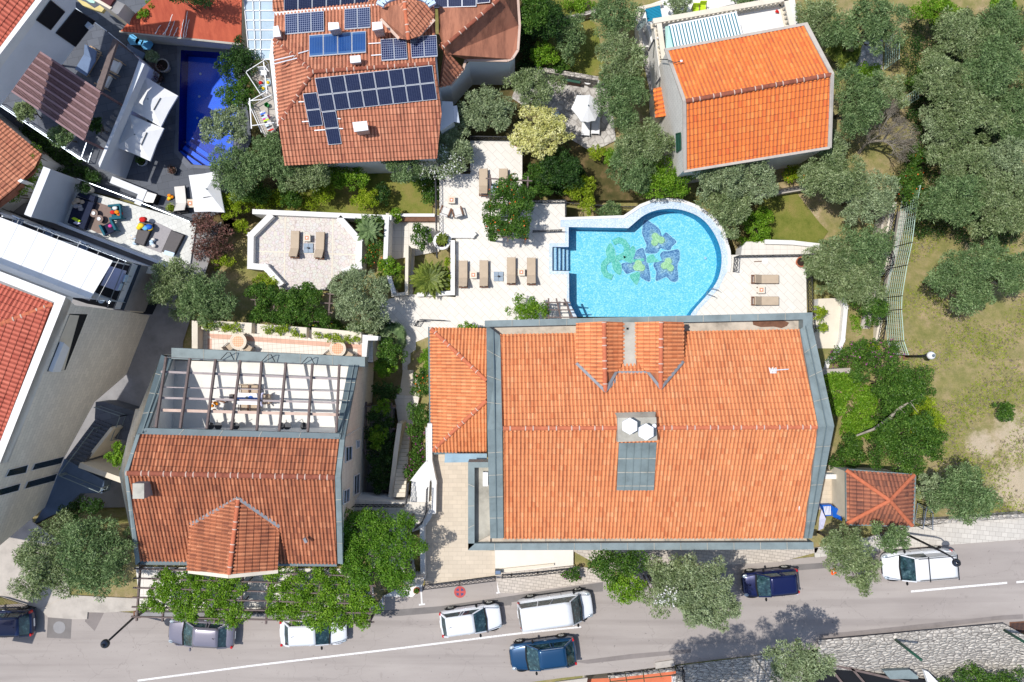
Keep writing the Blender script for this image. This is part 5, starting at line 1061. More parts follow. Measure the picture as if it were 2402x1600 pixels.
# ---------------------------------------------------------------- solar house
def panel_mats():
    for nm, c, ln, nx, ny, gap in (('pv', srgb(22, 28, 52), srgb(84, 92, 116), 6, 12, .03), ('pv_square', srgb(16, 26, 62), srgb(150, 158, 180), 6, 9, .07), ('thermal', srgb(24, 58, 110), srgb(70, 104, 150), 8, 1, .1)):
        t = NT(nm); uv = t.new('UVMap'); s = t.new('SeparateXYZ'); t.L(uv.outputs[0], s.inputs[0]); fs = []
        for ax, k in ((0, nx), (1, ny)):
            f = t.math('FRACT', t.math('MULTIPLY', s.outputs[ax], k)); a = t.math('ABSOLUTE', t.math('SUBTRACT', f, .5)); fs.append(t.math('GREATER_THAN', a, .5 - gap))
        m = t.math('MAXIMUM', fs[0], fs[1]); n = t.noise(t.pos(), .8, 3); c2 = t.mix(n, c, sc_(c, 1.9)); MATS[nm] = t.done(t.mix(m, c2, ln), .12, 0, .6)
panel_mats()
def array(label, s, nx, ny, p0, n, mat='pv', off=.16, tile=(1, 0)):
    q = [hit(x, y, p0, n) + n * off for x, y in Q(*tile, s)]; t = thing('solar_array', label, 'solar panels', sum(q, Vector()) / 4, 'solar arrays on the terracotta roof'); g = lambda u, v: q[0].lerp(q[1], u).lerp(q[3].lerp(q[2], u), v)
    for i in range(nx):
        for j in range(ny):
            e = .012; c = [g((i + e) / nx, (j + e) / ny), g((i + 1 - e) / nx, (j + e) / ny), g((i + 1 - e) / nx, (j + 1 - e) / ny), g((i + e) / nx, (j + 1 - e) / ny)]
            mb = MB(); mb.add([p - n * .05 for p in c] + c, [(0, 1, 2, 3), (0, 4, 5, 1), (1, 5, 6, 2), (2, 6, 7, 3), (3, 7, 4, 0), (4, 7, 6, 5)], 'steel_white')
            o = obj('panel', mb, t); cc = sum(c, Vector()) / 4; k = [cc + (p - cc) * .94 + n * .008 for p in c]; m2 = MB().add(k, [(3, 2, 1, 0)], mat); ob = obj('cells', m2, o)
            uv = ob.data.uv_layers.new(name='UVMap'); [setattr(uv.data[x], 'uv', z) for x, z in enumerate(((0, 1), (1, 1), (1, 0), (0, 0)))]
    return t
MATS['steel_white'] = plain('aluminium_frame', srgb(206, 210, 216), .4, .05, 2, .2)
def solar_house():
    v = B('house', 'house with blue solar panels on its terracotta roof, top centre', 'house', (840, 200), -5.9); ZR, ZW, ZS, ZN = 1.5, .05, -1.0, -.9; T = 'tile_solar'; kw = dict(rib=.23, course=.4, amp=.07)
    sp = PZ(S('668,388 1025,372 1036,265 1021,148 734,168 655,291'), [ZS, ZS, .15, ZR, ZR, ZW]); roof_face('roof_slope', S('668,388 1025,372 1036,265 1021,148 734,168 655,291'), [ZS, ZS, .15, ZR, ZR, ZW], v, T, **kw)
    roof_face('roof_slope', S('655,291 641,92 734,168'), [ZW, ZW, ZR], v, T, **kw); npx = S('1020,-10 645,30 643,92 734,168 1021,148'); roof_face('roof_slope', npx, [ZN, ZN, ZW, ZR, ZR], v, T, **kw)
    roof_face('roof_slope', S('640,27 905,8 905,-80 640,-80'), [-1.4, -1.4, -.4, -.4], v, T, **kw)
    ridge(v, P(734, 168, ZR + .06), P(1021, 148, ZR + .06), 'ridge_dark'); ridge(v, P(734, 168, ZR + .06), P(655, 291, ZW + .06), 'ridge_dark'); ridge(v, P(734, 168, ZR + .06), P(643, 92, ZW + .06), 'ridge_dark')
    roof_face('roof_slope', S('935,90 892,40 892,19 949,5 958,93'), [1.2, 1.0, 1.0, 2.0, 2.0], v, T, **kw); roof_face('roof_slope', S('1018,46 980,88 958,93 949,5 1013,10'), [1.0, 1.3, 2.0, 2.0, 1.0], v, T, **kw); ridge(v, P(949, 5, 2.06), P(958, 93, 2.06))
    mb = MB(); pr = None
    for k in range(13): a = math.pi * (.04 + .92 * k / 12); q = P(953 - 62 * math.cos(a), 17 - 30 * math.sin(a), 1.6); (mb.bar(pr, q, .5, .25, 'lav') if pr else 0); pr = q
    obj('arched_pediment', mb, v); mb = MB(); mb.bar(P(893, 45, 1.1), P(936, 91, 1.3), .18, .05, 'mortar'); mb.bar(P(980, 88, 1.35), P(1019, 46, 1.1), .18, .05, 'mortar'); mb.bar(P(645, 34, -.8), P(890, 14, -.8), .25, .16, 'white'); mb.bar(P(637, 128, -.02), P(656, 296, -.02), .28, .16, 'white'); mb.bar(P(641, 92, 0), P(637, 130, 0), .2, .14, 'white'); obj('gutter', mb, v)
    roof_face('wing_roof', S('1030,80 1022,-60 1190,-60 1169,0 1040,110'), [.1, .1, 1.0, 1.0, 1.0], v, T, vdir=Vector((0, 1, .12)).normalized(), **kw)
    roof_face('wing_roof', S('1092,139 1200,139 1213,120 1217,60 1210,-60 1180,-10 1040,111 1050,128'), [-1, -1, -1, -1, -1, 1.2, 1.2, .5], v, T, **kw); roof_face('wing_roof', S('1056,199 1087,160 1045,118 1031,205'), [-1, -1, .6, -.6], v, T, **kw)
    ridge(v, P(1040, 110, 1.3), P(1169, 0, 1.3), 'ridge_dark'); mb = MB()
    for a, b in zip(S('1086,164 1093,141 1190,143 1203,137 1215,118 1219,60'), S('1093,141 1190,143 1203,137 1215,118 1219,60 1212,-50')): mb.bar(P(*a, -1.1), P(*b, -1.1), .16, .14, 'mortar')
    mb.bar(P(1056, 201, -1.1), P(1088, 162, -1.1), .16, .14, 'mortar'); obj('eaves', mb, v)
    mb = MB(); wall_drop(mb, S('660,375 1018,368 1030,205 1054,196 1084,162 1100,145 1196,145 1208,125 1210,-60 650,-60 650,290'), -1.2, -6, 'white_wall'); mb.add(PZ(S('1018,368 1030,250 1030,205 1020,148 1018,20'), [-1.1, 0, .3, 1.4, -1]), [(0, 1, 2, 3, 4)], 'white_wall'); obj('wall', mb, v)
    mb = MB(); block(mb, Q(1, 0, '1710,930 1810,935 1820,1120 1700,1205 1690,1180'), -1.6, -6, 'white_wall'); block(mb, Q(1, 0, '1810,975 1850,970 1875,1130 1820,1120'), -1.7, -2.1, 'steel'); obj('bay_roof', mb, v)
    p0, n = plane3(PZ(S('668,388 1025,372 1021,148'), [ZS, ZS, ZR])); a = lambda *z, **k: array(*z, **k)
    a('big two-row solar array below the ridge, eight panels wide', '545,715 1625,595 1670,912 605,1027', 8, 2, p0, n); a('small stack of two dark panels at the left under the big array', '435,858 565,845 625,1150 498,1163', 1, 2, p0, n); a('lowest pair of dark panels hanging below the big array', '610,1027 740,1013 795,1320 670,1330', 1, 2, p0, n)
    p1, n1 = plane3(PZ(S('1020,-10 645,30 734,168'), [ZN, ZN, ZR])); a('two square-celled panels left of the cross gable tip', '1150,375 1385,360 1400,560 1160,578', 2, 1, p1, n1, 'pv_square'); a('two square-celled panels right of the cross gable tip', '1422,352 1665,337 1675,535 1435,552', 2, 1, p1, n1, 'pv_square')
    a('row of three square-celled panels at the upper left of the roof', '272,145 630,115 635,305 275,335', 3, 1, p1, n1, 'pv_square'); a('pair of square-celled panels between two white chimneys', '820,98 1055,80 1060,272 820,290', 2, 1, p1, n1, 'pv_square'); a('four bright blue striped solar water collectors', '495,340 1018,300 1020,500 497,540', 4, 1, p1, n1, 'thermal')
    p2, n2 = plane3(PZ(S('640,27 905,8 905,-80'), [-1.4, -1.4, -.4])); a('row of six tall dark panels cut by the top edge, left', '262,-90 1045,-150 1040,45 262,108', 6, 1, p2, n2)
    p3, n3 = plane3(PZ(S('1030,80 1022,-60 1169,0'), [.1, .1, 1.0])); a('dark panels cut by the top edge, right of the arched gable', '1645,-60 2040,-90 2040,78 1650,90', 3, 1, p3, n3, off=.3); a('single dark panel at the top edge beside the diagonal ridge', '2042,-80 2165,-90 2165,40 2042,52', 1, 1, p3, n3, off=.3)
    mb = MB()
    for s in ('145,575 355,525', '145,608 385,548', '395,505 490,478', '1040,415 1150,408', '1065,523 1160,516', '398,935 445,933', '430,1117 490,1113', '543,1197 640,1190', '755,1088 783,1090', '770,1180 805,1180'):
        x, y = Q(1, 0, s); pl, nl = (p0, n) if y[1] > 180 else (p1, n1); mb.bar(hit(*x, pl, nl) + nl * .12, hit(*y, pl, nl) + nl * .12, .06, .04, 'steel_white')
    obj('mounting_rails', mb, v)
    for s, z in (('665,207 760,205 768,262 668,280', 1.6), ('1068,205 1160,198 1168,262 1072,280', 2.1), ('865,515 960,508 965,570 870,580', 2.1), ('888,1125 1020,1112 1035,1195 905,1212', 1.0), ('158,245 205,235 230,335 160,340', .9)):
        q = Q(1, 0, s); c = obj('chimney', block(MB(), q, z, z - .12, 'white_pl'), v); cx = sum(p[0] for p in q) / 4; cy = sum(p[1] for p in q) / 4; obj('stack', block(MB(), [(cx + (x - cx) * .85, cy + (y - cy) * .85) for x, y in q], z - .12, z - 1.5, 'mortar'), c)
    # balconies on the west side
    Z = lambda s: [(560 + float(a.split(',')[0]) * .1275, 140 + float(a.split(',')[1]) * .1275) for a in s.split()]
    b = obj('balcony', block(MB(), Z('200,290 540,80 620,650 460,690'), -2.9, -3.15, 'concrete', 'white'), v); obj('balcony', block(MB(), Z('235,860 620,650 720,1200 560,1400 480,1420'), -2.9, -3.15, 'concrete', 'white'), v)
    railing('balcony_railing', 'white railing round the upper triangular balcony of the solar house', Z('560,90 215,310 470,700'), -2.9, .95, 'white_pl', 'bars', .14); railing('balcony_railing', 'white railing round the lower triangular balcony with the laundry', Z('610,650 255,860 500,1400'), -2.9, .95, 'white_pl', 'bars', .14)
    f = B('folding_awning', 'bare white folding awning frame over the laundry balcony', 'awning frame', Z('210,1000')[0], -2.9); obj('bar', MB().bar(P(*Z('200,710')[0], -1.2), P(*Z('235,1270')[0], -1.2), .07, .07, 'white_pl'), f); obj('arm', MB().bar(P(*Z('215,755')[0], -1.2), P(*Z('420,735')[0], -1.2), .05, .05, 'white_pl').bar(P(*Z('420,735')[0], -1.2), P(*Z('610,650')[0], -1.2), .05, .05, 'white_pl'), f); obj('arm', MB().bar(P(*Z('240,1215')[0], -1.2), P(*Z('650,1160')[0], -1.2), .05, .05, 'white_pl'), f)
    f = B('folding_awning', 'bare white awning bar over the upper toy balcony', 'awning frame', Z('500,300')[0], -2.9); obj('bar', MB().bar(P(*Z('458,40')[0], -1.2), P(*Z('520,625')[0], -1.2), .07, .07, 'white_pl'), f); obj('arm', MB().bar(P(*Z('470,110')[0], -1.2), P(*Z('550,220')[0], -1.2), .05, .05, 'white_pl'), f)
    for nm, lb, s, r, h, m, ct in (('toy_ball', 'red ball on the upper balcony', '415,440', .14, .28, 'red', 'ball'), ('toy_basket', 'pale ring basin with yellow toy on the upper balcony', '450,540', .26, .2, 'lav', 'basin'), ('toy_basket', 'pale round basin with yellow contents closest to the wall', '540,430', .24, .2, 'lav', 'basin'), ('bucket', 'green round bucket on the lower balcony', '535,850', .16, .3, 'green_pl', 'bucket')):
        p = P(*Z(s)[0], -2.88); t = thing(nm, lb, ct, p)
        if 'ball' in nm: obj('shell', MB().sphere(p + Vector((0, 0, r)), r, m), t, True); continue
        obj('shell', MB().lathe([(r * .8, 0), (r, h), (r * .93, h), (r * .74, .03)], p, m, 20), t)
        if m == 'lav': obj('toy', MB().sphere(p + Vector((.03, 0, .12)), r * .5, 'yellow', 10), t, True)
    t = B('drying_rack', 'folding drying rack hung with coloured laundry on the lower balcony', 'drying rack', Z('500,1100')[0], -2.9); mb = MB(); a0, a1, b0, b1 = (P(*q, -2.0) for q in Z('380,970 550,1330 470,930 650,1290'))
    for k in range(7): mb.bar(a0.lerp(b0, k / 6), a1.lerp(b1, k / 6), .02, .02, 'white_pl')
    for q in (a0, a1, b0, b1): mb.bar(q, q - Vector((0, 0, .9)), .02, .02, 'white_pl')
    obj('frame', mb, t)
    for k, m in enumerate(('canvas', 'blue', 'charcoal', 'lav', 'pink', 'lime_c', 'charcoal', 'canvas', 'lav', 'charcoal', 'canvas', 'red')):
        f = (k + .5) / 12; p, q = a0.lerp(a1, f), b0.lerp(b1, f); d = (a1 - a0) / 12 * .42; u = Vector((0, 0, .03)); e = .5 + .5 * (k % 2); obj('laundry', MB().prism([p - d + u, p + d + u, p.lerp(q, e) + d + u, p.lerp(q, e) - d + u], .05, m), t)
    t = B('towel', 'pink towel draped on the floor of the lower balcony', 'towel', Z('545,1040')[0], -2.88); obj('cloth', MB().prism(PZ(Z('510,1025 540,1010 580,1060 555,1080'), -2.83), .05, 'pink'), t)
    t = B('chair', 'small white chair on the upper balcony', 'chair', Z('450,230')[0], -2.9); c = P(*Z('450,230')[0], -2.45); obj('seat', MB().box(c, (.45, .42, .05), 'white_pl', .1), t); obj('backrest', MB().box(c + Vector((0, .2, .25)), (.45, .04, .5), 'white_pl', .1), t); [obj('leg', MB().box(c + Vector((sx * .19, sy * .17, -.23)), (.04, .04, .42), 'white_pl'), t) for sx in (-1, 1) for sy in (-1, 1)]
    # glass canopy west of the roof
    g = B('glass_canopy', 'pale glass canopy with white glazing bars left of the solar roof', 'canopy', (605, 60), -5.9); c = PZ(S('571,-20 648,-20 640,140 585,140'), -2.6); obj('glass', MB().prism(c, .04, 'glass_frost'), g); mb = MB()
    for k in range(8): f = k / 7; mb.bar(c[0].lerp(c[3], f) + Vector((0, 0, .05)), c[1].lerp(c[2], f) + Vector((0, 0, .05)), .07, .08, 'white_pl')
    for f in (0, .28, .5, 1): mb.bar(c[0].lerp(c[1], f) + Vector((0, 0, .05)), c[3].lerp(c[2], f) + Vector((0, 0, .05)), .05, .08, 'white_pl')
    obj('glazing_bars', mb, g); obj('posts', MB().bar(c[3], c[3] - Vector((0, 0, 3.2)), .1, .1, 'white_pl').bar(c[0], c[0] - Vector((0, 0, 3.2)), .1, .1, 'white_pl'), g)
MATS['lime_c'] = plain('lime_cloth', srgb(190, 220, 50), .85, .1, 4)
solar_house()
# ---------------------------------------------------------------- right-hand house with awning terrace
def east_house():
    v = B('house', 'bright vivid orange tiled house with striped awning terrace, upper right', 'house', (1760, 220), -5.9); kw = dict(rib=.26, course=.42, amp=.065)
    roof_face('roof_slope', S('1896,60 1567,117 1608,237 1949,175'), [0, 0, 2.4, 2.4], v, 'tile_bright', **kw); roof_face('roof_slope', S('1611,399 1942,343 1949,175 1608,237'), [-.1, -.1, 2.4, 2.4], v, 'tile_bright', **kw)
    ridge(v, P(1608, 237, 2.46), P(1949, 175, 2.46), 'ridge_dark', .15)
    mb = MB()
    for px, zs in ((S('1558,114 1602,238 1610,236 1567,117'), [.15, 2.55, 2.55, .15]), (S('1602,238 1603,402 1611,400 1610,236'), [2.55, 0, 0, 2.55]), (S('1894,52 1957,172 1949,176 1887,60'), [.15, 2.55, 2.55, .15]), (S('1957,172 1951,347 1942,345 1949,176'), [2.55, 0, 0, 2.55]), (S('1605,399 1947,343 1947,349 1605,405'), [0, 0, 0, 0]), (S('1558,114 1894,52 1896,58 1560,120'), [.12, .12, .12, .12])): mb.prism(PZ(px, zs), .16, 'concrete')
    obj('verge', mb, v); mb = MB(); wall_drop(mb, S('1563,122 1890,66 1940,345 1606,398'), -.2, -6, 'white_stone'); mb.add(PZ(S('1563,122 1606,398 1607,238'), [-.2, -.2, 2.3]), [(0, 1, 2)], 'white_stone'); mb.add(PZ(S('1890,66 1940,345 1945,176'), [-.2, -.2, 2.3]), [(0, 1, 2)], 'white_stone'); obj('wall', mb, v)
    W0, n = vplane((1606, 398), -.2, (1563, 122), -.2); window(v, Q(2, 0, '1520,1230 1560,1220 1565,1370 1525,1400'), W0, n, 'dkgreen', 'dkgreen', .04)
    mb = MB()
    for s in ('1480,745 1490,800', '1485,850 1515,840', '1510,940 1530,935', '1525,1050 1545,1048', '1535,1135 1555,1133'):
        a, b = Q(2, 0, s); p = P(*a, -1.5); mb.bar(p, P(*b, -1.2), .05, .05, 'iron'); mb.bar(P(*b, -1.2), p - Vector((0, .4, .3)), .04, .04, 'iron')
    obj('wall_brackets', mb, v)
    obj('terrace', block(MB(), S('1532,52 1860,-20 1880,75 1567,130 1575,180 1548,180'), -2.9, -6, 'white'), v)
    # balustrade
    for lb, px in (('wide cream balustrade along the north side of the awning terrace', '1532,50 1848,-4'), ('wide cream balustrade at the right end of the awning terrace', '1843,-6 1860,70'), ('narrow cream balustrade at the left side of the awning terrace', '1546,55 1560,160')):
        a, b = S(px); t = B('balustrade', lb, 'balustrade', a, -2.9); A, Bq = P(*a, -1.95), P(*b, -1.95); obj('handrail', MB().bar(A, Bq, .34, .1, 'cream'), t); A2, B2 = A - Vector((0, 0, .95)), Bq - Vector((0, 0, .95)); obj('plinth', MB().bar(A2, B2, .3, .12, 'cream'), t); mb = MB(); N = int((Bq - A).length / .3)
        for k in range(N): p = A2.lerp(B2, (k + .5) / N); mb.lathe([(.05, 0), (.09, .2), (.05, .5), (.05, .8), (.08, .9)], p, 'cream', 8)
        obj('balusters', mb, t)
    a = B('awning', 'white awning with teal stripes on the terrace of the bright orange house', 'awning', Q(2, 0, '1800,280')[0], -2.9); q = PZ(Q(2, 0, '1445,235 2070,112 2130,327 1490,447'), [-.9, -.9, -.2, -.2]); mb = MB(); N = 22
    for k in range(N):
        f0, f1, fm = k / N, (k + 1) / N, (k + .38) / N; g = lambda f: (q[0].lerp(q[1], f), q[3].lerp(q[2], f))
        for (u, w_), m in (((f0, fm), 'awn_green'), ((fm, f1), 'canvas')): (a0, a1), (b0, b1) = g(u), g(w_); mb.prism([a1, b1, b0, a0], .025, m)
    obj('canopy', mb, a); obj('side_curtain', MB().prism(PZ(Q(2, 0, '1412,245 1445,235 1490,447 1420,455'), [-1.3, -.9, -.25, -.7]), .02, 'mint'), a); obj('front_tube', MB().bar(q[0], q[1], .08, .08, 'canvas').bar(q[0], q[0] - Vector((0, 0, 2)), .05, .05, 'white_pl').bar(q[1], q[1] - Vector((0, 0, 2)), .05, .05, 'white_pl'), a)
    t = B('roof_shelter', 'small turquoise corrugated roof on the lower terrace left of the striped awning', 'shelter', Q(2, 0, '1305,125')[0], -6); q = PZ(Q(2, 0, '1230,85 1363,48 1385,165 1250,202'), -3.0); mb = MB(); mb.prism(q, .04, 'teal_roof')
    for k in range(9): mb.bar(q[0].lerp(q[3], (k + .5) / 9) + Vector((0, 0, .02)), q[1].lerp(q[2], (k + .5) / 9) + Vector((0, 0, .02)), .05, .05, 'teal_roof')
    obj('sheet', mb, t); obj('posts', MB().bar(q[0], q[0] - Vector((0, 0, 2.9)), .08, .08, 'white_pl').bar(q[1], q[1] - Vector((0, 0, 2.9)), .08, .08, 'white_pl'), t)
    struct('terrace', block(MB(), S('1495,20 1640,-30 1780,-60 1850,-20 1540,50 1560,110 1500,110'), -4.9, -6, 'white')); sheet('ground_paving', S('1490,60 1545,60 1590,240 1600,400 1560,395 1530,240'), -5.94, 'rough_pave')
    wall('garden_wall', 'white stepped wall at the left of the lower terrace by the satellite dish', Q(2, 0, '1250,205 1300,370'), -6, -3.9, .3); wall('garden_wall', 'white low wall around the corner by the turquoise roof', Q(2, 0, '1370,30 1170,75 1190,420'), -6, -4.4, .22, 'cream')
    for lb, s in (('grey satellite dish beside the olive at the lower terrace corner', '1205,232'), ('grey satellite dish near the roof corner by the striped awning', '1400,395')):
        c = P(*Q(2, 0, s)[0], -2.6); t = thing('satellite_dish', lb, 'satellite dish', c - Vector((0, 0, .6))); d = Vector((-.75, .35, .45)).normalized(); u = d.orthogonal().normalized(); w_ = d.cross(u); mb = MB(); vs = [c]; 
        for rr in (.25, .48):
            for k in range(20): an = 2 * math.pi * k / 20; vs.append(c + (u * math.cos(an) + w_ * math.sin(an)) * rr + d * rr * rr * .5)
        mb.add(vs, [(0, 1 + k, 1 + (k + 1) % 20) for k in range(20)] + [(1 + k, 21 + k, 21 + (k + 1) % 20, 1 + (k + 1) % 20) for k in range(20)], 'zinc'); obj('reflector', mb, t, True); obj('arm', MB().bar(c - w_ * .4, c + d * .6, .03, .03, 'white_pl').box(c + d * .6, (.1, .1, .12), 'white_pl'), t); obj('mount', MB().bar(c, c - Vector((0, 0, .6)), .05, .05, 'iron'), t)
    for lb, s in (('white air conditioner box beside the dark parapet end', '1185,380 1215,378 1222,455 1192,460'), ('white air conditioner box between the two dark beams', '1315,615 1355,612 1362,712 1320,716'), ('white air conditioner box right of the small lean-to roof', '1465,1010 1505,1008 1512,1100 1470,1108')): 
        t = B('air_conditioner', lb, 'air conditioner', Q(2, 0, s)[0], -5.95); obj('casing', block(MB(), Q(2, 0, s), -4.6, -5.1, 'white_pl'), t, bevel=.02); obj('grille', block(MB(), [(x * .6 + Q(2, 0, s)[0][0] * .4 + 2, y * .6 + Q(2, 0, s)[0][1] * .4 + 4) for x, y in Q(2, 0, s)], -4.585, -4.6, 'concrete'), t); obj('bracket', block(MB(), Q(2, 0, s), -5.1, -5.95, 'concrete_dark'), t)
    mb = MB(); [mb.bar(P(*x, -3), P(*y, -3), .12, .14, 'iron') for x, y in (Q(2, 0, '1310,365 1260,465'), Q(2, 0, '1430,625 1330,775'))]; obj('stair_stringers', mb, v)
    l = B('lean_to', 'small orange tiled lean-to roof left of the bright orange house', 'outbuilding', Q(2, 0, '1380,930')[0], -6); roof_face('roof_slope', Q(2, 0, '1325,1082 1308,815 1415,790 1455,1065'), [-3.6, -3.6, -3.0, -3.0], l, 'tile_bright', .3, .45, .07); obj('wall', wall_drop(MB(), Q(2, 0, '1330,1070 1315,825 1410,800 1440,1058'), -3.7, -6, 'cream'), l)
    t = B('roof_aerial', 'thin bent aerial at the left corner of the bright orange roof', 'aerial', Q(2, 0, '1500,565')[0], .5); obj('mast', MB().tube([P(*q, z) for q, z in zip(Q(2, 0, '1365,545 1430,548 1500,575 1560,562'), (-1, 1.0, 1.1, 1.2))], .03, 'iron', 6), t); obj('head', MB().box(P(*Q(2, 0, '1560,562')[0], 1.2), (.14, .12, .1), 'white_pl'), t)
MATS['white_stone'] = brick_pave('white_stonework', srgb(222, 218, 210), srgb(196, 190, 182), .35, .25, 0, .014, .06, wall=True)
east_house()
# ---------------------------------------------------------------- gatehouse, bottom terrace
def gatehouse():
    Z = lambda s: [(1880 + float(a.split(',')[0]) * .12755, 1080 + float(a.split(',')[1]) * .12755) for a in s.split()]
    v = B('gatehouse', 'small square outbuilding with dark weathered hip roof right of the villa', 'outbuilding', (2060, 1170), -.6); c = Z('825,180 2075,270 2040,1200 835,1165'); ap = Z('1632,740')[0]
    for i, j in ((0, 1), (1, 2), (2, 3), (3, 0)): roof_face('roof_slope', [c[i], c[j], ap], [2.6, 2.6, 3.8], v, 'tile_old', .24, .4, .05)
    for q in c: ridge(v, P(*q, 2.66), P(*ap, 3.87), 'ridge', .13, mortar=False)
    mb = MB()
    for i in range(4): mb.bar(P(*c[i], 2.5), P(*c[(i + 1) % 4], 2.5), .16, .14, 'zinc')
    obj('gutter', mb, v); cx, cy = 2062, 1170; obj('wall', wall_drop(MB(), [(cx + (x - cx) * .9, cy + (y - cy) * .9) for x, y in c], 2.45, -.8, 'cream'), v)
    t = B('tarpaulin', 'bright blue tarpaulin sheet in the yard beside the dark hip roof', 'tarpaulin', Z('650,960')[0], -.4); obj('sheet', MB().prism(PZ(Z('555,830 735,925 745,1115 575,1035'), [.8, .6, .1, .2]), .04, 'blue'), t)
    t = B('plastic_crate', 'blue crate with white slats under the villa roof edge', 'crate', Z('470,920')[0], -.4); obj('shell', block(MB(), Z('383,820 553,815 558,1018 425,1025'), .1, -.4, 'blue'), t); mb = MB(); q = PZ(Z('400,845 540,840 545,1000 430,1005'), .12)
    for k in range(5): mb.bar(q[0].lerp(q[1], (k + .5) / 5), q[3].lerp(q[2], (k + .5) / 5), .06, .02, 'white_pl')
    obj('slats', mb, t)
    t = B('bed_sheet', 'pale lilac sheet hanging beside the blue crate', 'laundry', Z('370,1080')[0], -.4); obj('cloth', MB().prism(PZ(Z('370,900 450,1075 400,1250 315,1290 330,1080'), [.9, .7, .3, .3, .7]), .03, 'canvas_lilac'), t); obj('line', MB().bar(P(*Z('370,900')[0], .92), P(*Z('320,1290')[0], .92), .01, .01, 'white_pl'), t)
    wall('yard_wall', 'white wall with grey step at the top of the service yard', Z('470,300 780,300'), -.6, .4, .3, 'white')
    railing('gate', 'pale steel bar gate right of the dark hip roof', Z('2060,1180 2130,770 2240,900 2235,1190'), 0, 1.2, 'steel', 'bars', .12, cat='gate')
    v = B('roof_terrace', 'terracotta-floored terrace below the road at the bottom edge', 'terrace', (1480, 1590), -4); U = lambda s: [(1320 + float(a.split(',')[0]) * .2549, 1500 + float(a.split(',')[1]) * .2549) for a in s.split()]
    obj('floor', block(MB(), U('220,365 430,355 1040,288 1055,600 220,600'), -.9, -4, 'tile_flat_plain', 'cream'), v); obj('coping', block(MB(), U('415,335 1030,262 1040,292 425,362'), -.3, -4, 'rubble'), v); mb = MB()
    for s in ('575,310 590,392', '740,295 750,392', '880,275 910,345', '430,345 440,392'): a, b = U(s); mb.bar(P(*a, .2), P(*b, .9), .05, .05, 'green_iron')
    mb.bar(P(*U('430,390')[0], .9), P(*U('1040,325')[0], .9), .05, .05, 'green_iron'); obj('pergola_bars', mb, v); obj('side_wall', block(MB(), U('1010,345 1070,330 1075,600 1015,600'), -.5, -4, 'white'), v)
    railing('railing', 'short black wrought railing at the corner above the bottom terrace', U('1040,235 1090,240 1100,360'), -.2, .9)
    for lb, s in (('dark green post at the rubble wall, left of the drain grate', '1180,1180'), ('dark green post at the right end of the rubble wall', '2180,1092')):
        c = P(*Q(3, 3, s)[0], .3); t = thing('fence_post', lb, 'post', c); obj('shaft', MB().tube([c - Vector((0, 0, .3)), c + Vector((0, 0, 3.2))], .09, 'dkgreen', 10), t, True); obj('cap', MB().sphere(c + Vector((0, 0, 3.2)), .1, 'dkgreen', 10), t, True)
    c = P(*U('1770,180')[0], 0); t = thing('fence_post', 'thin grey post behind the orange-flowered shrub at the bottom', 'post', c); obj('shaft', MB().tube([c - Vector((0, 0, .5)), c + Vector((0, 0, 3.0))], .05, 'zinc_pale', 8), t, True); obj('cap', MB().sphere(c + Vector((0, 0, 3.0)), .06, 'zinc_pale', 8), t, True)
    v = B('garden_canopy', 'dark timber canopy with white box roof below the road, bottom right', 'canopy', Q(3, 3, '1000,1568')[0], -3); mb = MB()
    for s in ('490,1330 740,1640', '740,1400 1000,1700', '560,1400 1300,1568'): a, b = Q(3, 3, s); mb.bar(P(*a, -.75), P(*b, -.75), .14, .14, 'wood_grey')
    obj('beams', mb, v); obj('box_roof', block(MB(), Q(3, 3, '1065,1465 1310,1455 1390,1520 1385,1540 1130,1540'), -.3, -.7, 'zinc'), v); obj('white_panel', block(MB(), Q(3, 3, '1440,1460 1480,1475 1600,1600 1500,1640'), -.4, -.7, 'white_pl'), v); obj('wall', block(MB(), Q(3, 3, '480,1340 700,1390 1050,1470 1500,1560 1560,1640 1500,1900 400,1900'), -.9, -4, 'void'), v)  # black block paints in the darkness under the canopy, it is no wall
MATS['tile_flat_plain'] = plain('terracotta_floor', srgb(204, 112, 78), .8, .08, 2); MATS['green_iron'] = plain('mossy_iron', srgb(84, 88, 60), .7, .1, 3)
gatehouse()
# ---------------------------------------------------------------- railings and fences
zi = ZD
railing('railing', 'black lattice railing at the north end of the upper deck', S('1104,328 1226,330'), zi, 1.0)
railing('railing', 'short black lattice railing above the two upper armchairs', S('1030,406 1104,404'), zi, 1.0)
railing('railing', 'long black lattice railing on the left side of the deck, above the lawn', Q(1, 1, '1662,60 1668,560'), zi, 1.0)
railing('railing', 'black lattice railing behind the white flowering shrub', Q(1, 1, '1668,700 1675,810'), zi, 1.0)
railing('railing', 'black lattice railing round the small deck right of the arbor', Q(2, 1, '205,300 492,295 492,420'), zi, 1.0)
railing('railing', 'short black lattice railing between arbor and pool', Q(2, 1, '195,570 455,560'), zi, .9)
railing('railing', 'black lattice railing on the garden wall north of the pool', Q(2, 1, '500,315 650,330 980,350 1130,350'), -5.6, .9)
railing('railing', 'black lattice railing closing the pool end by the right deck', Q(2, 1, '2035,930 2045,800'), zi, 1.0)
railing('railing', 'black lattice railing on the north edge of the right deck', Q(2, 1, '2060,795 2700,785'), zi, 1.0)
railing('railing', 'black lattice railing on the right edge of the right deck', Q(3, 1, '360,900 372,1300 400,1480'), zi, 1.0)
railing('railing', 'black ornate railing on the cream wall beside the green fence', Q(3, 1, '1145,345 1085,720 1110,810 1100,880 1025,980 990,1180 1040,1390 1010,1560'), -3.95, .95)
railing('railing', 'dark railing on the right house garden wall below the yellow bush', Q(3, 1, '-60,215 330,150'), -5.2, .9)
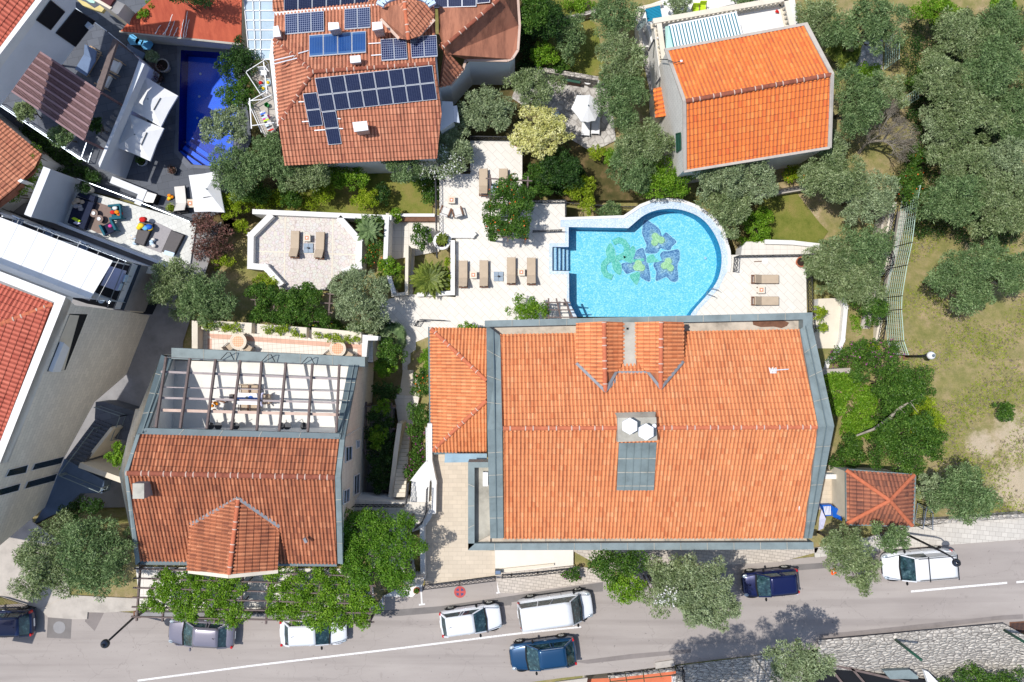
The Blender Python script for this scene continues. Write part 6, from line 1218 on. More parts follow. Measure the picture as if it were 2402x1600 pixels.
railing('mesh_fence', 'long pale green steel mesh fence beside the dry meadow', Q(3, 1, '1250,200 1220,350 1175,700 1130,900 1085,1170 1080,1290 1100,1568') + Q(3, 2, '1140,120'), [-5.5, -5.3, -4.9, -4.6, -4.3, -4.2, -4.1, -4.0], 2.4, 'green_steel', 'mesh', .3, 2.6, cat='fence')
railing('mesh_fence', 'short pale green steel fence by the fan palm path', Q(3, 0, '1085,370 1075,640'), -6, 2.2, 'green_steel', 'mesh', .22, cat='fence')
railing('mesh_fence', 'stub of green steel fence among the olives by the bare tree', Q(3, 0, '1250,900 1245,990'), -6, 2.2, 'green_steel', 'mesh', .22, cat='fence')
railing('driveway_gate', 'long black lattice sliding gate across the beige driveway', Q(1, 3, '1555,672 2205,592'), .03, 1.1, cat='gate')
railing('railing', 'thin black chain-like railing along the white terrace edge by the pavement', Q(1, 3, '2265,578 2352,572') + Q(2, 3, '240,552 590,512'), .15, .8)
railing('railing', 'curved black railing at the top of the entrance landing', S('1004,1143 1002,1197 992,1222 975,1235'), .7, .9)
railing('railing', 'black lattice railing over the sunken yard, above the arbor', S('828,1182 950,1183'), .12, .9)
railing('railing', 'black ornate railing between the white entrance steps and the long flight', S('955,1178 960,1130'), .7, .8)
railing('railing', 'white and black railing beside the purple bougainvillea', S('1003,1000 1004,1080'), -.2, .9, 'white_pl')
railing('railing', 'low black handrail by the pool deck path above the villa roof', Q(1, 1, '1520,1372 1740,1380'), zi, .8, style='bars', step=.8)
railing('railing', 'small fan-shaped black railing at the head of the narrow garden path', Q(1, 1, '1470,1430 1500,1385 1560,1385'), zi, .8)
railing('railing', 'black railing left of the entrance gate under the vine, street side', Q(1, 3, '0,900 160,895 380,870 560,850'), .1, .9)
railing('entrance_gate', 'black lattice pedestrian gate standing open beside the stone pillar', Q(1, 3, '1185,640 1370,640'), .1, 1.7, cat='gate')
railing('railing', 'slatted dark metal gate frame above the dark blue car at the left edge', Q(0, 3, '0,780 330,880'), .1, 1.4, style='bars', step=.12, cat='gate')
def pillar():
    t = B('gate_pillar', 'stone-topped gate pillar with small hatch between the two lattice gates', 'pillar', Q(1, 3, '1445,660')[0], .1); obj('shaft', block(MB(), Q(1, 3, '1375,612 1545,606 1525,700 1345,668'), 1.5, .1, 'white'), t); obj('cap', block(MB(), Q(1, 3, '1375,606 1548,602 1535,672 1350,672'), 1.62, 1.5, 'concrete'), t); obj('hatch', block(MB(), Q(1, 3, '1420,630 1462,630 1457,648 1415,648'), 1.635, 1.62, 'white_pl'), t)
    t = B('gate_motor', 'small blue-grey motor box at the right end of the sliding gate', 'gate motor', Q(1, 3, '2225,560')[0], .1); obj('casing', block(MB(), Q(1, 3, '2200,548 2255,548 2255,580 2200,582'), .8, .1, 'zinc_dark'), t, bevel=.02); obj('lid', block(MB(), Q(1, 3, '2205,545 2250,545 2250,572 2205,575'), .86, .8, 'cushion_blue'), t)
    t = B('boundary_pier', 'round-headed white planter ring holding a spiky plant on the deck', 'planter', Q(1, 1, '1710,640')[0], zi); c = P(*Q(1, 1, '1710,650')[0], -3.9); mb = MB(); mb.lathe([(.56, -.7), (.6, 0), (.42, 0), (.4, -.15)], c, 'white', 32); obj('wall', mb, t); obj('soil', MB().lathe([(.41, -.14), (.41, -.12)], c, 'soil_pot', 24), t)
    o = bpy.data.objects.new('x', None); bpy.data.objects.remove(o)
pillar()
# ---------------------------------------------------------------- trees and plants (positions in source pixels x .98)
def T_(label, x, y, rx, ry, kind, zc=3.2, cat='tree', name=None, **k):
    k.setdefault('group', {'olive': 'olive trees', 'olive2': 'olive trees', 'olive3': 'olive trees'}.get(kind) if cat == 'tree' else None)
    return tree(name or ('olive_tree' if kind.startswith('olive') else 'tree' if cat == 'tree' else 'shrub'), label, cat, x * 1.0204, y * 1.0204, rx * 1.0204, ry * 1.0204, kind, zc, **k)
for a in (
    ('huge olive crown in the bottom left corner, left part', 122, 1285, 80, 92, 'olive', 3.6), ('huge olive crown in the bottom left corner, right part beside the terracotta house', 235, 1270, 88, 100, 'olive2', 3.8),
    ('big olive right of the dark light well, upper left half', 415, 660, 78, 66, 'olive', 3.4), ('big olive beside the pink-bordered terrace, lower right half', 488, 690, 76, 62, 'olive2', 3.6),
    ('silver olive right of the vine-covered pergola, between octagon and path', 828, 685, 82, 74, 'olive3', 3.2),
    ('silver olive hanging over the right side of the navy pool', 525, 290, 55, 48, 'olive3', 3.4), ('dark olive below the navy pool, beside the white parasol', 545, 395, 62, 60, 'olive2', 3.6), ('olive in front of the solar house, left', 630, 375, 75, 62, 'olive2', 3.4), ('olive in front of the solar house, centre left with browner top', 715, 380, 66, 68, 'olive', 3.4),
    ('round olive below the white chimney corner of the solar house', 925, 352, 62, 74, 'olive2', 3.4), ('olive with white oleander blossom left of the upper deck', 1035, 335, 58, 62, 'olive3', 2.6),
    ('olive just above the upper deck, left one', 1120, 258, 66, 50, 'olive3', 3), ('olive right of the navy shadow, above the cream-blossoming tree', 1228, 205, 62, 48, 'olive', 3.2),
    ('dark round olive at the top edge above the lawn wall', 1412, 38, 56, 52, 'olive2', 3.4), ('tall olive between lawn and stone wall, upper part', 1425, 150, 62, 70, 'olive', 3.6), ('tall olive right of the white parasol', 1424, 225, 68, 70, 'olive2', 3.8), ('long olive below the lean-to roof, upper half', 1476, 332, 74, 58, 'olive', 3.6), ('long olive left of the bright green bush, lower half', 1452, 385, 62, 60, 'olive2', 3.2),
    ('small dark leaning olive on the brown lawn, top', 1310, 85, 42, 55, 'olive2', 2.2), ('big grey olive overlapping the lower left of the bright orange roof', 1690, 398, 98, 78, 'olive3', 4.2), ('grey olive just right of the round pool end', 1672, 475, 62, 58, 'olive', 3.6),
    ('big olive below the bright orange roof, between yellow bush and fence', 1905, 415, 84, 68, 'olive', 3.8), ('olive with yellowish tips left of the green fence top', 1985, 450, 72, 68, 'olive3', 3.4), ('olive over the terracotta pot at the right deck corner', 1905, 610, 62, 66, 'olive', 3.4), ('olive between the right deck and the footpath, larger upper crown', 1972, 575, 72, 62, 'olive2', 3.6), ('olive above the small round green tree by the path', 1968, 648, 62, 58, 'olive', 3.2),
    ('olive touching the right edge of the bright orange roof', 1968, 235, 52, 88, 'olive2', 3.6), ('olive above the fan palm, left', 1872, 45, 58, 42, 'olive', 3.2), ('wide dark olive above the fan palm, right', 1990, 62, 88, 66, 'olive2', 3.8), ('grey olive between the bright roof and the bare tree', 2030, 215, 58, 44, 'olive', 3), ('low olive left of the bare tree trunk', 1900, 335, 46, 42, 'olive3', 2.4),
    ('olive at the upper right grove, left of centre beside the green tree', 2190, 90, 70, 62, 'olive', 3.6), ('olive at the upper right grove, near the top right corner', 2300, 70, 62, 56, 'olive2', 3.4), ('olive in the grove right of the dry earth patch', 2165, 185, 72, 62, 'olive', 3.8), ('big olive in the grove at the right edge, second row', 2270, 170, 88, 72, 'olive2', 4.0), ('large dark-branched olive in the grove, centre', 2225, 265, 88, 66, 'olive', 3.8), ('olive at the right border beside the large dark-branched one', 2325, 270, 66, 70, 'olive2', 3.6),
    ('pale olive right of the bare tree', 2165, 300, 56, 46, 'olive3', 3), ('olive right of the orange-flowered climber', 2215, 375, 76, 62, 'olive', 3.6), ('olive at the right border, third row', 2310, 385, 76, 66, 'olive3', 3.6), ('olive over the upper end of the green mesh fence', 2190, 460, 78, 66, 'olive2', 3.8), ('olive at the right border above the solitary meadow olive', 2300, 480, 78, 72, 'olive', 3.8),
    ('solitary dark olive on the dry meadow, left crown', 2200, 640, 66, 78, 'olive2', 4.4), ('dark olive on the dry meadow touching the right border', 2295, 630, 74, 72, 'olive2', 4.4), ('large grey street olive between the bright green tree and the blue car', 1600, 1345, 88, 78, 'olive3', 4.6), ('grey street olive crown over the road, lower left part', 1545, 1340, 78, 66, 'olive', 4.4), ('grey street olive crown reaching furthest over the road', 1635, 1385, 66, 62, 'olive3', 4.4),
    ('street olive over the pavement left of the white rack van', 1936, 1258, 60, 52, 'olive', 3.8), ('thin olive branch crown above the white rack van', 2045, 1232, 46, 32, 'olive2', 3.6), ('olive drooping over the road beside the orange cone', 1978, 1315, 40, 46, 'olive', 3.4), ('dark blue-green olive right of the dark hip roof', 2215, 1132, 70, 66, 'olive2', 3.8), ('light olive between the dark hip roof and the dark blue-green olive', 2145, 1125, 38, 48, 'olive3', 2.8),
    ('small olive on the lower terrace by the turquoise roof', 1560, 12, 32, 26, 'olive3', 2.6), ('strip of olive crown cut by the top edge above the awning terrace', 1715, -8, 52, 22, 'olive2', 3), ('dark pine-like crown cut by the top edge over the smooth orange roof', 445, -10, 62, 20, 'dark', 5.5),
    ): T_(*a)
for a in (
    ('bright green round tree left of the big grey olive, above the pool', 1525, 414, 62, 50, 'bright', 2.6), ('deep green tree right of the small fig-like shrubs, below the cream blossom', 1290, 395, 58, 44, 'dark', 2.4), ('green tree between the cream blossom and the upper deck', 1240, 415, 38, 44, 'green', 2), ('bright green bush at the villa parapet beside the pool', 1212, 714, 50, 28, 'bright', 2.4),
    ('dark green street tree under the villa parapet', 1410, 1292, 78, 36, 'green', 3.6), ('bright green street tree right of the white van', 1440, 1345, 46, 44, 'bright', 3.4), ('small round green tree by the footpath right of the villa', 2003, 712, 38, 34, 'green', 2.2), ('dark green tree overhanging the navy pool', 552, 150, 48, 50, 'dark', 3.4), ('green conifer-like tree below it at the navy pool edge', 552, 215, 52, 40, 'green', 3.2),
    ('dense green tree right of the clipped hedge, upper', 2060, 890, 78, 62, 'green', 3.4), ('dense olive-green tree above the dark hip roof', 2080, 1015, 88, 72, 'green', 3.6), ('yellow-green edge tree beside the meadow, above the dark hip roof', 2120, 965, 42, 72, 'lime', 2.6), ('bright green tree at the top edge beside the grove', 2150, 22, 58, 32, 'bright', 3), ('bright green tree at the top edge, far right', 2300, 12, 34, 28, 'bright', 3), ('green tree at the court of the modern building beside the zinc edge', 280, 1048, 30, 36, 'bright', 3.2),
    ('tall leafy tree mass at the top edge between the roofs', 1222, 40, 42, 62, 'green', 4), ('dark leafy tree right of the rounded roof corner', 1262, 50, 40, 48, 'dark', 3.6), ('bright green shrub tree beside the stone wall corner', 1250, 128, 36, 28, 'bright', 2), ('dark green shrub tree under the bright one by the stone wall', 1285, 150, 26, 22, 'green', 1.4)): T_(*a)
T_('round tree covered in cream-yellow blossom left of the white parasol', 1243, 305, 76, 62, 'yellowish', 3.2, cat='tree', name='flowering_tree')
for a in (
    ('small grey-green potted olive crown by the dark slate lounge', 350, 130, 16, 16, 'olive3', 1.6), ('small olive shrub at the left end of the brown pergola', 62, 257, 28, 26, 'olive', 1.6), ('small olive shrub at the lower right of the brown pergola', 146, 312, 30, 28, 'olive2', 1.6), ('dark small tree beneath the right edge of the brown pergola', 222, 290, 18, 20, 'dark', 1.4)): T_(*a, cat='tree', ground=-2.2 if a[1] < 300 else -5.9, dens=1.3)
for a in (
    ('yellow-green bush at the corner of the octagonal terrace', 535, 475, 36, 34, 'lime', 1.4), ('small yellow bush under the bigger yellow-green one', 556, 520, 20, 18, 'lime', .8), ('reddish-leaved shrub beside the long daybed terrace', 485, 535, 46, 56, 'purple_leaf', 1.8), ('second reddish shrub with green base below the first one', 498, 580, 34, 28, 'purple_leaf', 1.4), ('yellow-green shrub between the reddish shrub and the olives', 512, 600, 30, 16, 'lime', 1.2),
    ('feathery bright green shrub right of the pool end', 1738, 515, 38, 40, 'bright', 1.4), ('white-flowering rounded shrub left of the round planter', 970, 545, 26, 34, 'green', 1.4), ('lime-yellow bush below the bright orange roof corner', 1824, 400, 30, 20, 'lime', .9), ('bright green bush left of the lawn in front of the olives', 800, 408, 56, 32, 'bright', 1.8), ('bright green bush at the left of the garden, under the dark olive', 590, 445, 42, 28, 'green', 1.5), ('small citrus bush in the garden middle, left one', 745, 445, 30, 26, 'lime', 1.5), ('small citrus bush in the garden middle, right one', 840, 460, 34, 26, 'lime', 1.5), ('leafy bush in the garden near the white wall', 670, 460, 30, 22, 'green', 1.2), ('dark shadowed bush beside the small lawn', 880, 448, 20, 26, 'dark', 1.2),
    ('bush with yellow flowers over the bench wall', 910, 495, 17, 17, 'bright', 1.0), ('small bush at the right end of the small lawn', 988, 452, 24, 20, 'green', 1.2), ('conical yellow-green shrub just above the pool wall', 1352, 470, 20, 24, 'lime', 1.2), ('grey-green round shrub just above the pool wall', 1402, 485, 28, 22, 'olive2', 1.0), ('small yellow-leaved shrub at the edge of the stone patio, left', 1372, 350, 22, 18, 'lime', 1), ('small yellow-leaved shrub at the edge of the stone patio, right', 1408, 362, 24, 20, 'bright', 1), ('fig-like shrub with big leaves above the pool wall', 1330, 435, 44, 28, 'lime', 1.2),
    ('small green shrub standing alone on the dry meadow', 2308, 945, 24, 24, 'green', .7), ('green shrub among dry grass in the upper grove', 2115, 180, 26, 24, 'green', 1.4), ('little yellow-green tree beside the right path, upper', 1884, 718, 17, 18, 'lime', 1.6), ('little yellow-green tree beside the right path, lower', 1890, 752, 14, 12, 'lime', 1.2), ('yellowish shrub at the lower right of the path, beside the hedge', 2000, 800, 24, 14, 'lime', 1.2),
    ('variegated round bush at the octagon corner', 616, 648, 34, 24, 'lime', 1.2), ('yellow-flowered shrub beside the narrow steps', 895, 615, 32, 26, 'bright', 1.6), ('rounded shrub at the top of the passage between the houses', 897, 815, 32, 40, 'green', 1.8), ('bright bush against the cream wall in the passage', 885, 845, 30, 26, 'bright', 1.6), ('dark shrub in the planter above the sunken yard', 884, 900, 32, 26, 'dark', 1.2), ('green bush at the villa wing corner, upper', 984, 828, 18, 30, 'bright', 1.6), ('orange-dotted shrub along the villa wing', 970, 880, 24, 38, 'green', 1.4), ('clipped round bush along the villa wing', 965, 950, 26, 34, 'green', 1.4),
    ('bright top leaves peeking over the villa parapet, left', 1075, 752, 26, 10, 'bright', 1.2), ('dark bush by the corner of the front garden', 888, 750, 20, 16, 'dark', 1.0), ('orange-flowered shrub left of the navy lawn shade, right grove', 2085, 425, 34, 44, 'green', 2.0), ('orange-dotted green shrub below the bare tree', 2105, 355, 30, 26, 'green', 1.6), ('low yellow shrub on the left slope beneath the ivy hedge', 68, 485, 24, 12, 'lime', .6), ('flowering bed at the white terrace end by the pavement', 1316, 1320, 24, 16, 'green', .8)):
    lb = a[0]; fl = ('fl_orange', 10) if 'orange' in lb else ('fl_yellow', 10) if 'yellow-flow' in lb or 'yellow flowers' in lb else ('fl_white', 24) if 'white-flow' in lb else ('fl_purple', 14) if 'flowering bed' in lb else None
    T_(*a, cat='shrub', trunk=a[6] > 1.3, flowers=fl, ground={'left one': None}.get('', None) if a[1] < 1900 else None)
HD = lambda name, label, s, z0, h, kind, **k: hedge(name, label, k.pop('cat', 'hedge'), D(s), z0, h, kind, **k)
HD('vine', 'dense vine roof over the square entrance arbor', '785,1180 850,1172 900,1195 950,1192 960,1250 962,1300 940,1342 860,1348 790,1330 775,1260', .1, 3.3, 'green2', cat='vine', lobe=.62, stems=True, dens=1.8)
HD('vine', 'bright vine over the street pergola, right half', '612,1310 700,1300 780,1320 855,1345 862,1400 830,1440 740,1452 670,1420 625,1410', .1, 2.8, 'bright', cat='vine', lobe=.45, dens=1.3, stems=True)
HD('vine', 'bright vine over the street pergola, far left cluster', '345,1325 440,1302 480,1320 470,1390 440,1430 400,1415 345,1400 322,1380 350,1370', .1, 2.8, 'bright', cat='vine', lobe=.42, dens=1.2, stems=True)
HD('vine', 'bright vine over the street pergola, middle cluster', '480,1330 545,1315 560,1350 545,1390 575,1430 530,1445 480,1420 470,1370', .1, 2.8, 'bright', cat='vine', lobe=.42, dens=1.15, stems=True)
HD('climber', 'flowering climber over the deck arbor beside the loungers', '1136,408 1200,408 1222,440 1210,520 1185,555 1126,548 1118,490 1130,450', ZD, 2.8, 'green', cat='climber', lobe=.48, dens=1.7, flowers=('fl_orange', 7), stems=True)
HD('vine', 'dark green vine covering the wooden pergola below the octagon', '578,655 640,662 690,652 758,672 750,745 660,750 585,742', ZD, 2.7, 'green', cat='vine', lobe=.5, stems=True, dens=1.7)
HD('hedge', 'large bright clipped hedge along the right gable of the villa', '1896,862 1960,846 2010,880 2014,960 2005,1000 1940,1010 1920,960', -3, 2.5, 'bright', lobe=.6, dens=1.2)
HD('shrub', 'dense green shrub mass between the clipped hedge and the meadow trees', '2010,850 2060,845 2110,890 2090,960 2030,1010 1985,1035 1980,990 2012,930', -2.6, 2.0, 'green', cat='shrub', lobe=.6)
HD('hedge', 'narrow lighter green hedge strip beside the lower villa gable', '1925,1000 1965,1010 1990,1060 1950,1085 1912,1090 1918,1040', -1.5, 1.5, 'green', lobe=.5)
HD('shrub', 'oleander mass with purple flowers at the end of the right path', '1905,815 1960,795 2030,790 2065,800 2060,845 1985,850 1930,845', -4, 1.9, 'green', cat='shrub', lobe=.5, flowers=('fl_purple', 32))
HD('flower_bed', 'orange-flowered planting bed right of the octagonal terrace', '822,500 878,505 875,600 835,612 842,560', -4.8, .9, 'green', cat='flower bed', lobe=.35, flowers=('fl_orange', 14))
HD('shrub', 'bougainvillea with purple flowers along the long steps', '940,980 985,970 985,1060 965,1095 935,1110 925,1095 955,1060 948,1020', -2.6, 1.9, 'green', cat='shrub', lobe=.35, flowers=('fl_purple', 26))
HD('planting', 'dark ferny planting on the shaded sunken yard', '848,950 905,950 908,1060 890,1130 850,1130 846,1050', -3.8, 2.5, 'dark', cat='planting', lobe=.45)
HD('hedge', 'ivy hedge along the terracotta roof at the left border', '55,310 95,345 98,375 60,440 25,470 10,440 60,400 85,365', -4.0, 1.9, 'bright', lobe=.4)
HD('hedge', 'shaded green hedge strip below the pergola terrace, left', '20,270 190,370 235,410 225,425 110,385 90,350', -5.9, .9, 'dark', lobe=.4)
HD('hedge', 'elongated dark hedge at the foot of the shaded court', '115,1195 180,1150 235,1148 245,1165 200,1180 150,1205', -.5, 1.2, 'dark', lobe=.4)
HD('ivy', 'dark ivy covering the ground at the top behind the rounded roof', '1198,0 1300,0 1255,90 1222,150 1205,180 1195,100', -6, 1.2, 'dark', cat='ivy', lobe=.5)
HD('hedge', 'bright grassy hedge at the top edge beyond the stone wall', '1300,0 1380,0 1370,22 1310,30', -6, .8, 'bright', lobe=.4)
HD('hedge', 'green creeper at the sloping edge of the smooth orange roof', '320,40 330,10 350,0 365,0 345,22 325,48', -3.0, .5, 'bright', lobe=.3)
HD('hedge', 'low hedge by the fan palm, right of the bright roof', '1955,160 2000,152 2035,160 2020,175 1960,180', -6, 1.0, 'bright', lobe=.35)
HD('grass_bed', 'grassy strip between the right path and the footpath', '1960,720 1985,760 1975,840 1935,830 1945,790', -4.9, .4, 'bright', cat='planting', lobe=.3)
HD('shrub', 'green shrubs right under the bougainvillea-side garden wall, above the pool path', '1230,350 1300,345 1345,380 1330,440 1230,450', -6, 1.0, 'dark', cat='shrub', lobe=.5)
HD('shrub', 'shrub mass with orange flowers below the road at the bottom', '1655,1555 1700,1535 1760,1545 1770,1600 1640,1600', -3, 2.0, 'dark', cat='shrub', lobe=.6, flowers=('fl_orange', 12))
HD('shrub', 'dark green shrubs below the rubble wall at the bottom right', '2180,1552 2230,1535 2300,1545 2354,1555 2354,1600 2150,1600', -2, 1.9, 'green', cat='shrub', lobe=.5)
for lb, s in (('long planter of green grasses on the front terrace, left', '472,742 530,745 568,752 568,760 520,760 470,752'), ('planter of yellow-green grasses on the front terrace, middle', '600,752 660,752 700,765 700,775 640,768 600,762'), ('planter of green grasses on the front terrace, right', '725,765 780,772 822,780 822,790 770,786 725,776')): HD('planter_grass', lb, s, -1.6, .7, 'lime', cat='planter grass', lobe=.22, dens=.8)
HD('hedge', 'thin clipped strip hedge in the L-shaped planter wall', '1024,588 1031,588 1032,668 1026,668', -4.4, .5, 'lime', lobe=.18)
HD('shrub', 'leafy garden shrubs row right of the yellow-green bush', '560,455 640,440 720,455 725,475 600,480 560,478', -6, 1.1, 'lime', cat='shrub', lobe=.4, dens=.7)
HD('shrub', 'green ground shrubs between front garden and the silver olive', '640,745 720,740 830,745 880,762 870,775 760,765 640,755', -4.4, .9, 'green', cat='shrub', lobe=.4, flowers=('fl_yellow', 8))
HD('shrub', 'green understory beside the feathery shrub, right of the pool end', '1700,545 1760,540 1775,560 1720,572', -5.5, .8, 'bright', cat='shrub', lobe=.35)
HD('shrub', 'green undergrowth below the oleander blossom left of the upper deck', '960,380 1015,400 1000,470 960,430', -6, 1.4, 'green', cat='shrub', lobe=.45, flowers=('fl_white', 30))
HD('shrub', 'white oleander blossom on the olive left of the upper deck', '975,345 1070,350 1060,395 1000,410 965,395', -6, 3.9, 'olive3', cat='shrub', lobe=.35, dens=.3, flowers=('fl_white', 70))
HD('shrub', 'white blossom showing through the grey street olive', '1505,1348 1545,1345 1555,1385 1530,1402 1508,1385', 0, 5.7, 'olive3', cat='shrub', lobe=.3, dens=.25, flowers=('fl_white', 130))
frond_palm('cycad', 'large spreading cycad with stiff yellow-green fronds in the white planter', 1008, 655, -3.7, 50, 62, 'palm', -4.6, lw=.075, droop=.3, cat='cycad')
frond_palm('palm_tree', 'grey-green palm in the planting bed right of the octagon', 866, 540, -3.5, 36, 34, 'palm2', -4.8, lw=.06, droop=.35); frond_palm('palm_tree', 'grey fan palm in the passage between the two houses', 922, 795, -3.2, 38, 34, 'palm2', -4.6, fan=True, lw=.2)
frond_palm('palm_tree', 'small fan palm below the yellow-flowered shrub', 918, 655, -4.2, 28, 24, 'palm', -4.8, fan=True, lw=.2); frond_palm('palm_tree', 'yellow-green fan palm right of the bright orange roof', 1984, 112, -4, 44, 40, 'palm', -6, fan=True, lw=.22)
frond_palm('palm_tree', 'spiky rosette in the round white planter ring', 1037, 561, -3.6, 17, 30, 'palm', -4.1, lw=.05, cat='potted plant', trunk_r=.07)
bare_tree('bare_tree', 'leafless grey tree with spreading branches in the right grove', 2085, 300, 66, 4.6, -6); 
o = frond_palm('dead_branch', 'dry grey branch lying across the green trees right of the villa', 2070, 1000, -.2, 3, 2, 'dry', -1.2, cat='branch', trunk_r=.03)
bpy.data.objects.remove([c for c in o.children if c.name.startswith('fronds')][0]); mb = MB(); pts = [P(x, y, z) for (x, y), z in zip(Q(3, 2, '820,870 980,810 1120,710 1210,620 1310,560 1430,490'), (.6, .9, 1.0, 1.0, 1.0, .9))]; mb.tube(pts, [.06, .09, .11, .09, .06, .02], 'bark_pale', 6)
for k in range(1, 5): mb.tube([pts[k], pts[k] + Vector((.5, .5 - .3 * k, .1))], [.04, .01], 'bark_pale', 4)
obj('limb', mb, o)
# pots
pot_plant('potted_plant', 'terracotta pot at the top right corner of the right deck', *S('1880,614')[0], ZD, .34, .5, 'terracotta', 'olive', 0)
pot_plant('potted_plant', 'round concrete pot with soil on the slate terrace left of the navy pool', *Q(0, 0, '1490,600')[0], -5.85, .46, .7, 'concrete', 'dark', 0)
pot_plant('potted_plant', 'small pot with red flowers at the slate terrace edge', *Q(0, 1, '1585,-2')[0], -5.85, .3, .35, 'iron', 'purple_leaf', .3)
pot_plant('potted_plant', 'square planter with pale yellow-green plant near the white lounger', *Q(0, 1, '1575,345')[0], -5.85, .3, .5, 'concrete', 'lime', .35)
pot_plant('potted_plant', 'large grey bowl with leafy plant behind the navy sofa', *Q(0, 1, '790,165')[0], -4.5, .34, .7, 'cream', 'dark', .5)
pot_plant('potted_plant', 'yellow-green potted plant at the corner of the upper deck', *Q(2, 0, '48,1322')[0], ZD, .18, .3, 'terracotta', 'lime', .16)
pot_plant('potted_plant', 'potted cactus on the porch corner beside the gate pillar', *Q(1, 3, '1478,728')[0], .14, .2, .4, 'terracotta', 'green', .18)
pot_plant('potted_plant', 'white square planter with plant between the two parasols and the slate', *Q(0, 0, '1300,1480')[0], -5.85, .35, .45, 'white_pl', 'green', .35)
pot_plant('potted_plant', 'dark reddish potted shrub left of the round concrete pot', *Q(0, 0, '1440,700')[0], -5.85, .45, .5, 'iron', 'purple_leaf', .75)

T_('bushy olive at the bottom edge casting shade on the road', 1832, 1522, 78, 56, 'olive3', 7.0, ground=0, root=(1850, 1560))
for lb, x, y, r in (('tall tree below the bottom edge shading the rubble wall', 1576, 1690, 100), ('tall tree below the bottom edge shading the road', 1712, 1660, 78), ('tall tree below the bottom edge shading the lower left wall', 1498, 1715, 96)): T_(lb, x, y, r, r * .85, 'olive2', 12.5, ground=-.5, root=(x * 1.02, 1760), dens=.9)
def ground_tufts(name, px, n, mats, l=.14, wd=.03, avoid=None):
    rng = random.Random(len(px) * n); xs = [p[0] for p in px]; ys = [p[1] for p in px]; pts = []
    while len(pts) < n:
        x, y = rng.uniform(min(xs), max(xs)), rng.uniform(min(ys), max(ys))
        if inpoly(x, y, px) and math.sin(x * .031 + 2 * math.sin(y * .02)) + math.sin(y * .043 + x * .013) + rng.uniform(-1, 1.2) > 0: pts.append(tuple(P(x, y, gz(x, y) - .05)))
    v = leaf_cloud(pts, [.08] * n, n * 3, l, wd, n, outward=.5, shell=.2, top=.5); o = cloud_obj(name, v, mats); tag(o, kind='stuff'); return o
ground_tufts('grass', S('2120,480 2402,480 2402,1208 2150,1215 2080,1060 2110,860 2120,600'), 9000, 'lime')
ground_tufts('dry_tufts', S('2080,40 2402,0 2402,1208 2150,1215 2080,1060 2110,860 2100,500'), 8000, 'dry', .2, .035)
o = hedge('undergrowth', None, None, S('2120,40 2402,20 2402,560 2300,600 2240,560 2150,560 2100,440 2130,300'), -6, .9, 'dark', lobe=.55, dens=.35); o['kind'] = 'stuff'; [o.__delitem__(k) for k in ('label', 'category') if k in o]  # dark leaf colour carries the shade of the gaps between the crowns

for a in (('bright green bush low in the shaded passage beside the long steps', 870, 1000, 22, 30, 'bright', 2.2), ('bright shrub at the top of the shaded passage garden', 880, 935, 22, 18, 'bright', 2.2)): T_(*a, cat='shrub', ground=-3.6)
# ---------------------------------------------------------------- cars
def car_paint(name, c, metal=.0):
    t = NT(name); n = t.noise(t.pos(obj=True), 3, 3); col = t.mix(t.math('MULTIPLY', n, .15), c, sc_(c, .7)); m = t.done(col, .28, metal, .5); t.b.inputs['Coat Weight'].default_value = .6; t.b.inputs['Coat Roughness'].default_value = .06; return m
MATS['paint_white'] = car_paint('white_car_paint', srgb(226, 228, 232)); MATS['paint_silver'] = car_paint('silver_grey_car_paint', srgb(132, 128, 140), .3); MATS['paint_steelblue'] = car_paint('steel_blue_car_paint', srgb(22, 68, 106), .3); MATS['paint_navy'] = car_paint('navy_car_paint', srgb(20, 34, 74), .2); MATS['paint_royal'] = car_paint('deep_blue_car_paint', srgb(18, 28, 78), .3)
def glassm():
    t = NT('car_glass'); n_ = t.noise(t.pos(obj=True), 3.5, 4, .7); t.done(t.ramp(n_, [(.35, srgb(22, 38, 44)), (.55, srgb(42, 70, 76)), (.7, srgb(96, 124, 126))]), .03, 0, .8); MATS['car_glass'] = t.m; t = NT('headlamp_glass'); t.done(srgb(190, 200, 206), .08, .3, .8); MATS['lampglass'] = t.m; t = NT('tail_lamp'); t.done(srgb(190, 20, 24), .15, 0, .6); MATS['tail'] = t.m  # paler blotches in the glass colour stand in for reflections
glassm()
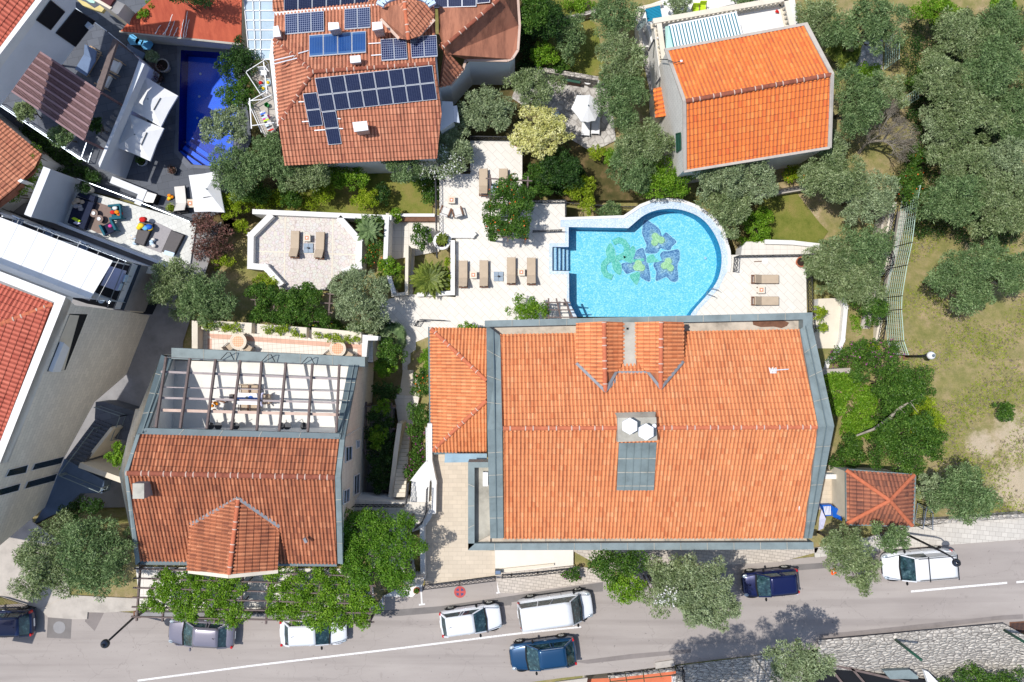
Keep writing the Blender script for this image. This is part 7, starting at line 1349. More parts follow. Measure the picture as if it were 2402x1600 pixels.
def car(label, x, y, ax, ay, L=4.1, W=1.75, Hh=1.48, paint='paint_white', hood=.24, ws=.36, rf=.88, rg=.96, belt=.92, style='hatch', z=0.0, gh=.74, rack=False):
    """x,y centre pixel (at roof level); ax,ay nose direction in the image"""
    c = P(x, y, z + 1.0); c.z = z; t = thing('parked_car', label, 'car', (0, 0, 0), 'cars parked along the road'); hw = W / 2; X = lambda f: L / 2 - f * L   # f: 0 nose .. 1 tail
    # body shell: lofted sections
    st = [(0.0, .62, .34, .62, .70), (.02, .8, .25, .68, .84), (.07, .92, .2, .74, .93), (.16, .98, .19, .80, .97), (hood, 1, .18, .87, .985), (ws, 1, .18, belt, 1), (.6, 1, .18, belt + .01, 1), (.8, 1, .18, belt + .02, 1), (.93, .97, .2, belt + .02, .97), (.98, .90, .26, belt - .06, .92), (1.0, .78, .36, belt - .18, .82)]
    vs = []; fs = []; n = 12
    for f, wf, zb, zt, wt in st:
        xx = X(f); ww = hw * wf; wt = hw * wt * .93; m = (zb + zt) / 2
        ring = [(-ww * .8, zb), (-ww, zb + .12), (-ww * 1.0, m), (-ww * .985, zt - .12), (-wt * .97, zt - .02), (-wt * .5, zt + .035), (wt * .5, zt + .035), (wt * .97, zt - .02), (ww * .985, zt - .12), (ww, m), (ww, zb + .12), (ww * .8, zb)]
        vs += [(xx, a, b) for a, b in ring]
    for i in range(len(st) - 1):
        for k in range(n): fs.append((i * n + k, (i + 1) * n + k, (i + 1) * n + (k + 1) % n, i * n + (k + 1) % n))
    fs += [tuple(range(n)), tuple((len(st) - 1) * n + k for k in range(n))[::-1]]; b = obj('body', MB().add(vs, fs, paint), t, True); sm = b.modifiers.new('s', 'SUBSURF'); sm.levels = 1; sm.render_levels = 1
    # greenhouse: glass band with roof skin
    bx0, bx1, tx0, tx1 = X(hood + .03), X(rg), X(ws + .08), X(rf); wb, wt = hw * .93, hw * gh; zb, zt = belt - .02, Hh - .06
    gl = [(bx0, -wb * .93, zb), (bx0 + .09, 0, zb), (bx0, wb * .93, zb), (bx1, wb * .9, zb), (bx1 - .05, 0, zb), (bx1, -wb * .9, zb)]; tp = [(tx0, -wt * .96, zt), (tx0 + .06, 0, zt), (tx0, wt * .96, zt), (tx1, wt * .94, zt), (tx1 - .04, 0, zt), (tx1, -wt * .94, zt)]
    for nm, ids in (('windscreen', (0, 1, 2)), ('side_window', (2, 3)), ('rear_window', (3, 4, 5)), ('side_window', (5, 0))):
        q = [Vector(gl[i]) for i in ids] + [Vector(tp[i]) for i in ids[::-1]]; m = len(ids); f = [(k, k + 1, 2 * m - 2 - k, 2 * m - 1 - k) for k in range(m - 1)]; side = nm == 'side_window'
        if side and style == 'panelvan':
            a, bb = (q[0], q[1]) if ids[0] == 2 else (q[1], q[0]); 
            obj('side_panel', MB().add(q, f, paint), t); yy = 1 if ids[0] == 2 else -1; lo, hi = zb + .06, zt - .1; gx = [(bx0 - .35, lo), (X(.56), lo), (X(.55), hi), (tx0 - .1, hi)]
            obj(nm, MB().add([(px, yy * ((wb * .935 - (wb - wt) * (pz - zb) / (zt - zb)) + .015), pz) for px, pz in gx], [(0, 1, 2, 3)], 'car_glass'), t); continue
        g = obj(nm, MB().add(q, f, 'car_glass'), t)
        if side:
            mb = MB(); o = Vector((0, .012 if ids[0] == 2 else -.012, 0))
            for fr in ((.42, .5) if style != 'van' else (.4, .66)): mb.bar(q[0].lerp(q[1], fr) + o, q[3].lerp(q[2], fr) + o, .07, .02, paint)
            obj('pillar', mb, t)
    mb = MB()
    for s in (-1, 1):
        mb.bar((bx0, s * wb * .95, zb), (tx0, s * wt * .97, zt), .07, .05, paint); mb.bar((bx1, s * wb * .91, zb), (tx1, s * wt * .95, zt), .11, .07, paint); mb.bar((bx0, s * wb * .95, zb), (bx1, s * wb * .92, zb), .05, .06, paint)
    obj('pillars', mb, t)
    # roof skin, slightly domed
    rv = []; rf_ = []; nx, ny = 8, 6
    for i in range(nx + 1):
        f = i / nx; xx = tx0 + .04 + (tx1 - .04 - tx0 - .04) * f; wy = wt * (.97 if 0 < i < nx else .93)
        for j in range(ny + 1): u = j / ny * 2 - 1; rv.append((xx, wy * u, zt - .005 + .06 * (1 - u * u * u * u) * (1 - .5 * (2 * f - 1) ** 4)))
    for i in range(nx):
        for j in range(ny): a = i * (ny + 1) + j; rf_.append((a, a + ny + 1, a + ny + 2, a + 1))
    mb = MB().add(rv, rf_, paint); r = obj('roof', mb, t, True); so_ = r.modifiers.new('t', 'SOLIDIFY'); so_.thickness = .03
    if style == 'suv' or rack: obj('roof_rail', MB().bar((tx0 - .2, wt * .9, zt + .07), (tx1 + .1, wt * .9, zt + .07), .035, .03, 'steel' if not rack else 'iron'), t); obj('roof_rail', MB().bar((tx0 - .2, -wt * .9, zt + .07), (tx1 + .1, -wt * .9, zt + .07), .035, .03, 'steel' if not rack else 'iron'), t)
    if rack:
        for f in (.3, .98): xx = tx0 + (tx1 - tx0) * f; obj('rack_bar', MB().bar((xx, -hw * .86, zt + .14), (xx, hw * .86, zt + .14), .05, .05, 'iron'), t)
    for fx in (.17, .81):
        for s in (-1, 1):
            wx = X(fx); ty = MB(); cpos = Vector((wx, s * (hw - .1), .31)); ty.tube([cpos - Vector((0, s * .1, 0)), cpos + Vector((0, s * .11, 0))], .315, 'black', 20); w_ = obj('wheel', ty, t); rm = MB(); e = cpos + Vector((0, s * .115, 0)); rm.tube([e - Vector((0, s * .02, 0)), e], .2, 'steel', 16)
            for k in range(5): a = 2 * math.pi * k / 5; rm.bar(e, e + Vector((math.cos(a) * .19, s * .01, math.sin(a) * .19)), .05, .02, 'zinc_pale')
            obj('rim', rm, w_)
            ar = MB(); pr = None
            for k in range(9):
                a = math.pi * k / 8; q = Vector((wx + .37 * math.cos(a), s * (hw - .01), .33 + .37 * math.sin(a)))
                if pr is not None: ar.bar(pr, q, .05, .05, 'black' if style != 'sedan' else paint)
                pr = q
            obj('wheel_arch', ar, t)
    for s in (-1, 1):
        obj('headlight', MB().sphere((X(.055), s * hw * .72, .66), .17, 'lampglass', 10, (1.15, .8, .5)), t, True)
        obj('taillight', MB().box((X(.975), s * hw * .83, belt - .14 if style != 'van' else belt - .05), (.14, .16, .3), 'tail', -s * .25), t, bevel=.03)
        m = MB(); m.sphere((X(ws + .01), s * (hw + .1), belt + .06), .13, 'black' if paint != 'paint_silver' else paint, 8, (.6, 1, .7)); obj('mirror', m, t, True)
        if style != 'x': obj('door_handle', MB().box((X(.56), s * (hw * .99), belt - .14), (.16, .03, .03), 'steel' if paint != 'paint_white' else 'white_pl'), t)
    pg = MB()
    for s in (-1, 1):
        for f in (.4, .57, .76): pg.bar((X(f), s * (hw * 1.002), .34), (X(f), s * (hw * .99), belt - .08), .014, .014, 'black')
        pg.bar((X(.04), s * hw * .68, .83), (bx0 + .06, s * hw * .86, belt + .005), .02, .02, 'black')
    pg.bar((bx0 + .05, -hw * .86, belt + .01), (bx0 + .12, 0, belt + .035), .09, .03, 'black').bar((bx0 + .12, 0, belt + .035), (bx0 + .05, hw * .86, belt + .01), .09, .03, 'black'); obj('panel_gaps', pg, t)
    obj('grille', MB().box((X(.004), 0, .52), (.06, W * .5, .14), 'black'), t, bevel=.02); obj('number_plate', MB().box((X(1.0) - .01, 0, .62), (.03, .5, .11), 'white_pl'), t)
    mb = MB(); mb.bar((bx0 - .02, -.5, zb + .05), (bx0 - .1, .1, zb + .1), .02, .02, 'black').bar((bx0 - .02, .1, zb + .05), (bx0 - .1, .62, zb + .1), .02, .02, 'black'); obj('wiper', mb, t)
    if style in ('hatch', 'sedan'): obj('aerial', MB().bar((tx1 + .35, 0, zt + .05), (tx1 + .15, 0, zt + .22), .02, .02, 'black'), t)
    t.location = c; t.rotation_euler = (0, 0, img_ang(ax, ay)); return t
car('white hatchback parked alone by the painted no-stopping circle', *Q(1, 3, '1975,1015')[0], 1, -.14, 3.95, 1.72, 1.46, 'paint_white')
car('large white minivan parked right of the white hatchback', *Q(2, 3, '405,915')[0], 1, -.14, 4.85, 1.92, 1.9, 'paint_white', hood=.15, ws=.22, rf=.95, rg=.985, belt=1.05, style='van', gh=.8)
car('steel blue SUV with silver roof rails on the far side of the road', *Q(2, 3, '290,1330')[0], -1, .13, 4.25, 1.85, 1.62, 'paint_steelblue', rf=.84, belt=.98, style='suv')
car('deep blue compact car below the villa parapet, right of the big grey olive', *Q(2, 3, '2395,670')[0], -1, .1, 3.55, 1.66, 1.5, 'paint_royal', hood=.22, rf=.9, style='hatch2', gh=.78)
car('white delivery van with black roof rack bars under the street lamp', *Q(3, 3, '1400,500')[0], -1, .085, 4.45, 1.85, 1.82, 'paint_white', hood=.2, ws=.28, rf=.955, rg=.99, belt=1.05, style='panelvan', gh=.82, rack=True)
car('silver grey saloon parked under the left part of the vine pergola', *Q(0, 3, '1835,1135')[0], -1, -.06, 4.3, 1.75, 1.45, 'paint_silver', rf=.8, rg=.9, style='sedan')
car('white saloon half hidden under the right part of the vine pergola', *Q(1, 3, '520,1120')[0], 1, -.04, 4.3, 1.75, 1.45, 'paint_white', rf=.82, rg=.92, style='sedan')
car('dark blue car cut by the left edge of the photo', *Q(0, 3, '-20,1045')[0], -1, .03, 4.2, 1.75, 1.48, 'paint_navy')
# ---------------------------------------------------------------- street lamps, cone
def lamp(name, label, base, head, z0, zh, r, mat, kink=None):
    b = P(*base, z0); h = P(*head, zh); t = thing(name, label, 'lamp', b); pts = [b, b.lerp(Vector((b.x, b.y, zh)), .9)]; g = Vector((b.x, b.y, zh + .1)); pts += [g.lerp(h, .15) + Vector((0, 0, .12)), g.lerp(h, .6) + Vector((0, 0, .2)), h + Vector((0, 0, .2))]
    if (Vector((b.x, b.y)) - Vector((h.x, h.y))).length < .4: pts = [b, h]
    obj('pole', MB().tube(pts, [.08, .06] + [.045] * (len(pts) - 2), 'iron', 10), t, True); obj('globe', MB().sphere(h, r, mat, 20), t, True); obj('collar', MB().lathe([(.1, .0), (.1, .1), (.05, .16)], h + Vector((0, 0, r * .85)), 'iron' if mat != 'canvas' else 'steel', 12), t); obj('base_plate', MB().box(b + Vector((0, 0, .03)), (.45, .45, .06), 'wood'), t)
MATS['black_gloss'] = plain('black_globe', srgb(34, 40, 54), .18, .05, 1, 0, .7)
lamp('street_lamp', 'black globe street lamp leaning over the road at bottom left', *Q(0, 3, '1262,945 968,1215'), 0, 4.4, .27, 'black_gloss')
lamp('street_lamp', 'black globe street lamp hanging over the white rack van', *Q(3, 3, '1240,190 1738,470'), .1, 5.6, .24, 'black_gloss')
lamp('garden_lamp', 'white globe garden lamp on a post in the dry meadow', (2124, 836), (2184, 834), -3.9, -1.0, .27, 'canvas')
t = thing('traffic_cone', 'orange traffic marker lying near the deep blue compact car', 'traffic cone', P(*Q(3, 3, '607,555')[0], 0)); c = P(*Q(3, 3, '605,553')[0], 0); obj('body', MB().lathe([(.13, .03), (.03, .42)], c, 'orange_pl', 16), t, True); obj('base', MB().box(c + Vector((0, 0, .02)), (.34, .34, .04), 'orange_pl', .4), t); obj('band', MB().lathe([(.088, .2), (.066, .28)], c, 'white_pl', 16), t)
# ---------------------------------------------------------------- loungers, tables, parasols
def lounger(label, x, y, z, ang, L=1.95, W=.62, mat='cushion', frame='wood', group='beige sun loungers'):
    """x,y centre; ang = image direction from foot to head"""
    t = thing('sun_lounger', label, 'sun lounger', (0, 0, 0), group); mb = MB(); h = .3
    for s in (-1, 1): mb.bar((-L / 2, s * W * .46, h), (L / 2, s * W * .46, h), .05, .07, frame)
    for k in range(12): mb.bar((-L / 2 + .08 + k * .165, -W * .46, h + .01), (-L / 2 + .08 + k * .165, W * .46, h + .01), .08, .02, frame)
    obj('frame', mb, t)
    for sx in (-1, 1):
        for sy in (-1, 1): obj('leg', MB().bar((sx * L * .42, sy * W * .42, h), (sx * L * .42, sy * W * .42, 0), .06, .05, frame), t)
    th = .09; sp = L * .16; obj('seat_cushion', MB().box((-L / 2 + (L / 2 + sp) / 2 + .01, 0, h + .08), (L / 2 + sp - .02, W * .97, th), mat), t, bevel=.03)
    a = Vector((sp, 0, h + .06)); d = Vector((math.cos(R(38)), 0, math.sin(R(38)))); Lb = (L / 2 - sp) * 1.12; nn = Vector((-d.z, 0, d.x)); obj('back_cushion', MB().box(a + d * Lb / 2 + nn * .05, (Lb, W * .97, th), mat, ax=Matrix((d, Vector((0, 1, 0)), nn)).transposed()), t, bevel=.03)
    bk = MB()
    for s in (-1, 1): bk.bar(a + Vector((0, s * W * .42, -.02)), a + d * Lb + Vector((0, s * W * .42, -.02)), .04, .05, frame); bk.bar(a + d * Lb * .6 + Vector((0, s * W * .4, -.04)), (sp + Lb * .75, s * W * .4, h), .03, .03, frame)
    obj('back_frame', bk, t); t.location = P(x, y, z + .3) - Vector((0, 0, .3)); t.rotation_euler.z = ang; return t
DN = img_ang(0, 1)
proto = lounger('sun lounger leftmost on the main pool deck', *Q(1, 1, '1908,955')[0], ZD, DN); k_ = 0
for lb, q, a, z in (('sun lounger second from the left on the main deck', Q(1, 1, '2098,952')[0], DN, ZD), ('sun lounger third from the left on the main deck', Q(2, 1, '-2,925')[0], DN, ZD), ('sun lounger nearest the pool steps on the main deck', Q(2, 1, '182,928')[0], DN, ZD), ('left sun lounger on the octagonal crazy-paved terrace', Q(1, 1, '362,682')[0], img_ang(-.03, 1), ZD), ('right sun lounger on the octagonal crazy-paved terrace', Q(1, 1, '592,692')[0], img_ang(-.04, 1), ZD), ('sun lounger on the upper deck left of the arbor climber', (1134, 428), DN, ZD), ('sun lounger on the upper deck partly under the arbor climber', (1181, 428), DN, ZD), ('upper of two sun loungers on the right deck', (1794, 655), img_ang(-1, 0), ZD), ('lower of two sun loungers on the right deck', (1794, 706), img_ang(-1, 0), ZD)):
    c = copy_thing(proto, P(*q, z + .3) - Vector((0, 0, .3)), a, lb)
def side_table(label, x, y, z, s=.5, h=.42, group='mosaic side tables'):
    t = thing('side_table', label, 'side table', (0, 0, 0), group); obj('top', MB().box((0, 0, h), (s, s, .05), 'cream'), t, bevel=.01); obj('inlay', MB().box((0, 0, h + .027), (s * .55, s * .55, .006), 'ridge_inlay'), t); obj('inlay', MB().box((0, 0, h + .033), (s * .2, s * .2, .008), 'white_pl', .78), t); mb = MB()
    for sx in (-1, 1):
        for sy in (-1, 1): obj('leg', MB().box((sx * s * .4, sy * s * .4, h / 2), (.05, .05, h), 'wood'), t)
    t.location = P(x, y, z + h) - Vector((0, 0, h)); return t
MATS['ridge_inlay'] = plain('terracotta_inlay', srgb(206, 150, 120), .7, .1, 8)
tp = side_table('mosaic side table between the two left loungers of the main deck', *Q(1, 1, '2000,960')[0], ZD)
for lb, q in (('mosaic side table between the two right loungers of the main deck', Q(2, 1, '90,935')[0]), ('mosaic side table between the octagon terrace loungers', Q(1, 1, '470,620')[0]), ('mosaic side table near the two upper armchairs', Q(1, 1, '1800,270')[0]), ('mosaic side table between the right deck loungers', (1786, 680))): copy_thing(tp, P(*q, ZD + .42) - Vector((0, 0, .42)), 0, lb)
def slab4(label, x, y, z, s=.68):
    t = thing('parasol_weight', label, 'parasol base', (0, 0, 0), 'square parasol bases')
    for sx in (-1, 1):
        for sy in (-1, 1): obj('slab', MB().box((sx * s * .255, sy * s * .255, .05), (s * .49, s * .49, .1), 'umb_base'), t, bevel=.01)
    obj('tube', MB().lathe([(.07, .1), (.07, .28), (.045, .28)], (0, 0, 0), 'iron', 14), t); t.location = P(x, y, z); return t
pb = slab4('square blue-grey parasol base in the middle of the main deck lounger row', *Q(1, 1, '2232,975')[0], ZD); copy_thing(pb, P(*Q(1, 1, '486,715')[0], ZD), 0, 'square blue-grey parasol base between the octagon terrace loungers')
copy_thing(pb, P(1158, 442, ZD), 0, 'square pale parasol base between the upper deck loungers')
def parasol(label, px, apex, zb, ze, za, strap=None, cat='parasol', name='parasol', grp=None):
    t = thing(name, label, cat, P(*apex, zb), grp); e = PZ(px, ze); n = len(e); a = P(*apex, za); vs = []; fs = []
    for i in range(n): vs += [e[i], (e[i] + e[(i + 1) % n]) / 2 + (a - (e[i] + e[(i + 1) % n]) / 2) * .03]
    m = len(vs); vs.append(a); fs = [(i, (i + 1) % m, m) for i in range(m)]; low = [Vector((v.x, v.y, v.z - .14)) for v in vs[:m]]; vs2 = vs + low; fs += [(i, m + 1 + i, m + 1 + (i + 1) % m, (i + 1) % m) for i in range(m)]
    ar = sum(e[i].x * e[(i + 1) % n].y - e[(i + 1) % n].x * e[i].y for i in range(n)); fs = fs if ar > 0 else [f[::-1] for f in fs]; obj('canopy', MB().add(vs2, fs, 'canvas'), t)
    mb = MB()
    for q in e: mb.bar(a - Vector((0, 0, .06)), q - Vector((0, 0, .05)), .025, .03, 'steel')
    obj('ribs', mb, t); obj('pole', MB().tube([(a.x, a.y, zb), a + Vector((0, 0, .06))], .035, 'steel', 10), t); obj('finial', MB().sphere(a + Vector((0, 0, .06)), .05, 'zinc', 8), t)
    if strap: s0, s1 = (P(*q, (ze + za) / 2 + .1) for q in strap); obj('strap', MB().bar(s0, s1, .05, .02, 'charcoal'), t)
G_ = 'white square parasols on the slate terrace'
parasol('upper large white square parasol beside the navy pool', Q(0, 0, '1342,708 1637,880 1478,1168 1180,1003'), Q(0, 0, '1362,912')[0], -5.85, -3.5, -2.9, Q(0, 0, '1475,900 1412,1012'), grp=G_)
parasol('lower large white square parasol with striped pergola shadows', Q(0, 0, '1192,1048 1507,1180 1380,1482 1058,1350'), Q(0, 0, '1240,1238')[0], -5.85, -3.5, -2.9, Q(0, 0, '1350,1218 1298,1335'), grp=G_)
parasol('white square parasol half under the olives, right of the white lounger', Q(0, 1, '1735,45 2000,5 2065,385 1788,382'), Q(0, 1, '1898,170')[0], -5.85, -3.6, -3.0, Q(0, 1, '1868,250 1950,237'), grp=G_)
parasol('white octagonal parasol over two loungers on the stone patio', Q(2, 0, '548,1000 600,875 720,872 800,935 820,1010 770,1110 700,1125 640,1120'), Q(2, 0, '705,970')[0], -5.95, -3.7, -3.0)
for lb, s in (('white slatted lounger under the octagonal parasol, left', '685,1130'), ('white slatted lounger under the octagonal parasol, right', '775,1115')): lounger(lb, *Q(2, 0, s)[0], -5.95, img_ang(.05, -1), 1.9, .62, 'white_pl', 'white_pl', 'white loungers under the parasol')
lounger('white cushioned lounger on the slate terrace beside a small white table', *Q(0, 1, '1668,268')[0], -5.85, img_ang(.1, 1), 1.95, .8, 'cushion_white', 'charcoal', None)
lounger('blue-grey shaded double lounger on the top left roof terrace', *Q(0, 0, '815,565')[0], -2.2, img_ang(.6, -1), 1.9, .95, 'cushion_blue', 'wood_light', None)
side_table('low white square table beside the white lounger', *Q(0, 1, '1748,302')[0], -5.85, .6, .3, None)
def armchair(label, x, y, z, ang, seat, frame='wood', s=.7, group=None, soft=False):
    t = thing('armchair', label, 'armchair', (0, 0, 0), group); obj('seat', MB().box((0, 0, .38), (s * .8, s * .78, .16), seat), t, bevel=.04); obj('backrest', MB().box((-s * .42, 0, .62), (.12, s * .8, .5), seat, ax=Matrix.Rotation(R(-14), 3, 'Y')), t, bevel=.04)
    for sy in (-1, 1): obj('armrest', MB().box((0, sy * s * .47, .56), (s * .9, .1 if not soft else .16, .06 if not soft else .4), frame), t, bevel=.02)
    for sx in (-1, 1):
        for sy in (-1, 1): obj('leg', MB().bar((sx * s * .38, sy * s * .46, .56 if not soft else .3), (sx * s * .42, sy * s * .46, 0), .05, .05, frame), t)
    t.location = P(x, y, z + .4) - Vector((0, 0, .4)); t.rotation_euler.z = ang; return t
armchair('left wooden armchair with white cushion on the upper deck', *Q(1, 1, '1745,375')[0], ZD, img_ang(.35, -1), 'cushion_white', group='wooden armchairs on the deck'); armchair('right wooden armchair with white cushion on the upper deck', *Q(1, 1, '1855,382')[0], ZD, img_ang(-.3, -1), 'cushion_white', group='wooden armchairs on the deck')
armchair('oak-framed white armchair behind the brown divider, upper', *Q(0, 0, '1055,612')[0], -2.2, img_ang(-1, -.5), 'cushion_white', 'wood_light', .95); armchair('oak-framed white armchair behind the brown divider, lower', *Q(0, 0, '962,740')[0], -2.2, img_ang(-1, -.5), 'cushion_white', 'wood_light', 1.0)
armchair('teal tub armchair piled with orange and red towels', *Q(0, 1, '1075,385')[0], -4.5, img_ang(-1, .1), 'cushion_teal', 'cushion_teal', .95, soft=True); armchair('dark tub armchair with striped pillow on the taupe rug', *Q(0, 1, '1010,530')[0], -4.5, img_ang(-.5, -1), 'cushion_navy', 'cushion_teal', .9, soft=True)
def lump(name, label, cat, s, tile, z, mats, r=.16, n=5):
    t = thing(name, label, cat, P(*Q(*tile, s)[0], z)); rng = random.Random(len(label)); c = P(*Q(*tile, s)[0], z)
    for k in range(n): obj('cloth', MB().sphere(c + Vector((rng.uniform(-r, r) * 1.5, rng.uniform(-r, r) * 1.5, .06 + .03 * k)), r * rng.uniform(.7, 1.1), mats[k % len(mats)], 10, (1, .8, .45)), t, True)
lump('towel_pile', 'orange and red towels on the teal armchair', 'towels', '1085,365', (0, 1), -3.95, ('bag', 'canvas', 'red', 'bag', 'red'), .2, 6); lump('towel_pile', 'bright multicoloured beach towels on the grey daybed', 'towels', '1335,490', (0, 1), -4.0, ('yellow', 'red', 'blue', 'canvas', 'stoolblue', 'yellow'), .24, 8); lump('towel_pile', 'pink and striped cloth on the dark tub armchair', 'towels', '1045,500', (0, 1), -3.9, ('pink', 'charcoal', 'pink'), .14, 4)
lump('soft_toy', 'white fluffy bundle at the foot of the towel-covered daybed', 'cushion', '1235,640', (0, 1), -4.4, ('lav', 'cushion_white'), .16, 6); lump('soft_toy', 'white fluffy bundle on the pale grey rug', 'cushion', '1425,665', (0, 1), -4.4, ('lav', 'cushion_white'), .16, 6); lump('throw', 'beige crumpled throw on the navy sofa', 'throw', '730,320', (0, 1), -4.0, ('rug_grey', 'cushion'), .22, 6)
lump('beach_bag', 'orange beach bag beside the white lounger', 'bag', '1560,250', (0, 1), -5.8, ('bag', 'bag', 'yellow'), .16, 4)
def bx(name, label, cat, s, tile, z0, z1, mat, bev=.03, parts=None):
    q = Q(*tile, s); t = thing(name, label, cat, P(*q[0], z0)); obj('base', block(MB(), q, z1 - (.14 if parts else 0), z0, mat if not parts else parts[0]), t, bevel=bev)
    if parts: cx = sum(p[0] for p in q) / len(q); cy = sum(p[1] for p in q) / len(q); obj(parts[2] if len(parts) > 2 else 'cushion', block(MB(), [(cx + (x - cx) * .94, cy + (y - cy) * .94) for x, y in q], z1, z1 - .13, parts[1]), t, bevel=bev)
    return t
bx('sofa', 'navy L-shaped outdoor sofa in the shade of the white wall', 'sofa', '700,235 870,295 775,545 620,480', (0, 1), -4.5, -4.0, '', .04, ('cushion_navy', 'cushion_navy')); bx('sofa', 'navy end section of the shaded sofa by the leafy bowl', 'sofa', '735,195 880,235 865,290 705,228', (0, 1), -4.5, -3.95, '', .04, ('cushion_navy', 'cushion_navy'))
bx('cushion', 'yellow-green cushion on the lower end of the navy sofa', 'cushion', '655,440 680,428 740,462 715,476', (0, 1), -4.0, -3.85, 'lime_c'); bx('cushion', 'patterned pale cushion next to the yellow-green one', 'cushion', '670,480 700,465 740,485 705,498', (0, 1), -4.0, -3.88, 'canvas_lilac')
bx('rug', 'taupe rug under the round tables on the left terrace', 'rug', '885,288 1045,340 1000,590 900,575 785,520', (0, 1), -4.5, -4.47, 'rug_brown', .005); bx('rug', 'pale grey patterned rug between the daybeds', 'rug', '1420,468 1592,548 1480,758 1325,700', (0, 1), -4.5, -4.47, 'rug_grey', .005)
bx('daybed', 'dark wicker daybed under the multicoloured towels', 'daybed', '1290,445 1410,490 1320,695 1235,665', (0, 1), -4.5, -4.05, '', .04, ('charcoal', 'grey_pad')); bx('daybed', 'dark wicker daybed on the right with a white towel at its foot', 'daybed', '1575,548 1692,590 1600,770 1485,745', (0, 1), -4.5, -4.05, '', .04, ('charcoal', 'grey_pad')); bx('towel', 'folded white towel at the foot of the right daybed', 'towel', '1515,732 1605,758 1590,792 1502,768', (0, 1), -4.05, -3.97, 'lav')
for lb, s, r in (('round side table with white flowers on the taupe rug', '890,402', .28), ('round beige coffee table with a plate on the taupe rug', '940,453', .27)):
    c = P(*Q(0, 1, s)[0], -4.47); t = thing('coffee_table', lb, 'coffee table', c); obj('top', MB().lathe([(r, .36), (r, .41)], c, 'rug_brown', 24), t); obj('leg', MB().lathe([(r * .7, 0), (.05, .05), (.05, .36)], c, 'charcoal', 16), t); obj('bowl', MB().lathe([(.05, .41), (.13, .47), (.12, .47), (.04, .43)], c, 'white_pl', 14), t)
wall('terrace_wall', 'tall white wall end with shaded grey inner face left of the navy sofa', S('107,402 68,498'), -4.5, -.8, .5, 'white_wall'); slab('lounge_terrace', S('182,442 460,524 446,618 398,626 152,528'), -4.5, 1.4, 'pale_tiles', 'white_wall')
slab('lounge_terrace', S('98,395 190,440 150,530 68,498'), -4.51, 1.4, 'pale_tiles', 'white_wall')
wall('terrace_kerb', 'long pale blue-white kerb at the lower side of the tiled lounge terrace', Q(0, 1, '330,405 1565,885'), -4.6, -3.9, .22, 'white_wall'); railing('glass_railing', 'slim railing between the tiled lounge terrace and the slate terrace', Q(0, 1, '780,100 1310,300 1790,490'), -4.5, .95, 'steel', 'bars', 1.5)
railing('glass_railing', 'bright steel railing along the awning terrace', Q(0, 1, '-300,260 0,380 1220,850'), .2, .9, 'steel', 'bars', 1.2); railing('glass_railing', 'polished steel railing at the right end of the awning terrace', Q(0, 1, '1215,855 1050,1268'), .2, .9, 'steel', 'bars', 1.2); railing('glass_railing', 'dark railing in the gap between awning terrace and lounge terrace', Q(0, 1, '0,330 800,660 1500,930'), -4.3, .9, 'iron', 'bars', 1.0)
def cloth_table(label, s, tile, z, cat='table'):
    q = Q(*tile, s); t = thing('dining_table', label, cat, P(*q[0], z)); obj('cloth', block(MB(), q, z + .76, z + .4, 'canvas_lilac'), t, bevel=.02); cx = sum(p[0] for p in q) / 4; cy = sum(p[1] for p in q) / 4
    for x, y in q: obj('leg', MB().bar(P(cx + (x - cx) * .8, cy + (y - cy) * .8, z), P(cx + (x - cx) * .8, cy + (y - cy) * .8, z + .5), .05, .05, 'wood'), t)
cloth_table('dining table with wrinkled white cloth at the awning end', '1010,880 1140,920 1070,1105 925,1055', (0, 1), .2)
def chair(label, x, y, z, ang, seat='cushion', frame='wood', group=None, s=.48):
    t = thing('dining_chair', label, 'chair', (0, 0, 0), group); obj('seat', MB().box((0, 0, .45), (s, s, .06), seat), t, bevel=.015); obj('backrest', MB().box((-s * .5, 0, .72), (.05, s, .42), seat, ax=Matrix.Rotation(R(-10), 3, 'Y')), t, bevel=.015)
    for sx in (-1, 1):
        for sy in (-1, 1): obj('leg', MB().bar((sx * s * .43, sy * s * .43, 0), (sx * s * .45, sy * s * .43, .44), .04, .04, frame), t)
        obj('armrest', MB().bar((-s * .45, sx * s * .52, .64), (s * .4, sx * s * .52, .62), .04, .03, frame), t)
    t.location = P(x, y, z + .45) - Vector((0, 0, .45)); t.rotation_euler.z = ang; return t
for lb, s in (('grey chair at the cloth table by the polished railing, upper', '1140,985'), ('grey chair at the cloth table by the polished railing, lower', '1090,1060')): chair(lb, *Q(0, 1, s)[0], .2, img_ang(-1, -.4), 'lav', 'steel')
for lb, s in (('white covered chair poking out from the awning edge, left', '170,480'), ('white covered chair poking out from the awning edge, middle', '450,590'), ('white covered chair poking out from the awning edge, right', '775,705')): chair(lb, *Q(0, 1, s)[0], .2, img_ang(-.5, 1), 'cushion_blue', 'white_pl', 'chairs at the awning edge', .55)
t = thing('fan', 'round white fan head in the dark corner of the awning terrace', 'fan', P(*Q(0, 1, '1000,1198')[0], .2)); c = P(*Q(0, 1, '1000,1198')[0], .2); obj('head', MB().lathe([(.2, .9), (.22, .95), (.05, 1.0)], c, 'lav', 18), t); obj('stand', MB().lathe([(.18, 0), (.03, .05), (.03, .9)], c, 'white_pl', 12), t)
wall('outdoor_bar', 'white L-shaped counter between lounge terrace and slate terrace', Q(0, 1, '1050,95 1310,200 1275,285'), -5.85, -4.95, .5, 'white_wall', cat='counter'); bx('storage_box', 'black glossy box right of the white L-shaped counter', 'box', '1320,180 1445,218 1410,300 1290,290', (0, 1), -5.85, -5.0, '', .02, ('black', 'black_gloss', 'lid'))
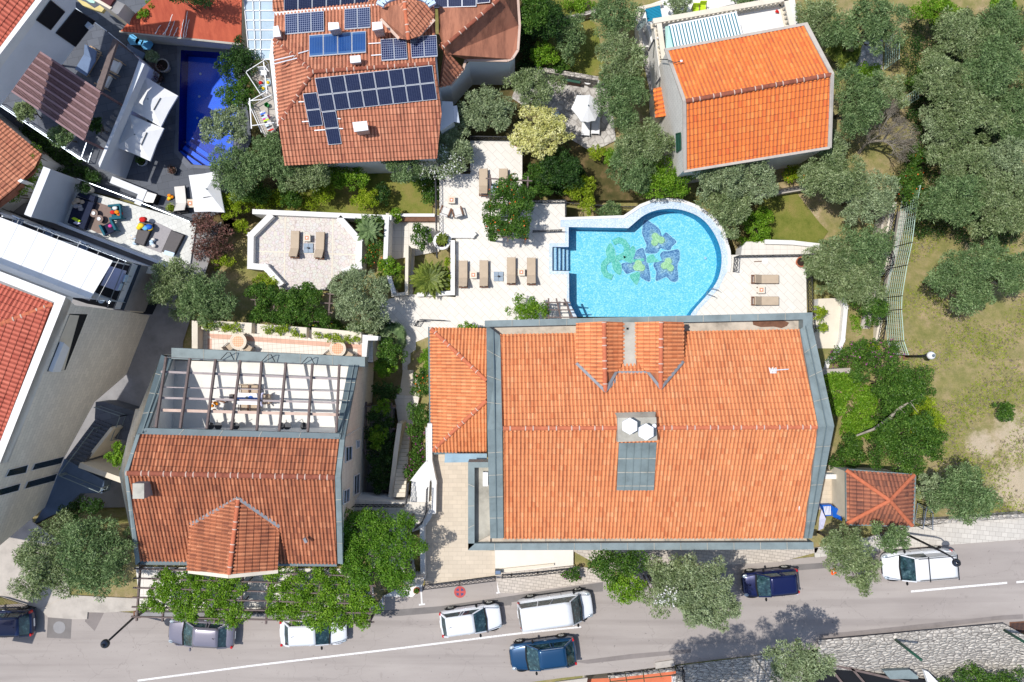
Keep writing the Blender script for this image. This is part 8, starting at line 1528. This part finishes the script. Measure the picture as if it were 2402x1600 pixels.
bx('bench', 'long white bench left of the potted olive, its shade painted blue-grey', 'bench', '1165,395 1340,492 1310,552 1160,430', (0, 0), -5.85, -5.35, '', .03, ('charcoal', 'cushion_blue')); bx('storage_box', 'grey service box beside the upper white parasol', 'box', '1262,570 1378,635 1340,705 1240,650', (0, 0), -5.85, -4.8, '', .02, ('concrete_dark', 'white_wall', 'lid'))  # the bench is white, its blue-grey colour is painted shade
for lb, s, r in (('left hexagonal blue table under the smooth orange roof', '1228,362', .46), ('small middle hexagonal blue stool', '1281,380', .31), ('right hexagonal blue table under the smooth orange roof', '1349,405', .46)):
    c = P(*Q(0, 0, s)[0], -5.4); t = thing('hexagonal_table', lb, 'table', (c.x, c.y, -5.85), 'hexagonal blue tables'); hx = [Vector((c.x + r * math.cos(math.pi / 3 * k), c.y + r * math.sin(math.pi / 3 * k), -5.4)) for k in range(6)]; obj('top', MB().prism(hx, .05, 'stoolblue'), t); obj('leg', MB().lathe([(r * .5, 0), (.06, .1), (.06, .42)], (c.x, c.y, -5.85), 'iron', 12), t)
# dining set on the roof terrace
Zd = lambda s: [(440 + float(a.split(',')[0]) * .10196, 860 + float(a.split(',')[1]) * .10204) for a in s.split()]
t = thing('dining_table', 'long white table with blue runner on the beamed roof terrace', 'table', P(*Zd('1350,740')[0], 0)); obj('top', block(MB(), Zd('1110,600 1610,615 1600,880 1100,870'), .76, .7, 'canvas'), t); obj('runner', block(MB(), Zd('1108,715 1608,725 1606,765 1104,752'), .768, .762, 'blue_run'), t); c = P(*Zd('1450,715')[0], .77); obj('centrepiece', MB().sphere(c, .16, 'blue_run', 12, (1, .8, .5)).sphere(c + Vector((-.25, 0, 0)), .1, 'zinc', 10), t, True)
for q in Zd('1140,640 1580,650 1570,850 1130,840'): obj('leg', MB().bar(P(*q, 0), P(*q, .7), .07, .07, 'wood'), t)
for lb, s, a in (('beige dining chair at the top left side of the white table', '1320,510', (0, 1)), ('beige dining chair at the top right side of the white table', '1540,510', (0, 1)), ('beige dining chair at the bottom left side of the white table', '1300,935', (0, -1)), ('beige dining chair at the bottom right side of the white table', '1530,940', (0, -1)), ('beige dining chair at the right end of the white table', '1815,745', (-1, 0))): chair(lb, *Zd(s)[0], 0, img_ang(*a), 'cushion', 'wood', 'dining chairs on the roof terrace', .56)
bx('stool', 'small grey square stool left of the white dining table', 'stool', *(' '.join(f'{(x)/K:.1f},{(y-800)/K:.1f}' for x, y in Zd('955,640 1040,640 1040,795 960,795')), (0, 2)), 0, .45, '', .01, ('wood', 'grey_pad'))
armchair('reddish wooden chair with orange towel on the roof terrace', *Zd('740,900')[0], 0, img_ang(-1, -.3), 'cushion_white', 'wood', .7); lump('towel', 'orange towel over the reddish chair on the roof terrace', 'towel', ' '.join(f'{x/K:.1f},{(y-800)/K:.1f}' for x, y in Zd('610,880')), (0, 2), .5, ('bag', 'bag', 'canvas'), .14, 5)
t = thing('parasol', 'folded white crescent-shaped parasol beside the dining table end', 'parasol', P(*Zd('1690,760')[0], 0)); pts = [P(*q, 1.0) for q in Zd('1750,600 1695,640 1680,740 1675,840 1720,915')]; obj('cloth', MB().tube(pts, [.04, .1, .12, .1, .04], 'canvas_lilac', 8), t, True); obj('stand', MB().tube([P(*Zd('1680,740')[0], 0), P(*Zd('1680,740')[0], 1.0)], .03, 'iron', 8), t)
for lb, x, y in (('round mosaic table on the left half of the front terrace', 558.6, 801), ('round mosaic table on the right half of the front terrace', 791.7, 818)):
    c = P(x, y, -1.25); t = thing('mosaic_table', lb, 'table', (c.x, c.y, -2), 'round mosaic tables'); b = Vector((c.x, c.y, -2)); obj('top', MB().lathe([(.56, .72), (.56, .76)], b, 'cream', 36), t); obj('inlay', MB().lathe([(.38, .76), (.38, .765)], b, 'mosaic_check', 32), t); mb = MB()
    for k in range(32): a = 2 * math.pi * k / 32; mb.box(b + Vector((.47 * math.cos(a), .47 * math.sin(a), .763)), (.03, .03, .006), 'ridge_inlay', a)
    obj('border_dots', mb, t); obj('leg', MB().lathe([(.3, 0), (.05, .06), (.05, .72)], b, 'iron', 14), t)
for lb, x, y, a in (('beige folding chair left of the left mosaic table', 538, 815, (1, -.8)), ('beige folding chair right of the left mosaic table', 583, 818, (-1, -.6)), ('beige folding chair left of the right mosaic table', 773, 832, (1, -.8)), ('beige folding chair right of the right mosaic table', 818, 834, (-1, -.6))): chair(lb, x, y, -2, img_ang(*a), 'cushion', 'iron', 'folding chairs at the mosaic tables', .5)
# wooden pergolas carrying the vines
def pergola(label, px, z0, h, nx, ny, mat='wood_grey', cat='pergola'):
    q = PZ(px, z0 + h); t = thing('pergola', label, cat, Vector((q[0].x, q[0].y, z0)))
    for k in range(nx): f = k / (nx - 1); e = (q[0].lerp(q[1], f), q[3].lerp(q[2], f)); d = (e[1] - e[0]).normalized() * .3; obj('beam', MB().bar(e[0] - d, e[1] + d, .1, .16, mat), t)
    for k in range(ny): f = k / (ny - 1); u = Vector((0, 0, .13)); e = (q[0].lerp(q[3], f) + u, q[1].lerp(q[2], f) + u); d = (e[1] - e[0]).normalized() * .3; obj('rafter', MB().bar(e[0] - d, e[1] + d, .08, .1, mat), t)
    for p in q: obj('post', MB().bar(p, Vector((p.x, p.y, z0)), .13, .13, mat), t)
pergola('dark wooden street pergola carrying the bright vines', Q(0, 3, '1290,520 3420,590 3400,1010 1260,960'), .05, 2.5, 10, 6); pergola('dark wooden arbor over the entrance landing', S('815,1222 958,1228 952,1345 815,1340'), .1, 2.6, 4, 4); pergola('wooden pergola under the dark vine below the octagon', S('600,680 775,690 770,755 600,750'), ZD, 2.0, 5, 4); pergola('grey timber pergola in the bush beside the pool', Q(2, 1, '340,1215 500,1215 560,1350 340,1350'), ZD, 2.0, 3, 3); pergola('dark pergola frame over the shaded passage garden', Q(1, 2, '1015,600 1250,610 1240,1000 1010,1000'), -4, 2.2, 3, 3); pergola('hidden timber arbor under the flowering climber', S('1150,420 1238,425 1232,560 1150,555'), ZD, 2.1, 3, 4)
slab('terrace', S('318,1330 870,1335 880,1425 330,1440'), .04, .5, 'deck2'); wall('garden_wall', 'low dark street wall under the vine pergola', Q(0, 3, '1260,945 2352,950') + Q(1, 3, '900,960'), 0, .5, .25, 'concrete_dark')
bx('garden_box', 'green roofed bench box against the grey stone wall', 'bench', '430,690 640,722 638,770 440,735', (2, 0), -5.95, -5.1, '', .02, ('wood', 'dkgreen', 'lid')); t = thing('round_table', 'small white round table beside the green bench box', 'table', P(*Q(2, 0, '695,762')[0], -5.95)); c = P(*Q(2, 0, '695,762')[0], -5.95); obj('top', MB().lathe([(.34, .66), (.34, .7)], c + Vector((0, 0, 0)), 'white_pl', 24), t); obj('leg', MB().lathe([(.2, 0), (.04, .05), (.04, .66)], c, 'iron', 12), t)
chair('small pale chair at the shaded edge of the stone patio', *Q(2, 0, '408,1058')[0], -5.95, img_ang(1, 0), 'lav', 'white_pl'); chair('pale yellow chair on the lower terrace at the top', *Q(2, 0, '1755,70')[0], -4.9, img_ang(0, 1), 'lime_c', 'wood'); chair('second pale yellow chair beside it, half hidden by the balustrade', *Q(2, 0, '1690,90')[0], -4.9, img_ang(0, 1), 'lime_c', 'wood')
t = thing('hose_rack', 'brown handled pole net lying on the right deck by the railing', 'pool net', P(*Q(2, 1, '2260,838')[0], ZD)); obj('handle', MB().bar(P(*Q(2, 1, '2230,838')[0], ZD + .05), P(*Q(2, 1, '2300,834')[0], ZD + .05), .05, .04, 'wood'), t); obj('net', MB().lathe([(.2, .02), (.22, .04)], P(*Q(2, 1, '2330,832')[0], ZD), 'white_pl', 16), t)
lump('shoes', 'red object on the balustrade of the awning terrace', 'cloth', '95,105', (3, 0), -2.8, ('red', 'red'), .1, 3)
